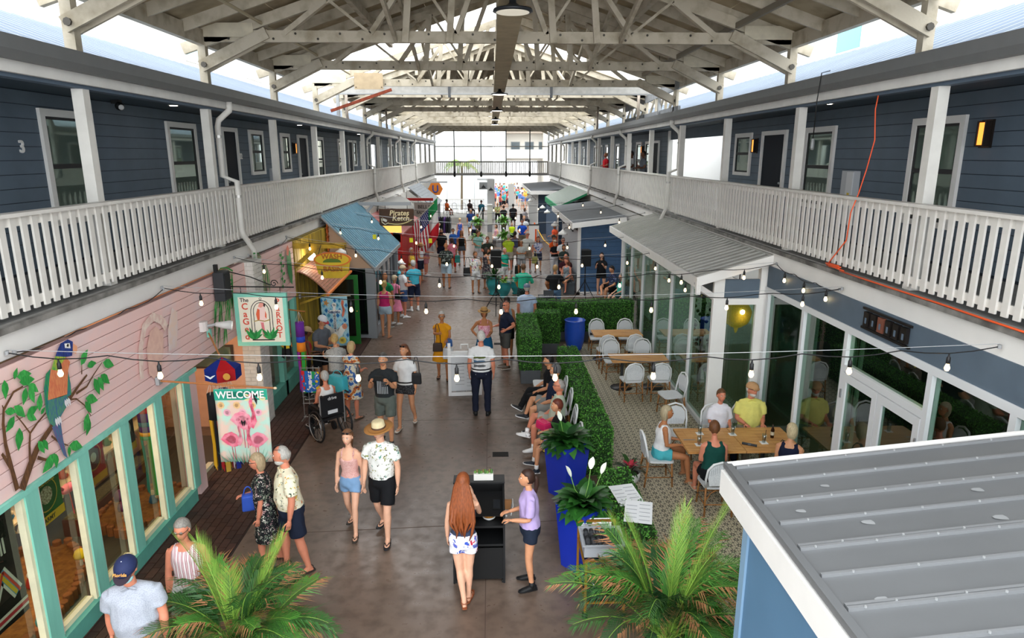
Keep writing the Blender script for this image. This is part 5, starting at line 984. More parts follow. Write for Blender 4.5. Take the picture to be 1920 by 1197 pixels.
t = thing('tablet', 'dark phone lying on the sloping host stand top', 'phone', (.05, 7.86, 1.0)); MB().box((0, 0, .012), (.1, .17, .008), (R(17), 0, 0)).build('body', BLACK, t); MB().box((0, -.001, .018), (.09, .15, .003), (R(17), 0, 0)).build('screen', mat('#202327', .1), t)
t = thing('food_bowl', 'white bowl of food on the host stand shelf', 'bowl', (-.05, 7.85, .81)); MB().lathe([(.04, 0), (.08, .03), (.09, .055), (.083, .055), (.04, .02), (0, .02)], 18).build('bowl', mat('#e6e4df', .4), t, True); MB().ell((0, 0, .045), (.065, .065, .03), 12, 6).build('food', mat('#c9862e', .7, var=.4, sc=50), t, True)
t = thing('menu_stack', 'tan menus tucked in the host stand shelf', 'menus', (.05, 8.1, .81)); MB().bb(-.18, .2, -.02, .02, 0, .13).build('cover', mat('#a9774a', .7), t); MB().box((.2, -.1, .08), (.01, .2, .14), (0, .2, 0)).build('white_menu', mat('#dcdcdc', .6), t)
# ---- serving cart
t = thing('serving_cart', 'brass framed serving cart with glass shelf', 'cart', (1.32, 7.3, 0)); BRS = mat('#b5832f', .35, .6)
for sx in (-1, 1):
    for y in (-.36, .36): MB().bb(sx*.23-.014, sx*.23+.014, y-.014, y+.014, .08, .88 if y > 0 else .78).build('upright', BRS, t); MB().lathe([(.03, 0), (.035, .03), (.03, .07)], 10, (sx*.23, y, 0)).build('caster', BLACK, t, True)
    for z in (.2, .62): MB().bb(sx*.23-.012, sx*.23+.012, -.35, .35, z, z+.025).build('side_rail', BRS, t)
for z, ys_ in ((.2, (-.36, .36)), (.62, (-.36, .36)), (.86, (.36,)), (.76, (-.36,))):
    for y in ys_: MB().bb(-.23, .23, y-.012, y+.012, z, z+.025).build('cross_rail', BRS, t)
for z in (.215, .635): MB().bb(-.22, .22, -.35, .35, z, z+.008).build('glass_shelf', glass('#cfd8d6', .1, 'shelf_glass'), t)
t = thing('bus_tub', 'grey plastic bus tub full of rolled napkins on the cart', 'tub', (1.34, 7.38, .65)); TB = mat('#a9adb3', .5)
for a in ((-.24, .24, -.2, -.185), (-.24, .24, .185, .2)): MB().bb(a[0], a[1], a[2], a[3], 0, .17).build('wall', TB, t)
for x in (-.24, .225): MB().bb(x, x+.015, -.185, .185, 0, .17).build('wall', TB, t); 
MB().bb(-.24, .24, -.2, .2, -.0, .01).build('base', TB, t)
for a in ((-.265, .265, -.225, -.2), (-.265, .265, .2, .225), (-.265, -.24, -.2, .2), (.24, .265, -.2, .2)): MB().bb(*a, .165, .18).build('rim', TB, t)
for i in range(12): 
    n = thing('rolled_napkin', 'charcoal rolled napkin in the bus tub, %s from the left' % ORD[i % 6] + (' in the front layer' if i < 6 else ' in the back layer'), 'napkin', (1.34-.18+(i % 6)*.07, 7.38-.08+(i//6)*.16, .8)); MB().tube([(0, -.07, 0), (0, .07, .02)], .03, 8).build('roll', mat('#34363a', .85), n, True); MB().tube([(0, -.01, .008), (0, .015, .012)], .032, 8).build('band', mat('#45484c', .85), n)
t = thing('menu_card', 'white printed menu propped at the back of the cart', 'menu', (1.3, 7.62, .74)); MB().box((0, 0, .08), (.42, .01, .2), (R(-50), 0, 0)).build('card', mat('#dfe0e2', .6), t)
for i in range(5): MB().box((0, -.009-.02*i+.04, .10+.018*(2-i)*-1), (.34-.05*(i % 2), .003, .006), (R(-50), 0, 0)).build('print_line', mat('#8a8d92', .7), t)
for i, (x, y, rz, lb) in enumerate(((1.86, 8.45, 12, 'large white menu lying on the low hedge, farther of two'), (1.92, 7.95, -14, 'large white menu lying on the low hedge, nearer of two'))):
    t = thing('menu_card', lb, 'menu', (x, y, .8+.02*i), rz); MB().box((0, 0, 0), (.36, .46, .004), (R(8), 0, 0)).build('card', mat('#e4e5e7', .6), t)
    for k in range(9): MB().box((-.09 if k % 2 else .08, -.17+.04*k, .006+(-.17+.04*k)*.14), (.14, .008, .002), (R(8), 0, 0)).build('print_line', mat('#9a9da2', .7), t)
for i in range(2): t = thing('drink_glass', 'clear glass on the lower shelf of the cart, %s' % ('left' if i == 0 else 'right'), 'glass', (1.22+i*.14, 7.15+.1*i, .225)); MB().lathe([(.035, 0), (.042, .14), (.039, .14), (.032, .01), (0, .01)], 14).build('glass', glass('#dfe6e6', .1, 'tumbler2'), t, True); MB().lathe([(.036, .0), (.036, .01)], 12).build('foot', STEEL, t)
# ---- A-frame menu board
t = thing('menu_board', 'white plastic A-frame menu board in the aisle', 'sign', (-.62, 14.75, 0), 4); WP = mat('#e6e6e6', .4)
for sg, nm in ((-1, 'front'), (1, 'back')):
    rot = (R(-sg*9), 0, 0); y = sg*.17
    for x in (-.35, .35): MB().box((x, y, .58), (.07, .035, 1.18), rot).build('stile', WP, t)
    MB().box((0, y-sg*.06, .98+.0), (.63, .03, .07), rot).build('rail', WP, t); MB().box((0, y+sg*.08, .1), (.63, .03, .08), rot).build('rail', WP, t)
    MB().box((0, y, .55), (.63, .015, .86), rot).build('panel', mat('#d4d7da', .25), t)
MB().tube([(-.08, 0, 1.1), (-.08, 0, 1.2), (.08, 0, 1.2), (.08, 0, 1.1)], .018, 8).build('handle', WP, t)
for k in range(14): MB().box(((-.12 if k % 2 else .14), -.185-.003+.158*(.55-(.25+k*.045)), .25+k*.045), (.2, .004, .009), (R(9), 0, 0)).build('print_line', mat('#8f9398', .6), t)
for k in range(13): MB().box((-.19+k*.032+(.02 if k > 6 else 0), -.262, .17), (.018, .004, .03), (R(9), 0, 0)).build('print_mark', mat('#7a7d82', .6), t)
# ---- loudspeakers on tripods
def speaker(label, lab2, x, y, h):
    t = thing('speaker_stand', lab2, 'stand', (x, y, 0)); MB().tube([(0, 0, .25), (0, 0, h)], .022, 8).build('pole', BLACK, t); MB().lathe([(.035, .75), (.04, .8), (.035, .88)], 10).build('collar', BLACK, t)
    for k in range(3): a = k*2.09+.5; MB().tube([(0, 0, .82), (.5*cos(a), .5*sin(a), .01)], .015, 6).build('leg', BLACK, t); MB().tube([(0, 0, .3), (.3*cos(a), .3*sin(a), .34)], .01, 6).build('strut', BLACK, t)
    t = thing('loudspeaker', label, 'speaker', (x, y, h)); MB().prism([(-.19, -.17), (.19, -.17), (.13, .17), (-.13, .17)], (0, 0, 0), (1, 0, 0), (0, 1, 0), .62).build('cabinet', mat('#1b1c1e', .6), t, bevel=.015); MB().bb(-.17, .17, -.185, -.17, .03, .59).build('grille', mat('#121314', .8), t)
    MB().lathe([(.05, 0), (.05, .01)], 12, (0, .172, .4)).build('port', mat('#2c2e31', .5), t); MB().bb(-.04, .04, .17, .18, .12, .3).build('control_panel', mat('#35383b', .4), t)
speaker('black loudspeaker in the middle of the aisle', 'tripod stand of the loudspeaker in the aisle', .17, 22.9, 1.62); speaker('black loudspeaker in front of the blue booth', 'tripod stand of the loudspeaker by the blue booth', 3.5, 24.6, 1.38)
t = thing('equipment_table', 'black cloth covered music equipment table', 'table', (1.75, 21.6, 0)); MB().bb(-.42, .42, -.28, .28, 0, .74).build('cloth', mat('#141516', .9), t, bevel=.02); MB().bb(-.44, .44, -.3, .3, .74, .77).build('top', mat('#1d1e20', .7), t)
t = thing('mixer', 'dark sound mixer and laptop case on the equipment table', 'mixer', (1.8, 21.6, .77)); MB().box((0, 0, .06), (.5, .35, .1), (R(8), 0, 0)).build('console', mat('#25272a', .5), t); MB().box((.1, .16, .17), (.34, .02, .2), (R(-20), 0, 0)).build('lid', mat('#33363a', .5), t)
for i in range(8): MB().lathe([(.012, 0), (.01, .02)], 8, (-.2+i*.055, -.08, .12)).build('knob', mat('#b5b5b5', .4), t)
t = thing('guitar_case_moss', 'green astroturf mat draped over the equipment table edge', 'mat', (1.4, 21.45, .77)); stuff(MB().ell((0, 0, 0), (.2, .22, .05), 14, 8).build('turf', mat('#3f7a2a', .9, var=.5, sc=80, bump=1), t))
# ---- far right booths
t = thing('market_booth', 'blue sided booth with dark grey shed roof beside the musicians', 'booth'); BS = mat('#3f5f84', .6, var=.08)
MB().bb(3.5, 5.28, 26.05, 32, 0, 2.84).build('core', BS, t); n = 15
for i in range(n): MB().bb(3.5, 5.28, 26.02, 26.05, .12+i*.18, .29+i*.18).build('siding_board', BS, t)
for a in ((3.38, 3.5), (5.1, 5.22)): MB().bb(a[0], a[1], 25.98, 26.1, 0, 2.8).build('corner_board', TRIM, t)
MB().bb(3.38, 5.28, 25.98, 26.05, 0, .12).build('skirt', TRIM, t); MB().bb(3.4, 3.5, 26.1, 32, 0, 2.5).build('side_wall', mat('#b9bcc0', .7), t)  # pale grey side wall: the light on it is put into the colour
def sroof(y0, y1, x0, x1, z, sl=.12): 
    v = [(x0, y0, z), (x1, y0, z+(x1-x0)*sl), (x1, y1, z+(x1-x0)*sl), (x0, y1, z)]; v += [(x, y, q-.05) for x, y, q in v]
    return MB().add(v, [(0, 1, 2, 3), (7, 6, 5, 4), (0, 4, 5, 1), (2, 6, 7, 3), (0, 3, 7, 4), (1, 5, 6, 2)])
DR = mat('#6b6e71', .8, var=.15, sc=3)
sroof(25.7, 34.5, 3.15, 5.2, 2.86).build('roof', DR, t); MB().bb(3.12, 3.17, 25.68, 34.5, 2.62, 2.86).build('fascia', TRIM, t); MB().beam((3.15, 25.68, 2.76), (5.2, 25.68, 3.0), .05, .2).build('fascia', TRIM, t)
t = thing('striped_awning', 'green edged metal awning along the far right booths', 'awning'); sroof(36, 44.5, 3.6, 5.25, 2.72, .45).build('roof_sheet', mat('#b5b8ae', .5), t)
for i in range(22): y = 36.1+i*.39; MB().beam((3.6, y, 2.745), (5.25, y, 3.48), .12, .012).build('stripe', mat('#949d94', .6), t)
MB().bb(3.56, 3.62, 36, 44.5, 2.42, 2.74).build('valance', mat('#1f8a5a', .7), t); MB().prism([(3.6, 2.62), (3.6, 2.74), (5.2, 3.46), (5.2, 3.34)], (0, 36, 0), (1, 0, 0), (0, 0, 1), .03).build('end_valance', mat('#1f8a5a', .7), t)
text('III', 'lettering', (4.0, 35.95, 2.72), .2, TRIM, t, ext=.01)
t = thing('market_booth', 'dark blue booth under the green awning', 'booth'); MB().bb(3.7, 5.28, 37, 45, 0, 2.5).build('wall', mat('#3a536e', .6), t); MB().bb(3.64, 3.72, 36.9, 37.05, 0, 2.5).build('corner_board', TRIM, t); MB().bb(3.66, 5.3, 36.95, 37, 0, .14).build('skirt', TRIM, t)
t = thing('market_booth', 'farthest right booth with a dark roof and white side', 'booth'); MB().bb(3.3, 5.2, 47, 58, 0, 2.8).build('core', mat('#2f3f52', .6), t); MB().bb(3.25, 3.3, 46.95, 58, 0, 2.8).build('side_wall', mat('#d3d3d1', .7), t); sroof(46.5, 59.5, 2.75, 5.2, 2.95, .08).build('roof', mat('#56595c', .8), t); MB().bb(2.72, 2.77, 46.5, 59.5, 2.75, 2.96).build('fascia', TRIM, t); MB().bb(2.75, 5.2, 46.45, 46.5, 2.75, 3.0).build('fascia', TRIM, t)
for (x, y, z, rz, l) in ((3.38, 27.6, 2.35, -90, 'white gooseneck lamp on the side of the blue booth'), (3.64, 38.5, 2.3, -90, 'white gooseneck lamp under the green awning, nearer'), (3.64, 42, 2.3, -90, 'white gooseneck lamp under the green awning, farther'), (3.25, 48.5, 2.3, -90, 'white gooseneck lamp on the farthest booth, nearer'), (3.25, 52, 2.3, -90, 'white gooseneck lamp on the farthest booth, farther'), (3.38, 31, 2.35, -90, 'second white gooseneck lamp on the blue booth side')): gooseneck(l, (x, y, z), 1.1, rz=rz)
struct(MB().bb(5.3, 5.4, 21.6, 61, 0, 3.3).build('wall_right', mat('#c9c7c2', .8)), 'pale ground floor wall behind the right booths')
t = thing('traffic_cone', 'orange traffic cone with white band by the far booths', 'cone', (3.0, 46, 0)); MB().bb(-.2, .2, -.2, .2, 0, .03).build('base', mat('#e0561a', .6), t); MB().lathe([(.15, .03), (.1, .4)], 14).build('lower_cone', mat('#e8601a', .6), t, True); MB().lathe([(.1, .4), (.075, .6)], 14).build('white_band', mat('#eeeeee', .5), t, True); MB().lathe([(.075, .6), (.04, .9)], 14).build('upper_cone', mat('#e8601a', .6), t, True)
t = thing('barricade_board', 'white barricade board with orange stripe in the far aisle', 'sign', (2.7, 41.8, 0)); MB().bb(-.35, .3, -.02, .02, .15, 1.15).build('panel', mat('#e6e3de', .5), t); MB().bb(.05, .15, -.03, -.02, .15, .9).build('stripe', mat('#e0561a', .6), t); MB().bb(-.4, .35, -.03, .03, 1.13, 1.2).build('top_bar', DARK, t)
for x in (-.3, .25): MB().bb(x-.03, x+.03, -.2, .2, 0, .15).build('foot', GREY, t)
t = thing('rope_barrier', 'yellow rope barrier curving beside the far booths', 'rope', (3.2, 36, 0)); MB().tube([(-.3, 5.5, .9), (-.1, 3, .55), (.1, 1, .5), (.3, -.5, .8)], .025, 6).build('rope', mat('#e0a81e', .6), t, True)
for p in ((-.3, 5.5), (.3, -.5)): MB().tube([(p[0], p[1], 0), (p[0], p[1], .95)], .03, 8).build('post', GREY, t); MB().lathe([(.15, 0), (.15, .02)], 14, (p[0], p[1], 0)).build('base', GREY, t)
# ---- centre column with hanging baskets
t = thing('centre_column', 'square white column in the middle of the far aisle', 'column', (-.05, 38.6, 0)); MB().bb(-.14, .14, -.14, .14, 0, 2.6).build('shaft', mat('#ddd9d0', .6), t); MB().bb(-.17, .17, -.17, .17, 0, .25).build('base', mat('#ddd9d0', .6), t); MB().bb(-.14, .14, -.145, -.14, 1.1, 1.5).build('notice', mat('#9a9aa2', .6), t); MB().bb(-.15, .15, -.15, .15, 2.6, 2.66).build('cap', TRIM, t)
t = thing('centre_column', 'tall white column farther along the aisle', 'column', (1.6, 52.5, 0)); MB().bb(-.22, .22, -.22, .22, 0, 3.2).build('shaft', mat('#eceae6', .6), t); MB().bb(-.27, .27, -.27, .27, 0, .3).build('base', mat('#eceae6', .6), t)
for x, y, z, r, l in ((-.75, 38, 1.55, .36, 'leafy green basket left of the white column, upper'), (-.7, 37.6, .75, .42, 'leafy green basket left of the white column, lower'), (.75, 38.2, 1.6, .4, 'leafy green basket right of the white column, upper'), (.8, 37.8, .8, .42, 'leafy green basket right of the white column, lower')):
    t = thing('planter_basket', l, 'planter', (x, y, z)); leafy(t, 60, r*1.2, .07, ('#5f9a35', '#3f7a2a', '#7fb045'), .15, (-20, 80), name='leaf', base=.12); MB().lathe([(.1, -.2), (.2, 0), (.22, .15), (0, .15)], 14).build('basket', mat('#7a6a50', .8), t, True)
for x in (-.75, .77): t = thing('basket_pole', 'dark pole holding two leafy baskets %s of the white column' % ('left' if x < 0 else 'right'), 'pole', (x+(.12 if x < 0 else -.12), 38.3, 0)); MB().tube([(0, 0, 0), (0, 0, 2.0)], .03, 8).build('pole', DARK, t); MB().lathe([(.25, 0), (.25, .04)], 14).build('base', DARK, t)
# ---- the bright world beyond the far end
WHT = mat('#eff1f2', .6)
t = thing('white_container', 'large white wall panel building beyond the far end on the left', 'building', (0, 0, 0)); MB().bb(-7.5, .3, 68, 69, 0, 8.5).build('wall', WHT, t)
for x in (-4.3, -1.6): MB().bb(x-.02, x+.02, 67.97, 68, 0, 8.5).build('seam', mat('#c9cdd0', .6), t)
MB().beam((-.4, 67.98, 8), (.2, 67.98, 5.5), .1, .2).build('diagonal_strip', mat('#cfd3d6', .6), t); MB().bb(-1.3, .1, 67.95, 68, 3.0, 3.1).build('ledge', mat('#a9adb0', .6), t)
t = thing('far_building', 'white building with balconies beyond the far end on the right', 'building', (0, 0, 0)); MB().bb(.6, 2.2, 95, 110, 0, 12).build('wall', WHT, t); MB().bb(7.5, 16, 90, 110, 0, 12).build('wall', mat('#e3dccf', .7), t); MB().bb(.6, 12, 100, 112, 4.5, 12).build('upper_block', mat('#e8e4dc', .7), t)
for i in range(5): 
    f = MB().bb(1.0+i*2, 2.3+i*2, 99.9, 100, 5.3, 7.2).build('window', mat('#8a8f92', .3), t); MB().bb(1.1+i*2, 2.2+i*2, 99.85, 99.9, 5.4, 7.1).build('pane', mat('#5f6a70', .1), f)
MB().bb(.6, 12, 98.4, 100, 4.9, 5.1).build('balcony_slab', WHT, t); MB().bb(.6, 12, 98.3, 98.4, 5.1, 6.1).build('balcony_rail', mat('#cfcfcc', .6), t); MB().bb(.6, 12, 98, 100.5, 8.3, 8.6).build('roof_slab', mat('#9a8f84', .7), t)
t = thing('palm_tree', 'slender palm tree standing beyond the far footbridge', 'palm tree', (-2.75, 64.5, 0)); rnd = random.Random(5); MB().tube([(0, 0, 0), (.05, 0, 2), (.1, 0, 4.3)], [.12, .1, .09], 10).build('trunk', mat('#8a7a62', .9, var=.3, sc=12), t, True)
for i in range(15):
    a = i*2.4; m = MB(); el = .9-.1*(i % 7); pts = [V((.1, 0, 4.3))]
    for k in range(12): b_ = el-(k/12)**1.4*1.9; pts.append(pts[-1]+V((cos(a)*cos(b_), sin(a)*cos(b_), sin(b_)))*.17)
    m.tube(pts, .015, 5)
    for k in range(2, 12):
        d = (pts[k+1 if k < 12 else k]-pts[k-1]).normalized(); sd = d.cross(V((0, 0, 1))).normalized()
        for sg in (-1, 1):
            for h in (0, .09): tip = (sd*sg*.8+d*.5+V((0, 0, -.5))).normalized()*.5*sin(pi*(k/13*.8+.15)); b0 = pts[k]+d*h; m.add([b0-d*.025, b0+d*.025, b0+tip*.6+d*.02, b0+tip], [(0, 1, 2, 3)])
    m.build('frond', mat(('#8fae45', '#6f9a3a', '#b5bf60')[i % 3], .6), t)
for s_, x, lb in ((-1, -10.2, 'left'), (1, 11.0, 'right')):
    t = thing('neighbour_building', 'white neighbouring building rising behind the %s balcony roof' % lb, 'building', (0, 0, 0)); MB().bb(*sorted((x, x+s_*4)), 14, 60, 0, 14).build('wall', mat('#f0f0ee', .6), t)
    for (y0, y1, z0, z1, c) in (((24.3, 25.6, 8.55, 9.5, '#7fc0c0'), (30, 32, 8.6, 9.7, '#9fb8c0')) if s_ < 0 else ((20.9, 22.3, 8.5, 9.5, '#4fa0a0'), (22.5, 24.4, 8.3, 9.2, '#9db0c4'))):
        f = MB().bb(*sorted((x-s_*.05, x)), y0-.08, y1+.08, z0-.08, z1+.08).build('window_frame', TRIM, t); MB().bb(*sorted((x-s_*.06, x-s_*.05)), y0, y1, z0, z1).build('pane', mat(c, .15), f)
# far deck with tables, chairs and ramp rail
t = thing('cafe_deck', 'raised pale deck with railing at the far left end', 'deck', (0, 0, 0)); MB().bb(-4.7, -.6, 56, 64, 0, .35).build('platform', mat('#d3d0ca', .7), t)
for i in range(16): MB().bb(-4.6+i*.26, -4.56+i*.26, 63.6, 63.65, .35, 1.3).build('rail_baluster', TRIM, t)
MB().bb(-4.7, -.6, 63.58, 63.68, 1.3, 1.38).build('top_rail', TRIM, t); MB().beam((-.9, 50, .9), (-.6, 57, 1.3), .06, .08).build('ramp_rail', TRIM, t)
for i in range(3): MB().bb(-.93+.1*i, -.87+.1*i, 50+i*2.3-.03, 50+i*2.3+.03, 0, 1.0).build('ramp_post', TRIM, t)
for i, x in enumerate((-3.9, -3.1, -2.2, -1.3)): 
    t = thing('metal_chair', 'metal cafe chair on the far deck, %s from the left' % ORD[i], 'chair', (x, 59.5, .35), 20*i); MB().tube([(-.2, .2, .45), (-.2, .22, .85), (0, .24, .95), (.2, .22, .85), (.2, .2, .45)], .015, 6).build('back', mat('#6a6d70', .4, .5), t); MB().bb(-.22, .22, -.2, .22, .43, .46).build('seat', mat('#8a8d90', .4, .4), t)
    for a in ((-.2, -.18), (.2, -.18), (-.2, .2), (.2, .2)): MB().tube([(a[0], a[1], 0), (a[0], a[1], .44)], .013, 5).build('leg', mat('#6a6d70', .4, .5), t)
gooseneck('black barn lamp on the far white post, left', (-.6, 58.58, 2.8), 1.2, '#3a3d40'); gooseneck('black barn lamp on the far white post, right', (.05, 58.33, 2.6), 1.2, '#3a3d40')
t = thing('portal_post', 'broad white portal post at the far end of the aisle', 'post', (.05, 58.6, 0)); MB().bb(-.32, .32, -.25, .25, 0, 3.4).build('shaft', WHT, t); MB().bb(-.36, .36, -.29, .29, 0, .2).build('base', WHT, t); MB().bb(-1.0, -.3, .0, .1, 2.5, 3.1).build('side_panel', mat('#c4c8cc', .7), t)
# ================================================================ SIGNS, BANNERS, LIGHT STRINGS, SMALL THINGS
# ---- caged parrot sign
t = thing('hanging_sign', 'square teal framed sign lettered The Caged Parrot with a caged pink parrot', 'sign', (-4.16, 12.0, 2.49)); TF = mat('#86cdb8', .6, var=.1)
MB().bb(-.41, .41, -.02, .02, -.43, .43).build('board', mat('#ece3cf', .6), t)
for a in ((-.47, .47, .42, .49), (-.47, .47, -.49, -.42), (-.47, -.4, -.42, .42), (.4, .47, -.42, .42)): MB().bb(a[0], a[1], -.035, .035, a[2], a[3]).build('frame_strip', TF, t)
RL = mat('#d9503a', .6)
for i, ch in enumerate('CaGed'): text(ch, 'letter', (-.29, -.022, .24-i*.14), .165, RL, t, ext=.002)
text('The', 'letter', (-.29, -.022, .36), .1, mat('#4a3a36', .6), t, ext=.002)
for i, ch in enumerate('PaRROT'): text(ch, 'letter', (.3, -.022, .33-i*.125), .15, RL, t, ext=.002)
def arch(w, top, bot, n=12): return [(-w, bot)]+[(w*cos(pi-pi*i/n), top+w*1.2*sin(pi*i/n)) for i in range(n+1)]+[(w, bot)]
for w in (.19, .14): MB().tube([(a, -.024, b) for a, b in arch(w, .13 if w > .15 else .15, -.36)], .006, 5).build('cage_bar', BLACK, t)
MB().bb(-.2, .2, -.028, -.02, -.39, -.37).build('cage_base', BLACK, t); MB().tube([(.02*cos(a), -.024, .385+.02*sin(a)) for a in [i*pi/6 for i in range(13)]], .004, 5).build('cage_ring', BLACK, t)
def pp(name, poly, c, lay, par):
    if name.startswith('bird'): poly = [(a*1.3, b*1.2-.02) for a, b in poly]
    return MB().prism(poly, (0, -.021-lay*.0015, 0), (1, 0, 0), (0, 0, 1), .0015).build(name, mat(c, .65), par)
pp('bird_body', [(-.05, .2), (.0, .27), (.045, .25), (.06, .14), (.06, .02), (.02, -.04), (-.03, -.03), (-.06, .06)], '#f2cfc6', 1, t); pp('bird_wing', [(-.05, .19), (-.02, .17), (-.03, .02), (-.06, .0), (-.075, .1)], '#e0633f', 2, t); pp('bird_wing', [(.055, .15), (.07, .1), (.065, .03), (.045, .06)], '#e0633f', 2, t); pp('bird_tail', [(-.02, -.03), (.02, -.03), (.035, -.28), (.0, -.25)], '#d97a80', 2, t); pp('bird_head', [(-.04, .22), (-.01, .28), (.04, .28), (.05, .24), (.0, .2)], '#e89a8a', 2, t); pp('bird_beak', [(.04, .27), (.065, .25), (.055, .21), (.035, .225)], '#3a2a28', 3, t)
MB().tube([(-.14, -.024, -.03), (-.05, -.024, -.01), (.05, -.024, -.03), (.15, -.024, .0)], .01, 6).build('perch', mat('#b59a5a', .7), t)
for i in range(14): a = R(25+(i % 7)*22); x0 = -.16 if i < 7 else .14; l = .17+.06*sin(i*1.7); pp('painted_leaf', leafpoly((x0, -.37), (x0+l*cos(a), -.37+l*sin(a)*1.15+.02), .15), ('#1f7a3a', '#2f9a4a')[i % 2], 4+(i % 3), t)
t = thing('sign_bracket', 'black wrought iron bracket with a scroll holding the parrot sign', 'bracket', (0, 12.0, 0)); MB().tube([(-4.72, 0, 3.1), (-3.55, 0, 3.08)], .012, 6).build('bar', BLACK, t); MB().tube([(-4.72, 0, 3.38), (-4.3, 0, 3.27), (-3.95, 0, 3.12)], .01, 6).build('stay', BLACK, t); MB().tube([(-3.9+.07*(1-i/30)*cos(i*.35), 0, 3.15+.07*(1-i/30)*sin(i*.35)) for i in range(26)], .008, 6).build('scroll', BLACK, t)
for x in (-4.5, -3.8): MB().tube([(x, 0, 3.08), (x, 0, 2.97)], .006, 5).build('hook', BLACK, t)
# ---- flamingo welcome banner
def banner(label, c, w, h, col, seed=0, nm='garden_banner'):
    t = thing(nm, label, 'banner', c); n, m_ = 14, 10
    def P(u, v): return V((-w/2+w*u, .02*sin(u*6+seed)*v+.015*sin(v*5), -h*v))
    vs = [P(i/n, j/m_) for j in range(m_+1) for i in range(n+1)]; fs = [(j*(n+1)+i, (j+1)*(n+1)+i, (j+1)*(n+1)+i+1, j*(n+1)+i+1) for j in range(m_) for i in range(n)]
    o = MB().add(vs, fs).build('cloth', col, t, True); s = o.modifiers.new('thick', 'SOLIDIFY'); s.thickness = .005
    def prn(name, poly, c_, lay=1):
        k = len(poly); cx = sum(p[0] for p in poly)/k; cy = sum(p[1] for p in poly)/k
        f = lambda u, v: P(u, v)+V((0, -.006-.0022*lay, 0))
        vs = [f(cx, cy)]+[f(u, v) for u, v in poly]+[f(u*.55+cx*.45, v*.55+cy*.45) for u, v in poly]
        fs = [(0, 1+k+i, 1+k+(i+1) % k) for i in range(k)]+[(1+k+i, 1+i, 1+(i+1) % k, 1+k+(i+1) % k) for i in range(k)]; fs = fs+[q[::-1] for q in fs]
        MB().add(vs, fs).build(name, mat(c_, .75) if isinstance(c_, str) else c_, t)
    return t, prn, P
t, prn, P = banner('welcome banner with pink flamingos hanging from a pole', (-3.68, 9.42, 2.07), .77, 1.15, mat('#bfe0cf', .8, col2='#e9c9b8', sc=5, lo=.45, hi=.6))
prn('header', [(0, 0), (1, 0), (1, .15), (0, .15)], '#2fa58a', 1); text('WELCOME', 'lettering', (0, -.03, -.085), .155, mat('#f2f2ee', .6), t, ext=.001, sx=.93)
FP = [mat('#f07f98', .75, col2='#f4a9b5', sc=12), mat('#ea5f7c', .75, col2='#f58fa2', sc=14)]
def flamingo(cx, cy, s, flip, i):
    q = lambda l: [(cx+(a*s if not flip else -a*s), cy+b*s) for a, b in l]
    prn('flamingo_body', q([(-.3, .0), (-.18, -.1), (.0, -.14), (.15, -.08), (.22, .03), (.15, .14), (.0, .16), (-.15, .1)]), FP[i % 2], 3+i)
    prn('flamingo_neck', q([(.14, .1), (.24, .02), (.2, -.14), (.16, -.28), (.2, -.36), (.25, -.36), (.23, -.28), (.27, -.14), (.31, .02), (.22, .14)]), FP[1-i % 2], 4+i)
    prn('flamingo_head', q([(.17, -.4), (.23, -.44), (.3, -.4), (.3, -.34), (.22, -.33)]), FP[0], 5+i); prn('flamingo_beak', q([(.29, -.38), (.36, -.33), (.34, -.24), (.29, -.33)]), '#2a2326', 5+i)
    for dx in (-.02, .05): prn('flamingo_leg', q([(dx, .14), (dx+.02, .14), (dx+.03, .45), (dx+.01, .45)]), '#e0788a', 2)
for i in range(9): prn('painted_flower', [(.1+.1*i+.07*cos(a), .22+.12*sin(i*2.1)+.05*sin(a)) for a in [k*pi/4 for k in range(8)]], ('#f0c48a', '#f3b0c0', '#e9e0a8')[i % 3], 1)
flamingo(.5, .42, .85, False, 0); flamingo(.25, .68, .7, False, 1); flamingo(.75, .68, .7, True, 0)
for i in range(16): a = R(-160+i*9); x0 = .1+.05*i; prn('painted_frond', [(x0, 1), (x0+.02, 1), (x0+.16*cos(a)+.02, .84+.06*sin(i*1.3)), ], ('#5fb59a', '#3f9a6a', '#8fd0b5')[i % 3], 7+(i % 2))
t = thing('banner_pole', 'wooden pole holding the flamingo welcome banner', 'pole'); MB().tube([(-4.72, 9.2, 2.28), (-3.2, 9.47, 2.06)], .014, 8).build('pole', mat('#a8652e', .5), t); MB().ell((-3.19, 9.47, 2.06), (.03, .02, .02), 8, 6).build('end_knob', mat('#e0c9a8', .5), t, True); MB().box((-4.72, 9.2, 2.29), (.05, .1, .12)).build('wall_bracket', GREY, t)
# ---- spinner windsock with hanging service windsocks
t = thing('spinner_windsock', 'blue and red umbrella shaped service windsock with emblem panels', 'windsock', (-4.2, 10.15, 2.2)); SP = ['#1a1c2c', '#1f3fa8', '#d02028', '#1f3fa8', '#d8d8dc', '#b01f28']
for i in range(6):
    a0, a1 = i*pi/3+.55, (i+1)*pi/3+.55; r = .27; MB().add([(0, 0, .14), (r*cos(a0), r*sin(a0), -.02), (r*cos(a1), r*sin(a1), -.02), (r*cos(a0), r*sin(a0), -.2), (r*cos(a1), r*sin(a1), -.2)], [(0, 1, 2), (1, 3, 4, 2), (2, 1, 0), (2, 4, 3, 1)]).build('panel', mat(SP[(i+4) % 6], .7), t)
MB().tube([(.15, -.25, -.1), (.15, -.256, -.1)], .055, 16).build('round_emblem', mat('#c9903a', .6), t); MB().prism([(-.09, .02), (-.03, -.03), (0, -.05), (.03, -.03), (.09, .02), (.03, .0), (0, -.02), (-.03, .0)], (-.1, -.25, -.09), (1, 0, 0), (0, 0, 1), .004).build('wing_emblem', mat('#dfe4ea', .6), t)
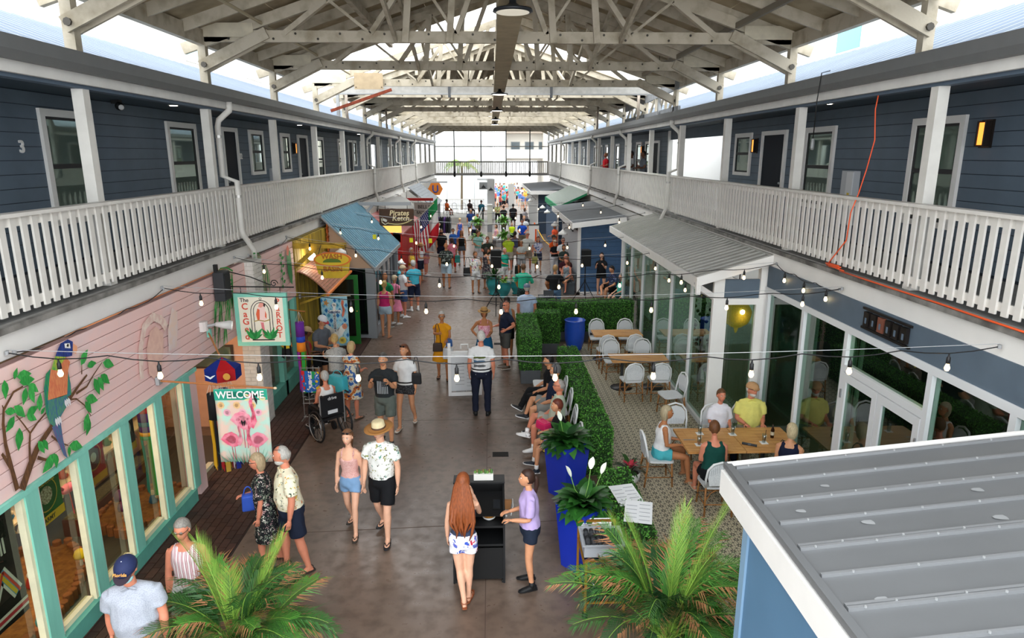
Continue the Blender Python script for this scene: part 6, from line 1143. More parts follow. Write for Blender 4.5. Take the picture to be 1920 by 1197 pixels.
t2 = thing('banner_pole', 'short wooden pole holding the spinner windsock', 'pole'); MB().tube([(-4.72, 11.0, 2.5), (-4.25, 10.2, 2.36)], .014, 8).build('pole', mat('#b5763a', .5), t2); MB().box((-4.72, 11.02, 2.5), (.06, .06, .14)).build('wall_bracket', TEAL, t2)
for i, (dx, dy, c, st) in enumerate(((-.16, -.1, '#17181c', ('#e0a820', '#17181c')), (-.02, -.16, '#17181c', ('#b01f28', '#c9a03a')), (.1, -.05, '#1f2f90', ('#e0e0e4', '#1f2f90')), (-.08, .1, '#1a5a8a', ('#1a7a8a', '#2a3a8a')))):
    windsock(('black army windsock with yellow streamers', 'black and red marine windsock', 'blue navy windsock with white streamers', 'teal coast guard windsock')[i]+' hanging under the spinner', -4.2+dx, 10.15+dy, 1.78, [(c, .42, 't'), (st, .85, 's')], .085)
# ---- rainbow windsocks, garment rack, seaside banner
t = thing('hanging_rail', 'short wooden rail above the rainbow windsocks', 'rail'); MB().tube([(-4.7, 13.9, 2.3), (-3.8, 13.5, 2.28)], .014, 8).build('rail', mat('#b5763a', .5), t)
windsock('red, orange and yellow parrot windsock beside the brick column', -4.3, 13.7, 2.05, [('#d0201e', .28, 't'), (('#e8862a', '#e8c02a'), .28, 's'), ('#d9301e', .08, 't'), (('#e8a02a', '#3fa03a', '#e8c83a'), .22, 's'), (('#17181a', '#202226'), .45, 's')], .11)
windsock('rainbow striped windsock with long tails beside the parrot windsock', -3.95, 13.55, 2.05, [('#6a2a9a', .3, 't'), ('#2a4ac0', .12, 't'), ('#e8861e', .2, 't'), (('#2a9a3a', '#e8c81e', '#d02a1e', '#2a4ac0', '#8a2a9a'), .9, 's')], .09)
t = thing('flag_rack', 'wire rack hung with small garden flags', 'rack', (-3.75, 13.35, 0))
for x in (-.18, -.06, .06, .18): MB().tube([(x, 0, .02), (x, 0, 1.15)], .01, 6).build('upright', STEEL, t)
for z in (.05, .35, 1.12): MB().tube([(-.2, 0, z), (.2, 0, z)], .008, 6).build('cross_wire', STEEL, t)
for x in (-.2, .2): MB().tube([(x, -.18, .01), (x, .18, .01)], .012, 6).build('foot', STEEL, t)
for i in range(5): c = ('#d02a2a', '#2a6ac0', '#e8e8e8', '#2a9a5a', '#e8c02a')[i]; MB().bb(-.17+i*.075, -.11+i*.08, -.06-i*.02, -.05-i*.02, .62, 1.08).build('small_flag', pat('camo', c, ['#2a6ac0', '#e8e4d8', '#d04a3a'], 10, .8, .5), t)
t, prn, P = banner('seaside welcome banner with a white anchor on blue scales', (-3.92, 16.5, 1.97), .66, 1.28, mat('#9fd0e0', .8), 2)
for j in range(10):
    for i in range(6): u, v = .02+.17*i+(.085 if j % 2 else 0), .03+.1*j; prn('scale', [(min(1, u), v), (min(1, u+.07), v+.05), (min(1, u), v+.1), (max(0, u-.07), v+.05)], ('#2f7fc0', '#5fb0d0', '#bfe0e4')[(i+j) % 3], 1) if u < 1 and v < .92 else None
W1 = '#eeeae2'
prn('anchor_shank', [(.45, .2), (.55, .2), (.56, .78), (.44, .78)], W1, 3); prn('anchor_stock', [(.25, .27), (.75, .27), (.75, .34), (.25, .34)], W1, 3); prn('anchor_ring', [(.5+.09*cos(a), .17+.05*sin(a)) for a in [k*pi/6 for k in range(12)]], W1, 3); prn('anchor_arm', [(.12, .52), (.2, .56), (.28, .7), (.5, .76), (.72, .7), (.8, .56), (.88, .52), (.86, .68), (.7, .8), (.5, .85), (.3, .8), (.14, .68)], W1, 3)
text('Seaside', 'lettering', (0, -.04, -.39), .1, mat('#2a5a90', .6), t, ext=.001)
for i, ch in enumerate('WELCOME'): text(ch, 'lettering', (0, -.04, -.5-i*.062), .065, mat('#3a6a8a', .6), t, ext=.001)
prn('starfish', [(.2+.14*(1 if k % 2 == 0 else .4)*cos(k*pi/5), .13+.08*(1 if k % 2 == 0 else .4)*sin(k*pi/5)) for k in range(10)], '#d9a05a', 4); prn('seahorse', [(.8, .06), (.88, .1), (.84, .18), (.9, .26), (.86, .36), (.8, .42), (.76, .38), (.81, .34), (.8, .24), (.76, .14)], '#e0785a', 4); prn('shell', [(.85+.1*cos(a), .6+.06*sin(a)) for a in [k*pi/5 for k in range(10)]], '#e89a7a', 4); prn('sand_dollar', [(.75+.14*cos(a), .88+.07*sin(a)) for a in [k*pi/6 for k in range(12)]], '#e0c85a', 4); prn('crab', [(.1, .86), (.2, .8), (.32, .86), (.34, .95), (.2, .98), (.1, .95)], '#e0a878', 4)
t = thing('banner_pole', 'pole holding the seaside anchor banner', 'pole'); MB().tube([(-4.74, 16.45, 1.98), (-3.5, 16.5, 1.985)], .012, 8).build('pole', mat('#c9b89a', .5), t); MB().box((-4.73, 16.45, 1.99), (.04, .08, .1)).build('wall_bracket', GREY, t)
# ---- wheelchair
t = thing('wheelchair', 'black folding wheelchair with large spoked wheels', 'wheelchair', (-3.22, 12.45, 0), -140); KB = mat('#15161a', .6)
for s in (-1, 1):
    wz = .31; x = s*.29; MB().tube([(x, .12+.3*cos(a), wz+.3*sin(a)) for a in [i*2*pi/28 for i in range(29)]], .02, 8, cap=False).build('tyre', KB, t, True); MB().tube([(x+s*.04, .12+.25*cos(a), wz+.25*sin(a)) for a in [i*2*pi/28 for i in range(29)]], .009, 6, cap=False).build('hand_rim', STEEL, t, True); MB().tube([(x-.03, .12, wz), (x+.03, .12, wz)], .03, 10).build('hub', BLACK, t)
    for i in range(8): a = i*pi/4; MB().tube([(x, .12, wz), (x, .12+.29*cos(a), wz+.29*sin(a))], .006, 5).build('spoke', KB, t)
    MB().tube([(s*.25, .22, .3), (s*.25, .22, .95), (s*.25, .32, .97)], .014, 8).build('back_tube', STEEL, t); MB().tube([(s*.25, .3, .97), (s*.25, .42, .97)], .018, 8).build('push_handle', KB, t); MB().tube([(s*.25, .2, .68), (s*.25, -.15, .68)], .025, 8).build('armrest', KB, t); MB().tube([(s*.24, .2, .42), (s*.24, -.3, .42), (s*.2, -.42, .12)], .013, 8).build('side_tube', STEEL, t); MB().bb(s*.18-.07, s*.18+.07, -.55, -.4, .09, .11).build('footrest', KB, t)
    MB().tube([(s*.24-.02, -.25, .09), (s*.24+.02, -.25, .09)], .09, 14).build('caster', KB, t)
MB().bb(-.24, .24, -.25, .22, .42, .46).build('seat', KB, t); MB().bb(-.25, .25, .2, .225, .5, .93).build('backrest', KB, t); text('drive', 'lettering', (0, .24, .86), .09, mat('#d8d8d8', .5), t, (R(90), 0, R(180)), .001)
MB().bb(-.1, .1, .226, .24, .55, .62).build('tag', mat('#d8dade', .5), t)
# ---- bags, guitars, phone
def bag(label, x, y, z, col, w=.3, h=.26, d=.12, rz=0, strap=.25, cat='bag', nm='handbag'):
    t = thing(nm, label, cat, (x, y, z), rz); MB().prism([(-w/2, 0), (w/2, 0), (w*.46, h), (-w*.46, h)], (0, d/2, 0), (1, 0, 0), (0, 0, 1), d).build('bag_body', mat(col, .6, var=.15), t, bevel=.02); MB().bb(-w*.42, w*.42, -d/2+.01, d/2-.01, h-.01, h+.012).build('closure', mat(col, .5), t)
    MB().tube([(-w*.3, 0, h)]+[(-w*.3*cos(pi*i/8), 0, h+strap*sin(pi*i/8)) for i in range(1, 8)]+[(w*.3, 0, h)], .009, 6).build('strap', mat(col, .6), t, True); return t
bag('large turquoise tote bag on the arm of the patterned dress woman', -3.12, 13.05, .72, '#3fb0c0', .42, .32, .16, 150, .12); bag('black shoulder bag of the floral blouse woman', -.92, 26.4, .72, '#1d1e20', .36, .32, .14, 20, .42); bag('blue cloth bag held by the black floral dress woman', -3.2, 8.1, .85, '#2a4fae', .18, .22, .08, 20, .12)
bag('dark brown purse of the mustard dress woman', -1.3, 15.62, .78, '#3a2a22', .24, .2, .07, 0, .5); bag('white paper bag held by the mustard dress woman', -1.05, 15.6, .6, '#d8dade', .26, .26, .08, 10, .1); bag('teal shopping bag held by the red trouser woman', -1.56, 31.15, .5, '#2a8f86', .26, .34, .1, 0, .15)
bag('bright pink bag on the lap of the seated bald man', .92, 11.2, .62, '#e02a6a', .3, .14, .16, -60, .05); bag('floral green bag held by the auburn haired woman', 2.05, 31.1, .45, '#a8a85a', .28, .32, .1, 0, .2); bag('black crossbody pouch of the pink dress woman', -3.0, 21.2, .88, '#17181a', .2, .18, .07, 150, .4); bag('blue crossbody bag of the white tee woman', -1.5, 12.78, .95, '#1d1f24', .2, .22, .08, -10, .35); bag('small black pouch bag of the lime tee man standing on the floor', 1.25, 31.0, 0, '#1a2a20', .3, .36, .15, 0, .1); bag('blue waist bag of the mustard dress woman', -1.02, 15.62, .9, '#2a5a9a', .16, .16, .08, 10, .04)
def guitar(label, x, y, z, rz, col):
    t = thing('guitar', label, 'guitar', (x, y, z), rz); f = [(.0, -.2), (.1, -.19), (.155, -.1), (.13, -.01), (.1, .04), (.115, .11), (.08, .18), (0, .2)]; poly = f+[(-a, b) for a, b in f[::-1][1:-1]]
    u, w = V((.42, 0, .9)).normalized(), V((-.9, 0, .42)).normalized(); MB().prism(poly, (0, 0, 0), u, w, .09).build('guitar_body', mat(col, .35, var=.2), t); o = V((0, -.045, 0))
    MB().beam(o+w*.18, o+w*.62, .03, .045, (0, 1, 0)).build('neck', mat('#4a2f1c', .5), t); MB().beam(o+w*.62, o+w*.76, .02, .07, (0, 1, 0)).build('headstock', mat('#3a2416', .5), t)
guitar('acoustic guitar played by the teal hooded guitarist', 1.05, 22.85, 1.08, 172, '#b5752e'); guitar('acoustic guitar played by the black tee guitarist', 2.05, 22.45, 1.1, 165, '#8a4f22')
def phone(label, x, y, z, rz): t = thing('phone', label, 'phone', (x, y, z), rz); MB().bb(-.075, .075, -.005, .005, -.038, .038).build('body', BLACK, t); MB().bb(-.07, .07, .005, .007, -.033, .033).build('screen', mat('#2a3038', .1), t)
phone('black phone held up by the man in the flag tee', -2.04, 11.6, 1.48, -5); phone('phone held by the woman in the black dress', 4.13, 25.3, 1.42, -20)
# ---- festoon light strings
BULB = mat('#ffd898', .3, emit=1.6); SOCK = mat('#1a1a1c', .5)
sock_me = MB().lathe([(.006, .0), (.012, -.03), (.02, -.04), (.021, -.1), (.016, -.105)], 10).mesh('bulb_socket', SOCK, True); bulb_me = MB().lathe([(.013, -.1), (.016, -.115), (.026, -.145), (.026, -.16), (.016, -.18), (0, -.185)], 12).mesh('bulb', BULB, True)
def strand(label, a, b, sag, n, wire=True, droop=.05):
    t = thing('string_light', label, 'string light'); a, b = V(a), V(b); N = 40
    def P(s): p = a.lerp(b, s); return p-V((0, 0, sag*4*s*(1-s)))
    MB().tube([P(i/N)-V((0, 0, droop*abs(sin(pi*i/N*n)))) for i in range(N+1)], .0065, 5).build('cable', SOCK, t)
    if wire: MB().tube([P(i/12)+V((0, .0, .03)) for i in range(13)], .0035, 4).build('guide_wire', mat('#c4c6c8', .4, .3), t)
    for e in (a, b): MB().lathe([(.02, -.02), (.02, .02)], 8, e).build('hook', GREY, t)
    for i in range(n): s = (i+.5)/n; o = put('bulb_socket', sock_me, t, P(s)-V((0, 0, .01+droop*.9))); put('bulb', bulb_me, o)
for i, (ly, lz, rx, ry, rz, sag, n) in enumerate(((6.65, 3.46, 5.17, 6.42, 3.5, .1, 10), (9.95, 3.48, 5.17, 9.57, 3.48, .16, 9), (12.85, 3.5, 5.17, 11.9, 3.48, .3, 9), (16.2, 3.5, 3.84, 16.0, 3.1, .3, 8), (19.6, 3.5, 3.84, 19.2, 3.1, .3, 8), (23.2, 3.5, 5.17, 22.6, 3.5, .4, 6), (27, 3.5, 5.17, 26.5, 3.5, .35, 6), (31, 3.5, 5.17, 30.5, 3.5, .35, 5))): strand('%s string of festoon bulbs across the hall' % ORD[i], (-4.88, ly, lz), (rx, ry, rz), sag, n)
strand('festoon bulbs running along the left beam, nearest span', (-4.84, 6.7, 3.45), (-4.84, 9.9, 3.47), .06, 3, False); strand('festoon bulbs running along the left beam, second span', (-4.84, 13.5, 3.45), (-4.84, 16.1, 3.47), .06, 3, False); strand('festoon bulbs running along the right beam above the door', (5.15, 9.6, 3.46), (5.15, 11.85, 3.48), .05, 3, False); strand('festoon bulbs hanging along the pavilion roof edge', (3.83, 12.3, 3.05), (3.83, 16, 3.08), .1, 3, False)
for i, (x, z) in enumerate(((-3.35, 3.22), (-1.75, 3.1), (-2.3, 3.12))): t = thing('cable_tag', 'yellow tag on the fifth light string, %s' % ('leftmost', 'rightmost', 'middle')[i], 'tag', (x, 19.5, z-.06)); MB().bb(-.05, .05, -.003, .003, -.13, 0).build('card', mat('#e8e81e', .6), t); MB().tube([(0, 0, 0), (0, 0, .05)], .004, 4).build('tie', BLACK, t)
# ================================================================ PEOPLE
SKIN = {k: mat(c, .5, var=.08, sc=14, spec=.35) for k, c in dict(l='#e3ae90', m='#d0946e', t='#b57850', r='#d4876a', d='#6b432d').items()}
LIP, EYEW, IRIS = mat('#b5605a', .5), mat('#ece8e2', .3), mat('#33261d', .3)
DIRS_A = dict(down=((.17, .03, -1), (.03, .2, -1)), phone=((.12, .5, -.8), (-.25, .75, .7)), fold=((.2, .22, -1), (-.95, .55, .12)), hip=((.6, -.12, -.8), (-.62, .45, -.6)), hold=((.1, .12, -1), (-.3, .95, -.05)),
    reach=((.05, .75, -.6), (-.1, 1, .05)), lap=((.14, .22, -1), (-.35, .85, -.38)), swingf=((.13, .3, -1), (0, .5, -.9)), swingb=((.16, -.3, -1), (.05, -.05, -1)), up=((.3, .55, -.3), (-.35, .35, .9)), point=((.05, .7, -.35), (-.45, .9, .25)), lean=((.75, -.15, -.7), (.2, .9, -.25)),
    guitar=((.45, .1, -.9), (-.2, .75, -.15)), neckhold=((.25, .45, -.75), (.5, .75, .35)), back=((.15, -.25, -1), (-.5, -.1, -.85)), face=((.1, .55, -.7), (-.4, .3, .95)))
DIRS_L = dict(stand=(((.04, .0, -1), (0, -.03, -1)),)*2, walk=(((.02, .38, -1), (0, .05, -1)), ((.02, -.12, -1), (0, -.55, -.9))), walk2=(((.02, -.12, -1), (0, -.55, -.9)), ((.02, .38, -1), (0, .05, -1))), stroll=(((.03, .2, -1), (0, .02, -1)), ((.03, -.1, -1), (0, -.22, -1))),
    stroll2=(((.03, -.1, -1), (0, -.22, -1)), ((.03, .2, -1), (0, .02, -1))), cross=(((-.1, -.05, -1), (-.16, -.25, -1)), ((-.06, .04, -1), (-.04, .02, -1))), sit=(((.13, 1, -.06), (0, .06, -1)), ((.13, 1, -.06), (0, .12, -1))), sitx=(((.1, 1, .02), (0, .02, -1)), ((.35, 1, .16), (-.75, .35, -.5))), sitk=(((.08, 1, .0), (0, .1, -1)), ((-.12, 1, .16), (-.1, .45, -.85))),
    relax=(((.06, .1, -1), (.02, -.12, -1)), ((.04, -.02, -1), (0, -.04, -1))))
PEND = []
def nrm(v): v = V(v); v.normalize(); return v
def frame_hand(mb, w, d, n, k, curl, mi=0, fing=6):
    d, n = nrm(d), nrm(n); n = nrm(n-d*n.dot(d)); s = d.cross(n)
    mb.tube([w-d*.02*k, w+d*.02*k, w+d*.055*k, w+d*.09*k], [(.024*k, .019*k), (.031*k, .017*k), (.037*k, .015*k), (.035*k, .011*k)], 8, mi, up=n)
    for i, (o, l) in enumerate(((-.027, .062), (-.009, .074), (.009, .079), (.026, .07))):
        p = w+d*.083*k+s*o*k; dd = d.copy(); pts = [p]
        for q in range(3):
            a = curl*(.55+.3*q); dd = nrm(dd*cos(a*.6)+n*sin(a*.6)); p = p+dd*(l*k*(.42, .32, .26)[q]); pts.append(p)
        mb.tube(pts, [.0088*k, .0085*k, .0078*k, .005*k], fing, mi, up=n)
    b = w+d*.028*k+s*.026*k; t1 = nrm(d*.62+s*.7+n*.25); t2 = nrm(d*.9+s*.25+n*.35*curl)
    mb.tube([b-t1*.01*k, b+t1*.035*k, b+t1*.035*k+t2*.028*k, b+t1*.035*k+t2*.05*k], [.013*k, .011*k, .0095*k, .006*k], fing, mi, up=n)
def person(label, x, y, rz, H=1.72, sex='m', skin='m', bulk=1.0, legs='stand', arms=('down', 'down'), top=('tee', None), bot=('shorts', None), shoes=('sneaker', '#dcdcdc'), hair=('short', '#5a4030'), hat=None, eyes=None, lean=0, head=(0, 0), z0=0, beard=None, lod=None, group=None, belt=None, print_=None, seat=None, mask=None):
    dist = hypot(x, y); lod = lod if lod is not None else (0 if dist < 17 else 1 if dist < 31 else 2)
    vox = (.0155, .021, .032)[lod]; nseg = (12, 10, 8)[lod]; k = H/1.75; F = sex == 'f'
    root = thing('person', label, 'person', (x, y, z0), rz, group)
    def D(v, s): return nrm((v[0]*s, -v[1], v[2]))
    hw, sw = (.098 if F else .095)*k*min(bulk, 1.15), (.163 if F else .188)*k*(.55+.45*bulk if bulk < 1 else .78+.22*bulk)
    J = {}; lw = []
    for s, (a, b) in zip((1, -1), DIRS_L[legs]):
        hp = V((s*hw, 0, 0)); kn = hp+D(a, s)*.435*k; an = kn+D(b, s)*.425*k; J['leg', s] = [hp, kn, an]; lw.append(an.z)
    ph = (.08*k-min(lw)) if not seat else seat+.09*bulk*k
    up = V((0, -sin(R(lean)), cos(R(lean)))); P = V((0, 0, ph))
    for s in (1, -1): J['leg', s] = [q+P for q in J['leg', s]]
    def T(t, f=0): return P+up*(t*k)+V((0, -1, 0))*f*k
    for s, an in zip((1, -1), arms):
        a, b = DIRS_A[an] if isinstance(an, str) else an; sh = T(.475)+V((s*sw, 0, 0)); el = sh+D(a, s)*.285*k; wr = el+D(b, s)*.25*k; J['arm', s] = [sh, el, wr]
    bk = bulk; wa = (.122 if F else .142)*bk**1.3; hipw = (.168 if F else .158)*bk; by = .1*bk**1.5; bf = max(0, bk-1)*.14
    def torso(m, lo, infl, sh=True, hi=.5, loose=0):
        R_ = [(-.1, hipw*(.9 if infl else .6), (.11 if infl else .07)*bk, 0), (-.03, hipw, .122*bk, 0), (.06, hipw*.97, .118*bk, bf*.3), (.17, wa+loose*.02, by+loose*.012, bf), (.29, wa*.55+.078+loose*.01, by*.6+.052, bf*.8), (.40, (.15 if F else .168)*(.5+.5*bk), (.122 if F else .118)*(.6+.4*bk), .012 if F else bf*.3), (.475, (.138 if F else .162)*(.6+.4*bk), .09, 0), (.52, .085, .068, 0)]
        R_ = [r for r in R_ if lo <= r[0] <= hi+.03]
        m.tube([T(r[0], r[3]) for r in R_], [((r[1]+infl)*k, (r[2]+infl)*k) for r in R_], max(nseg, 12), up=(0, 1, 0))
        if sh: m.tube([J['arm', 1][0]-V((.015, 0, .012))*k, T(.505), J['arm', -1][0]-V((-.015, 0, .012))*k], [(.052*k+infl*k*.8), .06*k+infl*k, (.052*k+infl*k*.8)], nseg)
    # ---- body
    b = MB(); torso(b, -.1, 0); b.tube([T(.5), T(.56), T(.64, .015)], [.066*k, (.05 if F else .058)*k, (.046 if F else .055)*k], nseg, up=(0, 1, 0))
    lm = .9+.1*bk if not F else .92+.12*(bk-1)
    for s in (1, -1):
        sh, el, wr = J['arm', s]; g = (1 if not F else .86)*(.55+.45*bk); b.tube([sh, sh.lerp(el, .3), el, el.lerp(wr, .3), wr], [.05*k*g, .05*k*g, .041*k*g, .043*k*g, .027*k], nseg)
        hp, kn, an = J['leg', s]; lg = lm*(.8+.2*bk); b.tube([hp+V((0, 0, .03)), hp.lerp(kn, .35), kn.lerp(hp, .1), kn, kn.lerp(an, .3), kn.lerp(an, .7), an], [.088*k*lg, .082*k*lg, .06*k*lg, .055*k*lg, .058*k*lg, .042*k*lg, .036*k], nseg)
    ft = []
    for s in (1, -1):
        hp, kn, an = J['leg', s]; f = V((s*.16, -1, 0)); f.normalize(); sd = nrm(an-kn)
        fd = f if an.z < .14 and an.z+f.z < 3 and (an.z < .12 or seat is None) else nrm(f-sd*f.dot(sd))
        if an.z >= .14 and seat is None: fd = nrm(fd*.8+V((0, 0, -.6)))
        dn = nrm(V((0, 0, -1))-fd*fd.dot(V((0, 0, -1)))); heel = an-fd*.055*k+dn*.045*k; toe = an+fd*.17*k+dn*.055*k; ft.append((an, fd, dn))
        if shoes[0] in ('flip', 'sandal', 'bare'): b.tube([an+dn*.01, an+fd*.05*k+dn*.035*k, an+fd*.12*k+dn*.052*k, toe], [(.036*k, .034*k), (.04*k, .03*k), (.043*k, .02*k), (.026*k, .012*k)], nseg, up=-dn); b.tube([heel+V((0, 0, .0)), an+dn*.03], [.03*k, .034*k], nseg)
    # ---- head (kept as detailed mesh joined to the body surface)
    X = MB(); hm = Euler((R(-head[1]), 0, R(head[0]))).to_matrix(); hc = T(.735, .03); hk = k*(1 if H > 1.5 else 1.1)
    def hp_(v): return hc+hm @ (V(v)*hk)
    def face(p, q):
        q = q.copy(); z = p.z
        if z < 0: q.x *= 1+.3*z*(1 if not F else 1.15); q.y += -.012*(-z)*hk if p.y < 0 else .03*(-z)*hk
        if p.y < 0:
            q.y -= .026*hk*math.exp(-((p.x/.13)**2+((p.z+.14)/.15)**2)); q.y -= .01*hk*math.exp(-((p.x/.1)**2+((p.z-.02)/.2)**2))
            for e in (-.36, .36): q.y += .011*hk*math.exp(-(((p.x-e)/.17)**2+((p.z-.12)/.12)**2))
            q.y -= .006*hk*math.exp(-((p.x/.3)**2+((p.z+.48)/.12)**2)); q.y -= .008*hk*math.exp(-((p.x/.3)**2+((p.z+.85)/.15)**2))
        return q
    nu, nv = ((30, 22), (18, 14), (12, 9))[lod]
    X.ell(hc, (.077*hk, .097*hk, .12*hk), nu, nv, hm, 0, face)
    for s in (1, -1):
        X.ell(hp_((s*.077, .012, -.004)), (.012*hk, .02*hk, .031*hk), 8, 6, hm)
        if dist < 42:
            X.ell(hp_((s*.03, -.083, .016)), (.014*hk, .008*hk, .008*hk), 8, 6, hm, 2); X.ell(hp_((s*.03, -.0895, .016)), (.0062*hk, .003*hk, .0062*hk), 6, 5, hm, 3)
            X.ell(hp_((s*.031, -.091, .036)), (.018*hk, .005*hk, .0035*hk), 6, 4, hm, 4)
    if dist < 42: X.ell(hp_((0, -.094, -.058)), (.024*hk, .006*hk, .007*hk), 8, 5, hm, 1)
    for s in (1, -1):
        sh, el, wr = J['arm', s]; d = nrm(wr-el); inn = nrm(V((-s, -.25, -.1))) if abs(d.z) > .6 else (V((0, 0, -1)) if legs.startswith('sit') or arms[0 if s > 0 else 1] in ('hold', 'lap') else V((-s, 0, -.2)))
        if inn.cross(d).length < .2: inn = d.orthogonal()
        cu = .75 if arms[0 if s > 0 else 1] not in ('phone', 'guitar', 'neckhold', 'hold') else 1.1
        # thumbs point forward: mirror by side through the lateral axis
        hb = MB(); frame_hand(hb, wr, d, inn, k*(.9 if F else 1), cu, 0, (6, 5, 4)[lod])
        lat = d.cross(nrm(inn-d*inn.dot(d)))
        if lat.dot(V((0, -1, .6))) < 0: hb.v = [tuple(V(q)-lat*(2*lat.dot(V(q)-wr))) for q in hb.v]; hb.f = [f[::-1] for f in hb.f]
        X.add(hb.v, hb.f, 0)
    bo = b.build('body', SKIN[skin], root); PEND.append((bo, vox, X, [SKIN[skin], LIP, EYEW, IRIS, mat(hair[1] if hair[0] != 'bald' else '#8a7a6a', .8)]))
    def cloth(name, m, mt, smooth=4): o = m.build(name, mt, root); PEND.append((o, vox, None, None)); return o
    # ---- top
    kind, mt = top
    if kind:
        m = MB(); inf = .02 if kind not in ('tank', 'cami') else .014; lo = -.04 if kind not in ('dress',) else -.1
        hem = bot[0] if bot else None
        if kind in ('tank', 'cami'):
            torso(m, -.03, inf, False, .40 if kind == 'cami' else .475)
            for s in (1, -1):
                a = T(.39, 0)+V((s*.085*k, 0, 0)); 
                if kind == 'cami':
                    for f in (.1, -.085): m.tube([T(.37, f)+V((s*.08*k, 0, 0)), T(.50, f*.62)+V((s*.095*k, 0, 0)), T(.545, 0)+V((s*.085*k, 0, 0))], .013*k+vox*.3, 6)
                else: m.tube([T(.42)+V((s*.1*k, 0, 0)), T(.53)+V((s*.085*k, 0, 0))], [(.055*k, .095*k), (.04*k, .06*k)], nseg, up=(0, 1, 0))
        else:
            torso(m, lo, inf, True, .5, 1)
            f = dict(tee=.62, polo=.68, shirt=.72, long=1.9, dress=.35, blouse=.8, sleeveless=0)[kind]
            for s in (1, -1):
                sh, el, wr = J['arm', s]; g = (.5+.5*bk)*(.9 if F else 1)
                if f > 1: m.tube([sh, el, el.lerp(wr, .92)], [.075*k*g, .06*k*g, .046*k*g], nseg)
                elif f: m.tube([sh+V((-s*.02*k, 0, .0)), sh.lerp(el, f*.5), sh.lerp(el, f)], [.073*k*g, .073*k*g, (.074 if kind != 'blouse' else .085)*k*g], nseg)
            if kind in ('polo', 'shirt'): m.tube([T(.5), T(.565)], [.082*k, .064*k], nseg)
            if kind == 'dress': 
                L = -.42; m.tube([T(.1), T(-.05), V((0, 0, ph+L*k*.5)), V((0, 0, ph+L*k))], [(wa*k+.02, by*k+.02), (hipw*k+.03, .15*k), (hipw*k+.06, .19*k), (hipw*k+.1, .23*k)], 14, up=(0, 1, 0))
        m_ = cloth('shirt' if kind != 'dress' else 'dress', m, mt)
        if kind in ('polo', 'shirt') and lod == 0:
            cm = MB(); 
            for s in (1, -1): cm.box(T(.54, .075)+V((s*.035*k, 0, 0)), (.06*k, .012, .045*k), (R(35), R(s*20), 0))
            for q in (0, 1): MB().add(cm.v[q*8:q*8+8], [(0, 2, 3, 1), (4, 5, 7, 6), (0, 1, 5, 4), (2, 6, 7, 3), (0, 4, 6, 2), (1, 3, 7, 5)]).build('collar', mt, root)
    # ---- bottom
    if bot:
        kind, mt = bot; m = MB()
        m.tube([T(.09, bf*.5), T(.02, bf*.2), T(-.06), T(-.125)], [((hipw*.94+.016)*k, (.112*bk+.018)*k), ((hipw+.02)*k, (.122*bk+.02)*k), ((hipw+.022)*k, (.118*bk+.024)*k), ((hipw*.8)*k, (.1*bk)*k)], max(12, nseg), up=(0, 1, 0))
        if kind == 'skirt': m.tube([T(.02), V((0, 0, ph-.2*k)), V((0, 0, ph-.46*k))], [((hipw+.02)*k, .14*k), ((hipw+.05)*k, .17*k), ((hipw+.07)*k, .2*k)], 14, up=(0, 1, 0))
        else:
            for s in (1, -1):
                hp, kn, an = J['leg', s]; fl = dict(shorts=.82, short=.42, pants=2, capri=1.5, long=1.02)[kind]; w0 = .105*k*lm*(.75+.25*bk)
                if fl <= 1.02: m.tube([hp+V((0, 0, .02)), hp.lerp(kn, fl*.5), hp.lerp(kn, fl)], [w0, w0*1.0, w0*(.97 if kind != 'short' else 1.06)], nseg)
                else: m.tube([hp+V((0, 0, .02)), hp.lerp(kn, .5), kn, kn.lerp(an, fl-1 if fl < 2 else .97)], [w0, w0*.93, .076*k, (.07 if kind == 'capri' else .066)*k], nseg)
        cloth({'short': 'shorts', 'capri': 'pants', 'long': 'shorts'}.get(kind, kind), m, mt)
        if belt: bm = MB(); bm.tube([T(.1, bf*.5), T(.075, bf*.5)], [((hipw*.95+.03)*k, (.115*bk+.03)*k)]*2, 16, up=(0, 1, 0)); bm.build('belt', mat(belt, .6), root, True)
    # ---- shoes
    for (an, f, dn) in ft:
        m = MB(); sc = mat(shoes[1], .6)
        if shoes[0] in ('sneaker', 'boot'):
            m.tube([an-f*.06*k+dn*.035*k, an-f*.03*k+dn*.03*k, an+f*.05*k+dn*.038*k, an+f*.13*k+dn*.05*k, an+f*.185*k+dn*.058*k], [(.032*k, .035*k), (.042*k, .045*k), (.044*k, .038*k), (.046*k, .026*k), (.03*k, .016*k)], 10, up=-dn); m.tube([an-dn*(.02 if shoes[0] == 'sneaker' else .06)*k, an+dn*.04*k], [.043*k, .045*k], 10); sh_ = m.build('shoe', sc, root, True)
            sl = MB(); o = an+dn*.066*k; q = f.cross(dn); sl.prism([(-.075*k, -.03*k), (-.085*k, 0), (-.075*k, .03*k), (.05*k, .042*k), (.13*k, .046*k), (.19*k, .03*k), (.205*k, 0), (.19*k, -.03*k), (.13*k, -.046*k), (.05*k, -.042*k)], o, f, q, .018*k); sl.build('sole', mat(shoes[2] if len(shoes) > 2 else '#e6e4e0', .6), sh_)
            if len(shoes) > 3: MB().tube([an-dn*.1*k, an], .04*k, 10).build('sock', mat(shoes[3], .8), root, True)
        elif shoes[0] in ('flip', 'sandal'):
            o = an+dn*.062*k; q = f.cross(dn); m.prism([(-.075*k, -.03*k), (-.08*k, 0), (-.075*k, .03*k), (.05*k, .04*k), (.13*k, .046*k), (.19*k, .03*k), (.2*k, 0), (.19*k, -.03*k), (.13*k, -.046*k), (.05*k, -.04*k)], o, f, q, .018*k); so = m.build('sandal', sc, root)
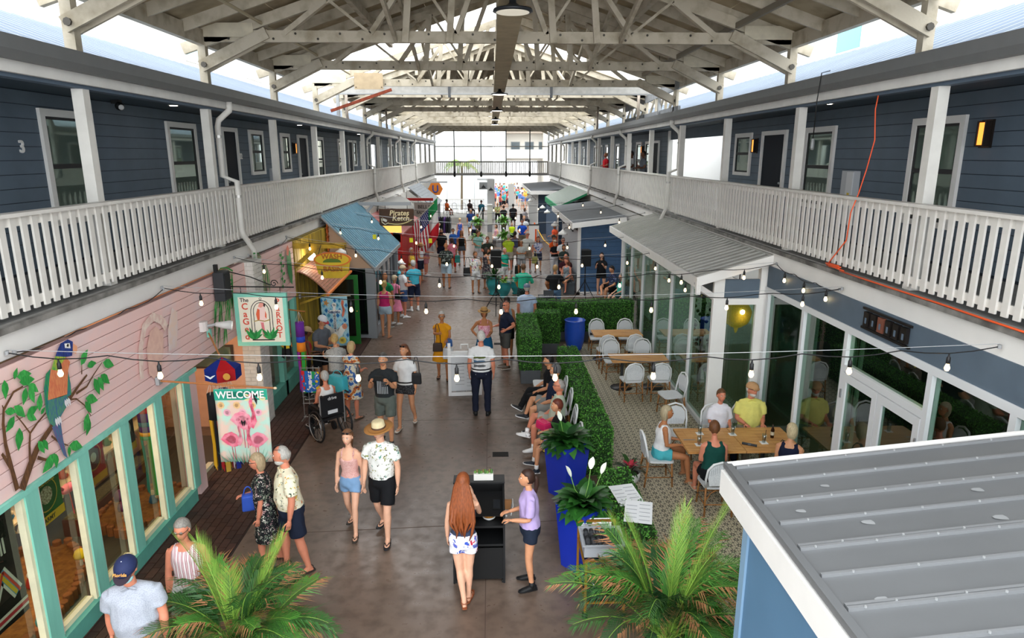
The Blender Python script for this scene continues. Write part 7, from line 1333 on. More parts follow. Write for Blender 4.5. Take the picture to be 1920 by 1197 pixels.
            for s in (-1, 1): MB().tube([an+f*.04*k+q*(.045*k*s)+dn*.05*k, an+f*.08*k+q*(.03*k*s)+dn*.015*k, an+f*.135*k+dn*.035*k], .006*k, 5).build('strap', sc, so)
            if shoes[0] == 'sandal': MB().tube([an-f*.04*k+dn*.0*k+f.cross(dn)*.04*k, an-f*.055*k+dn*.0, an-f*.04*k-f.cross(dn)*.04*k], .006*k, 5).build('strap', sc, so)
    # ---- hair
    hs, hcol = hair; hmt = mat(hcol, .55, var=.35, sc=22, stretch=(3, 3, .6))
    if hs != 'bald':
        m = MB(); rn = 1.0 if hs == 'curly' else .35
        def hf(p, q):
            q = q.copy(); n_ = noise.noise(V((p.x, p.y, p.z))*(9 if hs == 'curly' else 6)+V((x, y, 0))); q = q*(1+.05*rn*n_)
            front = p.y < -.12 and p.z < .5-.12*abs(p.x)
            low = p.z < (-.55 if hs in ('bob', 'long', 'pony') else -.42) and p.y < .5
            if front: q = q*.8
            elif p.y < -.05 and p.z < .3 and hs in ('short', 'fringe', 'curly') and p.z < -.05: q = q*.82
            if hs == 'fringe' and p.z > .12: q = q*.85
            if low and hs not in ('bob', 'long'): q = q*.85
            if hs in ('bob', 'long') and p.z < 0 and p.y > -.3: q.z += -.055*hk*(-p.z); q.x *= 1+.12*(-p.z); q.y += .01*hk*(-p.z)
            return q
        m.ell(hp_((0, .014, .016)), (.09*hk, .107*hk, .124*hk), nu, nv, hm, 0, hf)
        if hs == 'long': m.tube([hp_((0, .075, .02)), hp_((0, .1, -.08)), T(.46, -.115), T(.3, -.125)], [(.075*hk, .04*hk), (.095*hk, .045*hk), (.1*hk, .035*hk), (.06*hk, .02*hk)], 10, up=(0, 1, 0))
        if hs == 'xlong':
            for q in range(15):
                u = (q-7)/7; e = .06+.16*abs(sin(q*2.3)); m.tube([hp_((u*.05, .06+.03*(1-u*u), .06)), hp_((u*.085, .075+.035*(1-u*u), -.05)), T(.47, -.1-.035*(1-u*u))+V((u*.13*k, 0, 0)), T(.3, -.125-.02*(1-u*u))+V((u*.15*k+.012*sin(q*3), 0, 0)), T(e+.08, -.14)+V((u*.125*k+.015*sin(q*5), 0, 0)), T(e-.02, -.13)+V((u*.09*k+.02*sin(q*7), 0, 0))], [.02*hk, .026*hk, .029*hk, .026*hk, .018*hk, .005*hk], 6)
        if hs == 'pony': m.tube([hp_((0, .1, .04)), hp_((0, .14, .0)), hp_((0, .15, -.1)), hp_((0, .14, -.26))], [.025*hk, .034*hk, .036*hk, .014*hk], 8)
        if hs == 'bun': m.ell(hp_((0, .1, .08)), (.045*hk, .045*hk, .045*hk), 10, 8)
        m.build('hair', hmt, root, True)
    if beard: m = MB(); m.ell(hp_((0, -.03, -.085)), (.062*hk, .068*hk, .045*hk), 14, 8, hm); m.build('beard', mat(beard, .8, var=.2, sc=60), root, True)
    if mask: MB().ell(hp_((0, -.052, -.045)), (.062*hk, .06*hk, .05*hk), 14, 8, hm).build('face_mask', mat(mask, .7), root, True)
    # ---- hats and glasses
    if hat:
        hk_, hc_ = hat[0], hat[1]; hmat = mat(hc_, .75, var=.1, sc=30); o = put('hat', None, root); m = MB()
        if hk_ in ('cap', 'capback'):
            m.ell(hp_((0, .012, .03)), (.1*hk, .121*hk, .117*hk), 18, 12, hm, 0, lambda p, q: V((q.x, q.y, max(q.z, 0)))); m.build('crown', hmat, o, True); s = 1 if hk_ == 'cap' else -1
            MB().prism([(.082*hk*cos(a), .0+.105*hk*sin(a)*1.0) for a in [pi*i/10 for i in range(11)]], hp_((0, -.062*s, .042)), hm @ V((s, 0, 0)), hm @ V((0, -s, -.25)), .008).build('brim', mat(hat[2] if len(hat) > 2 else hc_, .75), o)
            if len(hat) > 3: text(hat[3], 'lettering', hp_((0, -.104, .09)), .045, mat('#e0a050', .6), o, (hm @ Euler((R(58), 0, 0)).to_matrix()).to_euler(), .001, shear=.2); MB().ell(hp_((0, .006, .14)), (.01, .01, .006), 8, 5).build('button', mat('#e8e8e8', .5), o)
        elif hk_ == 'straw':
            r = hat[2] if len(hat) > 2 else .19
            m.add([hp_((v[0], v[1], v[2])) for v in MB().lathe([(.094, .03), (.096, .06), (.085, .135), (.06, .15), (0, .145)], 20).v], MB().lathe([(.094, .03), (.096, .06), (.085, .135), (.06, .15), (0, .145)], 20).f); m.build('crown', hmat, o, True)
            pr_ = [(.09, .045), (r*.7, .035), (r, .045), (r, .038), (.09, .035)]; l_ = MB().lathe(pr_, 24, sy=1.12); MB().add([hp_(v) for v in l_.v], l_.f).build('brim', mat(hat[3] if len(hat) > 3 else hc_, .75), o, True)
            l_ = MB().lathe([(.098, .045), (.097, .07)], 20); MB().add([hp_(v) for v in l_.v], l_.f).build('band', mat('#5a4030', .7), o)
        elif hk_ == 'visor':
            l_ = MB().lathe([(.097, .03), (.098, .065)], 20, sy=1.1); MB().add([hp_(v) for v in l_.v], l_.f).build('band', hmat, o)
            MB().prism([(.085*hk*cos(a), .11*hk*sin(a)) for a in [pi*i/10 for i in range(11)]], hp_((0, -.065, .042)), hm @ V((1, 0, 0)), hm @ V((0, -1, -.25)), .008).build('brim', hmat, o)
        elif hk_ == 'flat': m.ell(hp_((0, .0, .045)), (.1*hk, .126*hk, .095*hk), 18, 10, hm, 0, lambda p, q: V((q.x, q.y, max(q.z, -.015)))); m.build('crown', hmat, o, True); MB().prism([(.07*hk*cos(a), .06*hk*sin(a)) for a in [pi*i/8 for i in range(9)]], hp_((0, -.085, .045)), hm @ V((1, 0, 0)), hm @ V((0, -1, -.35)), .01).build('brim', hmat, o)
    if eyes:
        o = put('glasses', None, root); up_ = eyes == 'top'; zz, yy = (.018, -.1) if not up_ else (.1, -.075); gm = mat('#15161a', .15) if eyes != 'clear' else glass('#e6ecec', .1, 'spectacles'); 
        for s in (1, -1): MB().ell(hp_((s*.032, yy, zz)), (.024*hk, .005*hk, .018*hk), 12, 6, hm).build('lens', gm, o, True); MB().tube([hp_((s*.055, yy+.005, zz+.004)), hp_((s*.08, yy+.05, zz+.006)), hp_((s*.08, yy+.1, zz))], .0035*hk, 5).build('temple', mat('#1a1a1c', .4), o)
        MB().tube([hp_((-.055, yy, zz+.012)), hp_((0, yy-.004, zz+.01)), hp_((.055, yy, zz+.012))], .0035*hk, 5).build('bridge', mat('#1a1a1c', .4), o)
    if print_: print_(root, T, k)
    return root
def bake_people():
    for o, vox, X, ms in PEND:
        r = o.modifiers.new('remesh', 'REMESH'); r.mode = 'VOXEL'; r.voxel_size = vox; r.use_smooth_shade = True
        s = o.modifiers.new('smooth', 'SMOOTH'); s.factor = .5; s.iterations = 5 if X is None else 3
    bpy.context.view_layer.update(); dg = bpy.context.evaluated_depsgraph_get(); new = []
    for o, vox, X, ms in PEND: new.append(bpy.data.meshes.new_from_object(o.evaluated_get(dg)))
    for (o, vox, X, ms), me in zip(PEND, new):
        o.modifiers.clear(); mm = o.data.materials[0]
        if X is None:
            me.materials.clear(); me.materials.append(mm)
            n_ = len(me.vertices); c = np.empty(n_*3, np.float32); me.vertices.foreach_get('co', c); nr = np.empty(n_*3, np.float32); me.vertices.foreach_get('normal', nr); c = c.reshape(-1, 3); nr = nr.reshape(-1, 3)
            ph = np.array(o.parent.location)*3; x_, y_, z_ = c[:, 0]*31+ph[0], c[:, 1]*31+ph[1], c[:, 2]*17
            w = np.sin(x_+1.7*np.sin(z_*.8+ph[0]))*np.sin(z_+1.3*np.sin(y_))*.6+np.sin(y_*1.7+z_*2.1+np.sin(x_*1.3))*.4
            me.vertices.foreach_set('co', (c+nr*(w*.006)[:, None]).ravel())
        else:
            mb = X.mesh('head', ms, True); me.materials.clear()
            for q in ms: me.materials.append(q)
            bmm = bmesh.new(); bmm.from_mesh(me)
            for f in bmm.faces: f.material_index = 0
            bmm.from_mesh(mb); bmm.to_mesh(me); bmm.free(); bpy.data.meshes.remove(mb)
        me.polygons.foreach_set('use_smooth', [True]*len(me.polygons)); o.data = me
    PEND.clear()
def cl(c, r=.85): return mat(c, r, var=.12, sc=9, spec=.2)
DEN, KH, NV, BK, WT = cl('#6f8fb0'), cl('#8f8674'), cl('#1d2436'), cl('#17181b'), cl('#e4e4e4')
def flagprint(root, T, k):
    c = mat('#aab0b4', .8)
    for i in range(7):
        x = -.09+i*.03; yy = .148*(1-(x/.21)**2)**.5+.012; z0, z1 = (.12, .36 if i < 3 else .26); p = T((z0+z1)/2, yy)+V((x*k, 0, 0)); MB().box(p, (.014*k, .004, (z1-z0)*k)).build('print_stripe', c, root)
    for i in range(3):
        for j in range(3): x = .0+i*.035; yy = .148*(1-(x/.21)**2)**.5+.014; MB().box(T(.285+j*.03, yy)+V((x*k, 0, 0)), (.012*k, .004, .012*k)).build('print_star', c, root)
def fishprint(root, T, k):
    for i, (z, c) in enumerate(((.36, '#7a8a4a'), (.27, '#5f86a8'), (.18, '#8a8d90'))):
        pts = [(-.11, 0), (-.06, .03), (.04, .028), (.1, .0), (.15, .04), (.14, 0), (.15, -.04), (.1, -.01), (.03, -.03), (-.06, -.025)]
        m = MB(); vs = [T(z+b_*.9, -(.152*(1-((a)/.24)**2)**.5+.012))+V((a*k, 0, 0)) for a, b_ in pts]; c0_ = T(z, -.168); n = len(vs); m.add([c0_]+vs, [(0, 1+i_, 1+(i_+1) % n) for i_ in range(n)]+[(0, 1+(i_+1) % n, 1+i_) for i_ in range(n)]); m.build('fish_print', mat(c, .8, var=.3, sc=40), root)
FLO = lambda b, c, s=14, t=.4: pat('floral', b, c, s, .85, t)
# --- foreground left
person('man in a grey polo and navy cap with a face mask, lower left', -3.45, 5.75, 15, 1.74, 'm', 'r', 1.2, 'walk', ('down', 'swingb'), ('polo', pat('dots', '#a9aeb8', ['#989daa'], 90)), ('shorts', KH), ('sneaker', '#555555'), ('short', '#7a7a78'), ('cap', '#1c2750', '#2a1f2c', 'Florida'), lean=6, head=(-12, -28), mask='#a8d6d8')
person('woman with short grey hair in a red striped sleeveless top and white shorts', -3.3, 6.55, 8, 1.64, 'f', 'r', 1.12, 'walk2', ('swingb', 'down'), ('tank', pat('stripe', '#e9dfe0', ['#a8505e', '#e9dfe0', '#b56a74'], 26, .85, .5)), ('shorts', WT), ('sandal', '#6a4a3a'), ('short', '#8f8a82'), None, 'clear', 3, (-8, -10))
person('woman with a blond bob and sunglasses in a black floral dress, lower left', -3.0, 8.15, -80, 1.6, 'f', 'r', 1.1, 'stroll', ('down', 'hold'), ('blouse', FLO('#1b1d20', ['#d9d5c9', '#8fa08a', '#c9a0a0'], 26, .35)), ('skirt', FLO('#1b1d20', ['#d9d5c9', '#8fa08a', '#c9a0a0'], 26, .35)), ('flip', '#2a2420'), ('bob', '#b09a78'), None, 'sun', 3, (0, -8))
person('bald bearded man in a cream floral shirt and navy shorts', -2.62, 8.0, -62, 1.78, 'm', 'r', 1.22, 'stroll2', ('down', 'down'), ('shirt', FLO('#e6dfc4', ['#c9703a', '#3a4a3a', '#8a8a4a', '#d9b04a'], 17, .3)), ('shorts', NV), ('sandal', '#2b2622'), ('fringe', '#b5b0a8'), None, 'top', 3, (-22, -6), beard='#bdb8b0')
person('young woman in a pink camisole and denim shorts walking hand in hand', -2.05, 8.95, -8, 1.6, 'f', 'l', .92, 'walk', ('down', 'down'), ('cami', FLO('#d9a8a0', ['#b5645f', '#e9cfc8'], 40, .3)), ('short', cl('#7fa3c9')), ('flip', '#3a342e'), ('pony', '#7a5236'), None, 'top', 0, (0, -4))
person('man in a straw hat, white parrot print tee and black shorts', -1.57, 8.8, -10, 1.78, 'm', 'l', 1.02, 'walk', ('down', 'down'), ('tee', FLO('#e3e3de', ['#5a564a', '#6f7a4a', '#e3e3de', '#4a8a7a', '#8a8a3a'], 20, .36)), ('shorts', BK), ('flip', '#24262a'), ('short', '#8a5a34'), ('straw', '#d9c9a0', .19, '#a8743c'), None, 0, (-20, -8))
person('man in a black flag tee photographing with his phone', -2.02, 12.05, -5, 1.78, 'm', 'm', 1.05, 'stroll', ('phone', 'phone'), ('tee', cl('#2a2e31')), ('shorts', cl('#5f6660')), ('sneaker', '#3a3a3a'), ('short', '#5f5a55'), None, 'top', 0, (0, -4), print_=flagprint)
person('woman in a white tee and patterned shorts striding behind the photographer', -1.73, 12.85, -8, 1.74, 'f', 'm', .98, 'walk2', ('down', 'swingf'), ('tee', WT), ('short', pat('dots', '#2b2c30', ['#9a9a98'], 60, .8, .25)), ('sandal', '#c9c3b8'), ('long', '#7a4a30'), None, 'top', 0, (-12, 0), belt='#1a1a1c')
person('girl with very long red hair and floral shorts standing at the host stand', -.36, 7.28, 176, 1.66, 'f', 'l', .97, 'cross', ('down', 'face'), ('cami', cl('#3a4258')), ('short', FLO('#e9e8ee', ['#3a55b5', '#c0324a', '#e9e8ee', '#5a6ac0'], 15, .42)), ('sandal', '#8a4a2a'), ('xlong', '#8f4a22'), None, None, 5, (-6, -12))
person('girl in a lilac blouse and dark denim shorts beside the host stand', .47, 7.6, -84, 1.58, 'f', 'm', 1.06, 'relax', ('hold', 'hold'), ('blouse', cl('#b9a4d4')), ('short', cl('#1f2838')), ('boot', '#101113', '#101113'), ('pony', '#3a2218'), None, None, 2, (0, 4))
person('woman in a mustard dress raising her hand beside the menu board', -1.2, 15.85, 2, 1.68, 'f', 't', 1.02, 'stroll', ('hold', 'point'), ('dress', cl('#e09a1e')), None, ('flip', '#3a2a22'), ('curly', '#c4c0ba'), None, 'clear', 0, (8, 0))
person('woman in a straw hat, pink patterned top and blue sarong behind the menu board', -.18, 16.3, 0, 1.66, 'f', 't', 1.08, 'stand', ('hold', 'hip'), ('cami', FLO('#e6a8b8', ['#c0456a', '#f0d0d8'], 22, .4)), ('skirt', cl('#22648f')), ('flip', '#4a3a2e'), ('bob', '#6a4a34'), ('straw', '#a8814a', .17), None, 0, (0, -4))
person('white haired man seen from behind in a white fish print tee and navy trousers', -.22, 13.45, 178, 1.79, 'm', 'r', 1.16, 'stand', ('down', 'down'), ('tee', WT), ('pants', cl('#1a1f30')), ('sneaker', '#141414', '#101010'), ('short', '#d4d0c9'), None, None, 2, (8, -4), belt='#17171a', print_=fishprint)
person('bald man in a navy polo and grey shorts leaning on the hedge', .36, 16.7, -70, 1.74, 'm', 'r', 1.15, 'relax', ('lean', 'hold'), ('polo', cl('#1c2338')), ('shorts', cl('#4f4f4c')), ('sneaker', '#5a4a3a', '#d0c8bc'), ('bald', '#a09080'), None, 'sun', -4, (20, 0))
person('dark haired woman seen from behind in a grey tank and black shorts', .42, 17.55, 168, 1.68, 'f', 't', 1.1, 'stand', ('down', 'down'), ('tank', cl('#9fb0c0')), ('shorts', BK), ('sandal', '#4a3a30'), ('bob', '#2a1c16'))
person('man in a pale blue tee and flat cap seen from behind the hedge', 1.02, 18.85, 178, 1.76, 'm', 'r', 1.18, 'stand', ('down', 'down'), ('tee', cl('#b5c8e4')), ('shorts', KH), ('sneaker', '#777777'), ('short', '#c9c4bc'), ('flat', '#6f7a90'))
person('guitarist in a teal hooded top seen from behind', 1.1, 22.6, 172, 1.74, 'm', 'm', 1.05, 'stand', ('neckhold', 'guitar'), ('long', cl('#35b592')), ('shorts', pat('check', '#1d2a2c', ['#39524f'], 20)), ('sneaker', '#444444'), ('short', '#6a4a2e'))
person('guitarist in a black tee and jeans with cropped hair', 2.15, 22.2, 165, 1.76, 'm', 'm', 1.12, 'stand', ('guitar', 'neckhold'), ('tee', cl('#1d1f21')), ('pants', cl('#5f7fa0')), ('sneaker', '#333333'), ('short', '#b08a5a'))
# --- seated aisle row
person('dark haired person in black seated at the far end of the aisle row', 1.2, 13.25, -90, 1.7, 'm', 'm', 1.0, 'sitk', ('lap', 'lap'), ('tee', BK), ('pants', BK), ('sneaker', '#1c1c1e', '#e8e8e8'), ('short', '#17120f'), seat=.46)
person('grey bearded man in a navy shirt and grey shorts seated in the aisle row', 1.22, 12.5, -90, 1.76, 'm', 'm', 1.12, 'sitx', ('lap', 'lap'), ('polo', cl('#1e2740')), ('shorts', cl('#8a8a86')), ('sneaker', '#22242a', '#d8d8d8'), ('short', '#6f6f6e'), None, None, -4, (10, 0), seat=.46, beard='#b5b2ac')
person('bald man with glasses in a pale green shirt seated in the aisle row', 1.2, 11.6, -90, 1.76, 'm', 'r', 1.12, 'sitx', ('lap', 'lap'), ('polo', cl('#c3d0bc')), ('shorts', cl('#a8a69c')), ('sneaker', '#e6e6e6', '#e6e6e6', '#e8e8e8'), ('fringe', '#a5a09a'), None, 'clear', -4, (5, 0), seat=.46)
person('curly auburn haired woman in floral shorts seated behind the plant', 1.18, 10.75, -90, 1.64, 'f', 'm', 1.08, 'sit', ('lap', 'hold'), ('blouse', BK), ('shorts', FLO('#2a2430', ['#d9508a', '#e0c84a', '#5a8a4a', '#7a5ab0'], 16, .45)), ('sneaker', '#1c2430', '#d8d8d8', '#e8e8e8'), ('curly', '#6a2f1e'), None, None, 4, (0, 0), seat=.46)
# --- dining table
person('blond woman in a white tank at the left end of the big table', 2.82, 10.35, 86, 1.66, 'f', 't', 1.15, 'sit', ('hold', 'hold'), ('tank', WT), ('short', cl('#4fb5c0')), ('sandal', '#8a6a50'), ('bob', '#b8a888'), None, None, 4, (0, 0), seat=.46)
person('woman in a white embroidered blouse facing the camera at the big table', 4.08, 11.22, 3, 1.62, 'f', 'r', 1.12, 'sit', ('hold', 'hold'), ('blouse', cl('#e9e8f0')), ('pants', NV), ('sandal', '#5a4a3a'), ('short', '#6f4a2c'), None, None, 2, (0, 0), seat=.46)
person('man in a yellow shirt and tan flat cap at the big table', 4.66, 11.27, -4, 1.78, 'm', 'r', 1.2, 'sit', ('hold', 'hold'), ('shirt', cl('#e3dc7a')), ('pants', KH), ('sneaker', '#6a5a4a'), ('short', '#d0ccc4'), ('flat', '#c09468'), 'clear', 0, (25, 0), seat=.46, beard='#d0ccc4')
person('woman in a dark green tank seen from behind at the big table', 3.45, 9.5, 178, 1.68, 'f', 'r', 1.25, 'sit', ('hold', 'hold'), ('tank', cl('#14463e')), ('short', BK), ('sandal', '#c9b8a0'), ('short', '#6f4526'), None, None, 10, (-8, -8), seat=.46)
person('blond woman in a navy sleeveless top on the near right of the big table', 4.6, 9.5, 150, 1.64, 'f', 'm', 1.1, 'sit', ('hold', 'hold'), ('tank', cl('#171c34')), ('pants', BK), ('sandal', '#5a4a3a'), ('bob', '#cdbb94'), None, None, 6, (30, 0), seat=.46)
person('person in a teal shirt seated inside the restaurant glass', 6.0, 7.1, 120, 1.72, 'm', 'm', 1.1, 'sit', ('hold', 'hold'), ('tee', cl('#2f7f86')), ('pants', NV), ('sneaker', '#333333'), ('short', '#7a5a40'), seat=.46)
t = thing('bistro_stool', 'dark stool under the person inside the restaurant', 'stool', (6.0, 7.1, .007)); MB().lathe([(.2, .41), (.21, .45), (.0, .455)], 18).build('seat', DARK, t); [MB().tube([(.14*cos(a), .14*sin(a), .42), (.2*cos(a), .2*sin(a), 0)], .016, 6).build('leg', DARK, t) for a in (.8, 2.4, 3.9, 5.5)]
# --- left shop group
person('white haired woman in a white top sitting in the wheelchair', -3.22, 12.45, -140, 1.58, 'f', 'r', 1.15, 'sit', ('lap', 'lap'), ('tank', WT), ('pants', BK), ('sneaker', '#1c1c1e', '#e8e8e8'), ('curly', '#b9b9b5'), seat=.47)
person('blond woman in a blue and orange patterned dress with a turquoise bag', -2.92, 13.35, 150, 1.62, 'f', 'r', 1.12, 'stand', ('hold', 'hold'), ('dress', pat('camo', '#3a5f9a', ['#c9c4b0', '#b5652a', '#1c2750'], 9, .85, .42)), None, ('flip', '#5a4a3a'), ('bob', '#c4a878'), None, None, 4)
person('curly blond woman in a grey patterned shirt browsing the rack', -3.3, 13.85, -150, 1.64, 'f', 'm', 1.15, 'stand', ('reach', 'hold'), ('shirt', FLO('#a8a8a4', ['#6a6a6c', '#c4c4c0'], 30, .3)), ('shorts', cl('#5a4a44')), ('sandal', '#4a3a30'), ('curly', '#c9a86a'), None, 'sun', 6, (-20, -15))
person('woman in a red tank and tan cap at the shop window', -4.2, 14.6, 120, 1.62, 'f', 'd', 1.05, 'stand', ('hold', 'hold'), ('tank', cl('#b52f34')), ('pants', BK), ('sneaker', '#444444'), ('pony', '#1d1512'), ('cap', '#b59a74'), None, 6, (0, -15))
person('man in a grey tee and white cap looking down at the shop window', -4.0, 15.2, 60, 1.76, 'm', 'm', 1.08, 'stand', ('hold', 'hold'), ('tee', cl('#5f646c')), ('shorts', BK), ('sneaker', '#555555'), ('short', '#3a2a20'), ('cap', '#dfe3ea', '#b03038'), None, 8, (10, -25))
# --- queue along the left shops
person('woman in a magenta tank and pale denim shorts seen from behind', -3.2, 19.85, 172, 1.7, 'f', 'm', 1.15, 'stroll', ('down', 'down'), ('tank', cl('#c02a6a')), ('short', cl('#a8bccb')), ('sandal', '#a8745a'), ('bun', '#b59a5a'))
person('bald man in a green shirt behind the magenta tank woman', -3.35, 20.95, 160, 1.74, 'm', 't', 1.1, 'stand', ('down', 'down'), ('tee', cl('#1f8a55')), ('shorts', KH), ('sneaker', '#777777'), ('bald', '#6a5a50'))
person('woman in a pink dress with a black pouch in the left queue', -3.12, 21.4, 150, 1.6, 'f', 't', 1.1, 'stand', ('down', 'hold'), ('dress', cl('#ee8fae')), None, ('sneaker', '#e2e2e2'), ('short', '#c9b89a'), ('visor', '#d9b48a'))
person('man in a white tee and tan cap in the left queue', -2.98, 22.4, 120, 1.74, 'm', 'r', 1.12, 'stand', ('hold', 'hold'), ('tee', WT), ('shorts', cl('#39507a')), ('sneaker', '#e2e2e2'), ('short', '#a09a92'), ('cap', '#c4b090'))
person('man in a turquoise tee with a white visor in the left queue', -3.15, 23.3, 80, 1.76, 'm', 'r', 1.1, 'stand', ('down', 'hold'), ('tee', cl('#4fb9cc')), ('shorts', NV), ('sneaker', '#e6e6e6'), ('short', '#c4c0ba'), ('cap', '#e2e2e2'))
person('man in a turquoise tee and navy shorts, far right of the left queue', -2.72, 23.4, -150, 1.76, 'm', 'r', 1.15, 'stand', ('down', 'down'), ('tee', cl('#48b0c6')), ('long', cl('#1f2840')), ('sneaker', '#ececec', '#e4e4e4', '#ececec'), ('short', '#d0ccc6'))
person('older woman in a yellow top by the red shop', -3.3, 27.75, 60, 1.62, 'f', 't', 1.12, 'stand', ('fold', 'hold'), ('tank', FLO('#d9b52a', ['#e8d06a', '#b5862a'], 14)), ('skirt', cl('#c9a08a')), ('sandal', '#5a4a3a'), ('short', '#bdb8b0'))
person('woman in a wide straw hat and white top by the red shop', -3.05, 29.0, 70, 1.66, 'f', 't', 1.05, 'stand', ('hold', 'hold'), ('tank', cl('#dfe0e4')), ('shorts', NV), ('sandal', '#6a4a3a'), ('bob', '#6a5040'), ('straw', '#c9a06a', .24))
person('man in a dark cap and striped shirt under the striped flag', -2.95, 30.4, 80, 1.76, 'm', 'r', 1.1, 'stand', ('down', 'hold'), ('tee', pat('stripe', '#b58a8a', ['#6a7a9a', '#c9b0b0'], 14)), ('shorts', cl('#c98a92')), ('sneaker', '#d8d8d8'), ('short', '#6a5a50'), ('cap', '#4a4a4c'))
# --- walkers in the aisle
person('bald man in a dark camo shirt and pale shorts walking away', -1.85, 27.6, 176, 1.84, 'm', 't', 1.2, 'stroll', ('down', 'down'), ('shirt', pat('camo', '#1d2220', ['#39403a', '#8a938c', '#202622'], 12, .85, .45)), ('shorts', cl('#a8bfcc')), ('flip', '#2a2420'), ('bald', '#6a5a50'))
person('woman in a pink print top and bright red capri pants walking away', -1.8, 31.2, 178, 1.62, 'f', 't', 1.1, 'stroll2', ('down', 'down'), ('tee', pat('dots', '#e07a90', ['#f0c4cc'], 30, .85, .3)), ('capri', cl('#e0322a')), ('sandal', '#4a3a30'), ('bob', '#4a2a20'))
person('woman in a black tank and denim shorts walking toward the camera', -1.45, 33.4, 0, 1.72, 'f', 't', 1.08, 'stroll', ('down', 'down'), ('tank', cl('#1c1d20')), ('short', cl('#4f5a66')), ('sandal', '#3a2a24'), ('long', '#7a4a2c'), None, 'sun')
person('bearded man in a black tee looking up', -2.45, 33.4, 10, 1.8, 'm', 'm', 1.15, 'stand', ('down', 'down'), ('tee', BK), ('shorts', NV), ('sneaker', '#333333'), ('long', '#2a1f1a'), None, 'sun', 0, (0, 25), beard='#4a3a30')
person('person in a blue tee with curly dark hair behind the black tank woman', -1.95, 35.0, 0, 1.64, 'f', 't', 1.1, 'stand', ('down', 'down'), ('tee', cl('#2f62b0')), ('shorts', BK), ('sneaker', '#444444'), ('curly', '#3a2018'))
person('blond woman in a bright blue patterned sundress in the sunlit aisle', -1.85, 40.7, 5, 1.66, 'f', 'l', .98, 'stroll', ('down', 'down'), ('tank', FLO('#2a55b5', ['#4a7ad0', '#d0a0b0'], 20)), ('skirt', cl('#2a55b5')), ('sandal', '#5a4a3a'), ('short', '#e0c890'), None, 'sun')
person('blond woman in a white and blue striped tank in the sunlit aisle', -1.0, 41.5, 0, 1.68, 'f', 'l', 1.1, 'stroll2', ('down', 'down'), ('tank', pat('hstripe', '#e6e6ec', ['#8a94c0'], 18)), ('shorts', NV), ('sandal', '#5a4a3a'), ('short', '#e6cf98'))
person('man in a navy polo at the head of the far aisle', -1.35, 46, 8, 1.8, 'm', 't', 1.1, 'stroll', ('down', 'down'), ('polo', cl('#1f3a70')), ('shorts', pat('check', '#9ab0d0', ['#d0d8e4'], 14)), ('sneaker', '#5a4a3a'), ('short', '#8a8a88'))
person('woman in a grey print tee behind the striped tank woman', -.85, 44.2, 0, 1.62, 'f', 't', 1.1, 'stand', ('down', 'down'), ('tee', FLO('#7a8290', ['#3a3f4a', '#b5bcc8'], 12)), ('shorts', BK), ('sandal', '#5a4a3a'), ('bob', '#4a3020'))
person('man in a pale teal shirt and patterned shorts looking aside', -.62, 32.6, 30, 1.8, 'm', 'm', 1.05, 'stroll', ('hold', 'hold'), ('polo', cl('#8fc9c0')), ('long', pat('dots', '#d0d0d4', ['#5f6470'], 40, .85, .3)), ('sandal', '#4a3a30'), ('short', '#5a4030'), None, None, 0, (40, -5))
person('white shirted man in white shorts behind the tricolour flag', -2.9, 37.2, 100, 1.76, 'm', 'l', 1.15, 'stand', ('hold', 'hold'), ('polo', WT), ('shorts', WT), ('sneaker', '#dddddd'), ('short', '#6a5a50'))
person('woman in a colourful floral blouse and white shorts with a black bag', -.62, 26.45, 20, 1.64, 'f', 't', 1.08, 'relax', ('hold', 'down'), ('blouse', FLO('#e0dcd4', ['#b54a5a', '#4a6ab0', '#8a8a5a', '#e0dcd4'], 18, .45)), ('shorts', WT), ('sandal', '#3a2a24'), ('bob', '#6a4a2c'), None, None, 0, (20, 0))
person('woman in a dark floral dress turned away beside the urns', -.2, 27.2, 120, 1.68, 'f', 'm', 1.0, 'stand', ('hold', 'hold'), ('tank', FLO('#2a2c34', ['#a8a49c', '#7a5a60'], 20)), ('skirt', FLO('#2a2c34', ['#a8a49c', '#7a5a60'], 20)), ('sandal', '#6a4a3a'), ('bob', '#3a2a20'))
person('woman in a white and grey floral top behind the urns', .02, 27.9, 30, 1.62, 'f', 't', 1.1, 'stand', ('hold', 'hold'), ('tank', FLO('#dcdcdc', ['#7a7a7c', '#b0b0b2'], 14)), ('shorts', FLO('#dcdcdc', ['#7a7a7c'], 14)), ('sandal', '#6a4a3a'), ('bob', '#8a5a34'))
person('man in a dark green tee behind the aisle loudspeaker', -.15, 30.4, 0, 1.76, 'm', 'r', 1.2, 'stand', ('fold', 'fold'), ('tee', cl('#2a332a')), ('shorts', KH), ('sneaker', '#555555'), ('short', '#8a6a50'))
person('woman in a teal top and white shorts right of the loudspeaker', .55, 27.6, 40, 1.62, 'f', 'r', 1.15, 'stand', ('down', 'hold'), ('tee', cl('#1fa085')), ('shorts', WT), ('sandal', '#5a4a3a'), ('short', '#c9b8a8'))
person('man in a lime tee and khaki shorts seen from behind', .82, 31.3, 176, 1.76, 'm', 'r', 1.22, 'stand', ('hold', 'hold'), ('tee', cl('#b5d030')), ('shorts', cl('#b0a898')), ('sneaker', '#888888'), ('short', '#bdb8ac'))
person('person in a dark blue tank beside the lime tee man', 1.18, 32.8, 170, 1.72, 'm', 'd', 1.05, 'stand', ('down', 'down'), ('tank', cl('#4a5070')), ('shorts', cl('#a89a90')), ('sneaker', '#666666'), ('short', '#1a1412'))
person('tall white haired man in a pale shirt and tan shorts', 1.72, 31.5, 0, 1.84, 'm', 'r', 1.18, 'stand', ('down', 'down'), ('shirt', cl('#d0d0c8')), ('shorts', cl('#9a8a78')), ('sneaker', '#999999'), ('short', '#d8d4cc'), None, 'sun', 0, (30, 0))
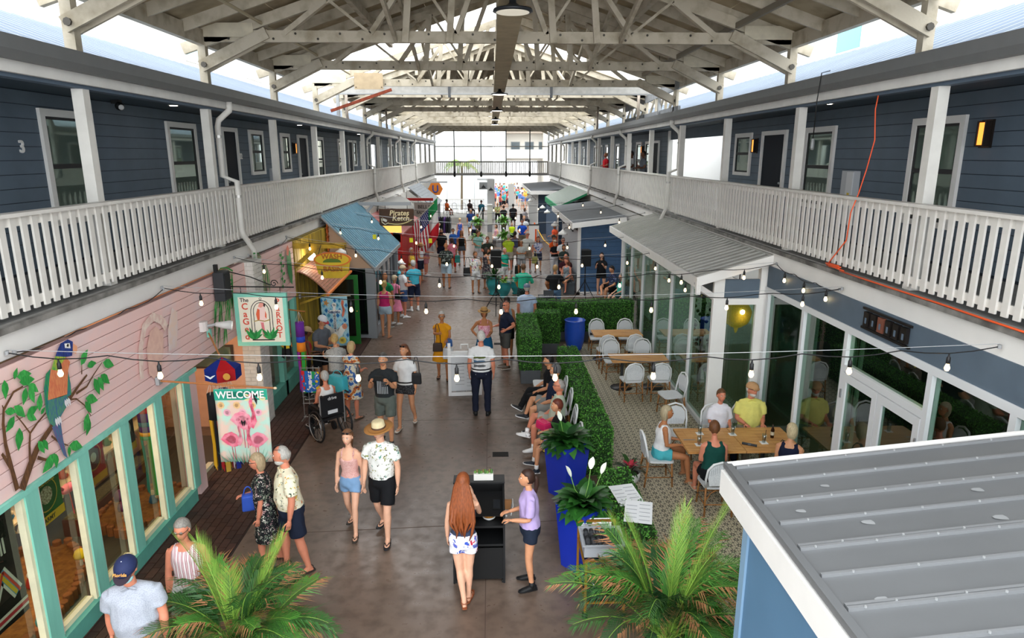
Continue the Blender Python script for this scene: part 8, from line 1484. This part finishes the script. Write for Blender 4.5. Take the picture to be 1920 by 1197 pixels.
person('short haired woman in pale grey with folded arms', 1.38, 30.3, 0, 1.58, 'f', 't', 1.12, 'stand', ('fold', 'fold'), ('tee', cl('#b5b8b4')), ('shorts', cl('#a0a4a6')), ('sneaker', '#aaaaaa'), ('short', '#b09878'))
person('woman with long auburn hair in a blue print top holding a bag', 2.22, 31.4, -5, 1.64, 'f', 'm', 1.08, 'stand', ('hold', 'hold'), ('tee', pat('camo', '#8a9ac0', ['#d0d4e0', '#5a6a9a'], 12)), ('shorts', cl('#333a50')), ('sandal', '#4a3a30'), ('long', '#6a3022'))
# --- by the blue booth
person('man in an orange shirt and dark cap by the booth wall', 2.9, 31.0, 40, 1.74, 'm', 't', 1.05, 'stand', ('hold', 'hold'), ('tee', cl('#e0561e')), ('pants', cl('#d8d8dc')), ('sneaker', '#444444'), ('short', '#4a3a30'), ('cap', '#3a3a34'))
person('blond woman in a black top with a bag by the booth wall', 2.88, 30.1, 20, 1.62, 'f', 'r', 1.1, 'stand', ('hold', 'fold'), ('tee', BK), ('pants', cl('#dcdce0')), ('sandal', '#3a2a24'), ('bob', '#d8c8a8'), None, 'sun')
person('man in a white shirt with sunglasses against the booth wall', 3.2, 29.7, 10, 1.78, 'm', 'r', 1.08, 'stand', ('hold', 'hold'), ('shirt', WT), ('pants', NV), ('sneaker', '#333333'), ('short', '#6a6460'), None, 'sun')
person('woman in a dark green tee with crossed hands against the booth wall', 3.1, 28.4, 10, 1.64, 'f', 't', 1.08, 'stand', ('fold', 'hold'), ('tee', cl('#37443f')), ('pants', BK), ('sandal', '#3a2a24'), ('bob', '#2a1a14'))
person('bald man in a maroon shirt and sunglasses seated by the booth', 3.05, 27.2, 10, 1.76, 'm', 'r', 1.15, 'sit', ('lap', 'lap'), ('polo', cl('#3f1a22')), ('shorts', KH), ('sneaker', '#555555'), ('bald', '#8a7a70'), None, 'sun', seat=.5)
person('woman in a grey patterned tank seated by the booth', 3.02, 26.4, -30, 1.66, 'f', 'r', 1.0, 'sit', ('lap', 'lap'), ('tank', FLO('#7f8a90', ['#4a5258', '#b0b8bc'], 18)), ('shorts', cl('#5a6a70')), ('sandal', '#3a2a24'), ('long', '#7a4a34'), None, None, 0, (-20, 0), seat=.5)
person('woman in a short black dress taking a photo before the booth', 4.28, 25.65, -20, 1.68, 'f', 'l', 1.1, 'relax', ('phone', 'phone'), ('tee', BK), ('short', BK), ('flip', '#2a2420'), ('long', '#2a1814'))
person('man in a navy print shirt seated with crossed legs', 4.55, 24.3, -70, 1.76, 'm', 'm', 1.1, 'sitx', ('lap', 'hold'), ('shirt', FLO('#222b48', ['#7a86a8', '#3a466a'], 18, .35)), ('shorts', BK), ('flip', '#3a2a20'), ('short', '#17110f'), None, None, 8, (0, -15), seat=.48)
person('grey haired woman in a turquoise blouse seated by the pavilion', 4.62, 23.3, -75, 1.58, 'f', 'l', 1.1, 'sit', ('lap', 'lap'), ('blouse', cl('#4fc0b0')), ('shorts', cl('#24484a')), ('sandal', '#4a3a30'), ('bob', '#8a867e'), seat=.45)
person('white haired woman in a checked blouse seated by the pavilion', 4.68, 22.4, -70, 1.56, 'f', 'l', 1.1, 'sit', ('lap', 'lap'), ('blouse', pat('check', '#b0a8c0', ['#6a6480'], 26)), ('shorts', cl('#2a2c40')), ('sandal', '#4a3a30'), ('short', '#d0ccc6'), seat=.45)
def bench(label, x, y, w, d, h, rz=0):
    t = thing('bench', label, 'bench', (x, y, 0), rz)
    for i in range(4): MB().bb(-w/2, w/2, -d/2+i*d/4+.01, -d/2+(i+1)*d/4-.01, h-.04, h).build('slat', mat('#4a5258', .6), t)
    for sx in (-1, 1): MB().bb(sx*(w/2-.06)-.03, sx*(w/2-.06)+.03, -d/2, d/2, 0, h-.04).build('leg', mat('#4a5258', .6), t)
    MB().bb(-w/2, w/2, d/2-.02, d/2+.02, h+.15, h+.4).build('back_slat', mat('#4a5258', .6), t)
    for sx in (-1, 1): MB().bb(sx*(w/2-.06)-.025, sx*(w/2-.06)+.025, d/2-.02, d/2+.02, h-.04, h+.4).build('back_post', mat('#4a5258', .6), t)
bench('dark bench under the two seated people by the booth', 3.08, 26.85, 1.7, .45, .48, -90); bench('dark bench under the three seated people by the pavilion', 4.68, 23.35, 2.9, .45, .44, -90)
# --- far aisle
person('child in a lime tee in the far aisle', 1.3, 41.2, 0, 1.32, 'm', 'l', .95, 'stand', ('down', 'down'), ('tee', cl('#c8e81e')), ('shorts', BK), ('sneaker', '#555555'), ('short', '#b08a5a'))
person('man in a bright blue tee with an orange wrap holding up his hands', 1.78, 38.2, 0, 1.78, 'm', 'r', 1.1, 'stand', ('hold', 'hold'), ('tee', cl('#2555c8')), ('shorts', KH), ('sneaker', '#777777'), ('short', '#2a1d18'), None, 'sun')
person('man in a white tee behind the blue tee man', 2.0, 40.3, 0, 1.8, 'm', 'l', 1.05, 'stand', ('down', 'down'), ('tee', WT), ('shorts', cl('#d0ccc4')), ('sneaker', '#777777'), ('short', '#c08a5a'))
person('person in black with a backpack seen from behind in the far aisle', 1.68, 50.5, 178, 1.8, 'm', 'd', 1.15, 'stroll', ('down', 'down'), ('tee', BK), ('shorts', BK), ('sneaker', '#222222'), ('short', '#141010'))
person('person in grey seated on a mobility scooter at the far booth', 2.55, 50.5, 20, 1.7, 'f', 'd', 1.15, 'sit', ('hold', 'hold'), ('tee', cl('#b5b0b4')), ('pants', cl('#4a4a52')), ('sneaker', '#444444'), ('bob', '#1d1614'), seat=.6)
t = thing('mobility_scooter', 'dark mobility scooter under the seated person in grey', 'scooter', (2.55, 50.5, 0), 20); MB().bb(-.25, .25, -.25, .3, .45, .55).build('seat', DARK, t); MB().bb(-.24, .24, .28, .36, .55, 1.1).build('backrest', DARK, t); MB().bb(-.2, .2, -.7, .4, .18, .28).build('deck', DARK, t); MB().tube([(0, -.65, .25), (0, -.55, .95)], .03, 8).build('tiller', DARK, t)
for a in ((-.25, .3), (.25, .3), (0, -.7)): MB().tube([(a[0]-.04, a[1], .13), (a[0]+.04, a[1], .13)], .13, 14).build('wheel', BLACK, t)
person('person in a coral shirt standing against the far booth wall', 3.5, 36.6, -60, 1.7, 'm', 't', 1.0, 'stand', ('hold', 'hold'), ('tee', cl('#e85a34')), ('pants', cl('#e0603a')), ('sneaker', '#555555'), ('short', '#17110f'))
person('person in an orange top seated on the far deck', -3.7, 57.5, 60, 1.7, 'm', 'd', 1.1, 'sit', ('lap', 'lap'), ('tee', cl('#e8641e')), ('pants', cl('#8a4a3a')), ('sneaker', '#333333'), ('short', '#1a1412'), z0=.35, seat=.46)
person('person in dark clothes seated on the far deck rail side', -1.75, 57.0, 40, 1.7, 'm', 'd', 1.1, 'sit', ('lap', 'lap'), ('tee', cl('#3a2a2a')), ('pants', BK), ('sneaker', '#333333'), ('short', '#1a1412'), z0=.35, seat=.46)
for x, y, l, rz in ((-3.7, 57.5, 'orange top', 60), (-1.75, 57, 'dark clothes', 40)):
    t = thing('deck_stool', 'low stool under the person in %s on the far deck' % l, 'stool', (x, y, .35), rz); MB().bb(-.2, .2, -.2, .2, .4, .45).build('seat', GREY, t); [MB().bb(a-.02, a+.02, b-.02, b+.02, 0, .4).build('leg', GREY, t) for a in (-.17, .17) for b in (-.17, .17)]
person('person in a teal top on the far deck beside the white post', -.75, 55.5, 0, 1.74, 'm', 'd', 1.0, 'stand', ('down', 'down'), ('tee', cl('#1f6a80')), ('pants', BK), ('sneaker', '#333333'), ('short', '#1a1412'))
person('person in a yellow and grey top behind the leafy basket', .55, 53.5, 0, 1.66, 'f', 'm', 1.1, 'stand', ('hold', 'hold'), ('tee', FLO('#d0d48a', ['#6a6a5a'], 8)), ('pants', BK), ('sneaker', '#333333'), ('bob', '#c9a878'))
person('person in black behind the right leafy basket', .95, 49.5, 170, 1.74, 'm', 'm', 1.1, 'stand', ('hold', 'hold'), ('tee', BK), ('pants', BK), ('sneaker', '#333333'), ('short', '#3a2a22'))
person('seated woman in white behind the white column', .35, 40.5, -60, 1.62, 'f', 'l', 1.0, 'sit', ('lap', 'lap'), ('tank', cl('#d8a0b0')), ('shorts', WT), ('sandal', '#5a4a3a'), ('bob', '#6a4a30'), seat=.46)
t = thing('bench', 'small bench under the seated woman behind the white column', 'bench', (.35, 40.5, 0), -60); MB().bb(-.4, .4, -.2, .2, .4, .45).build('seat', GREY, t); [MB().bb(a-.03, a+.03, -.18, .18, 0, .4).build('leg', GREY, t) for a in (-.34, .34)]
# --- right balcony
person('person in a red shirt standing on the right balcony', 6.1, 36.2, -70, 1.7, 'm', 'r', 1.1, 'stand', ('hold', 'hold'), ('tee', cl('#d0202c')), ('shorts', NV), ('sneaker', '#444444'), ('bun', '#c98a5a'), z0=3.74)
person('person in a dark shirt on the right balcony, nearer of two by the doorway', 6.3, 28.2, -80, 1.76, 'm', 'd', 1.0, 'stand', ('hold', 'hold'), ('tee', cl('#6a7078')), ('shorts', NV), ('sneaker', '#444444'), ('short', '#1d1614'), z0=3.74)
person('person in a pale shirt on the right balcony behind the downspout', 6.25, 30.3, -80, 1.76, 'm', 'd', 1.0, 'stand', ('hold', 'hold'), ('tee', cl('#b8bcc0')), ('shorts', NV), ('sneaker', '#444444'), ('short', '#1d1614'), z0=3.74)
# --- distant street crowd: a few figures built once, then copied
GCW = 'distant crowd in the street'; base = []
for i, (c, c2, sk, hr) in enumerate((('#b5484a', '#2a2c34', 't', '#2a1c16'), ('#5a7ab5', '#c9c0b0', 'l', '#8a6a4a'), ('#d8d8d8', '#3a4a6a', 'd', '#1a1412'), ('#3fa0a0', '#1d1e22', 'm', '#5a3a26'), ('#7a4a8a', '#8a8a86', 't', '#3a2a20'), ('#c9a03a', '#26304a', 'r', '#b09a78'))):
    base.append(person('tiny figure in the distant sunlit street crowd', .4+.5*i, 72+3*i, (0, 180, 20, 170, -30, 200)[i], 1.7, 'mf'[i % 2], sk, 1.05, ('stroll', 'stand')[i % 2], ('down', 'hold'), ('tee', cl(c)), ('shorts', cl(c2)), ('sneaker', '#555555'), ('short', hr), lod=2, group=GCW))
bake_people()
rnd = random.Random(9)
for i in range(44):
    b0 = base[i % 6]; y = rnd.uniform(66, 92); x = rnd.uniform(.7, 1.1+.075*(y-30)); o = dup(b0, (x, y, 0), rnd.choice((0, 180, 160, 20, 90)))
bake_text()
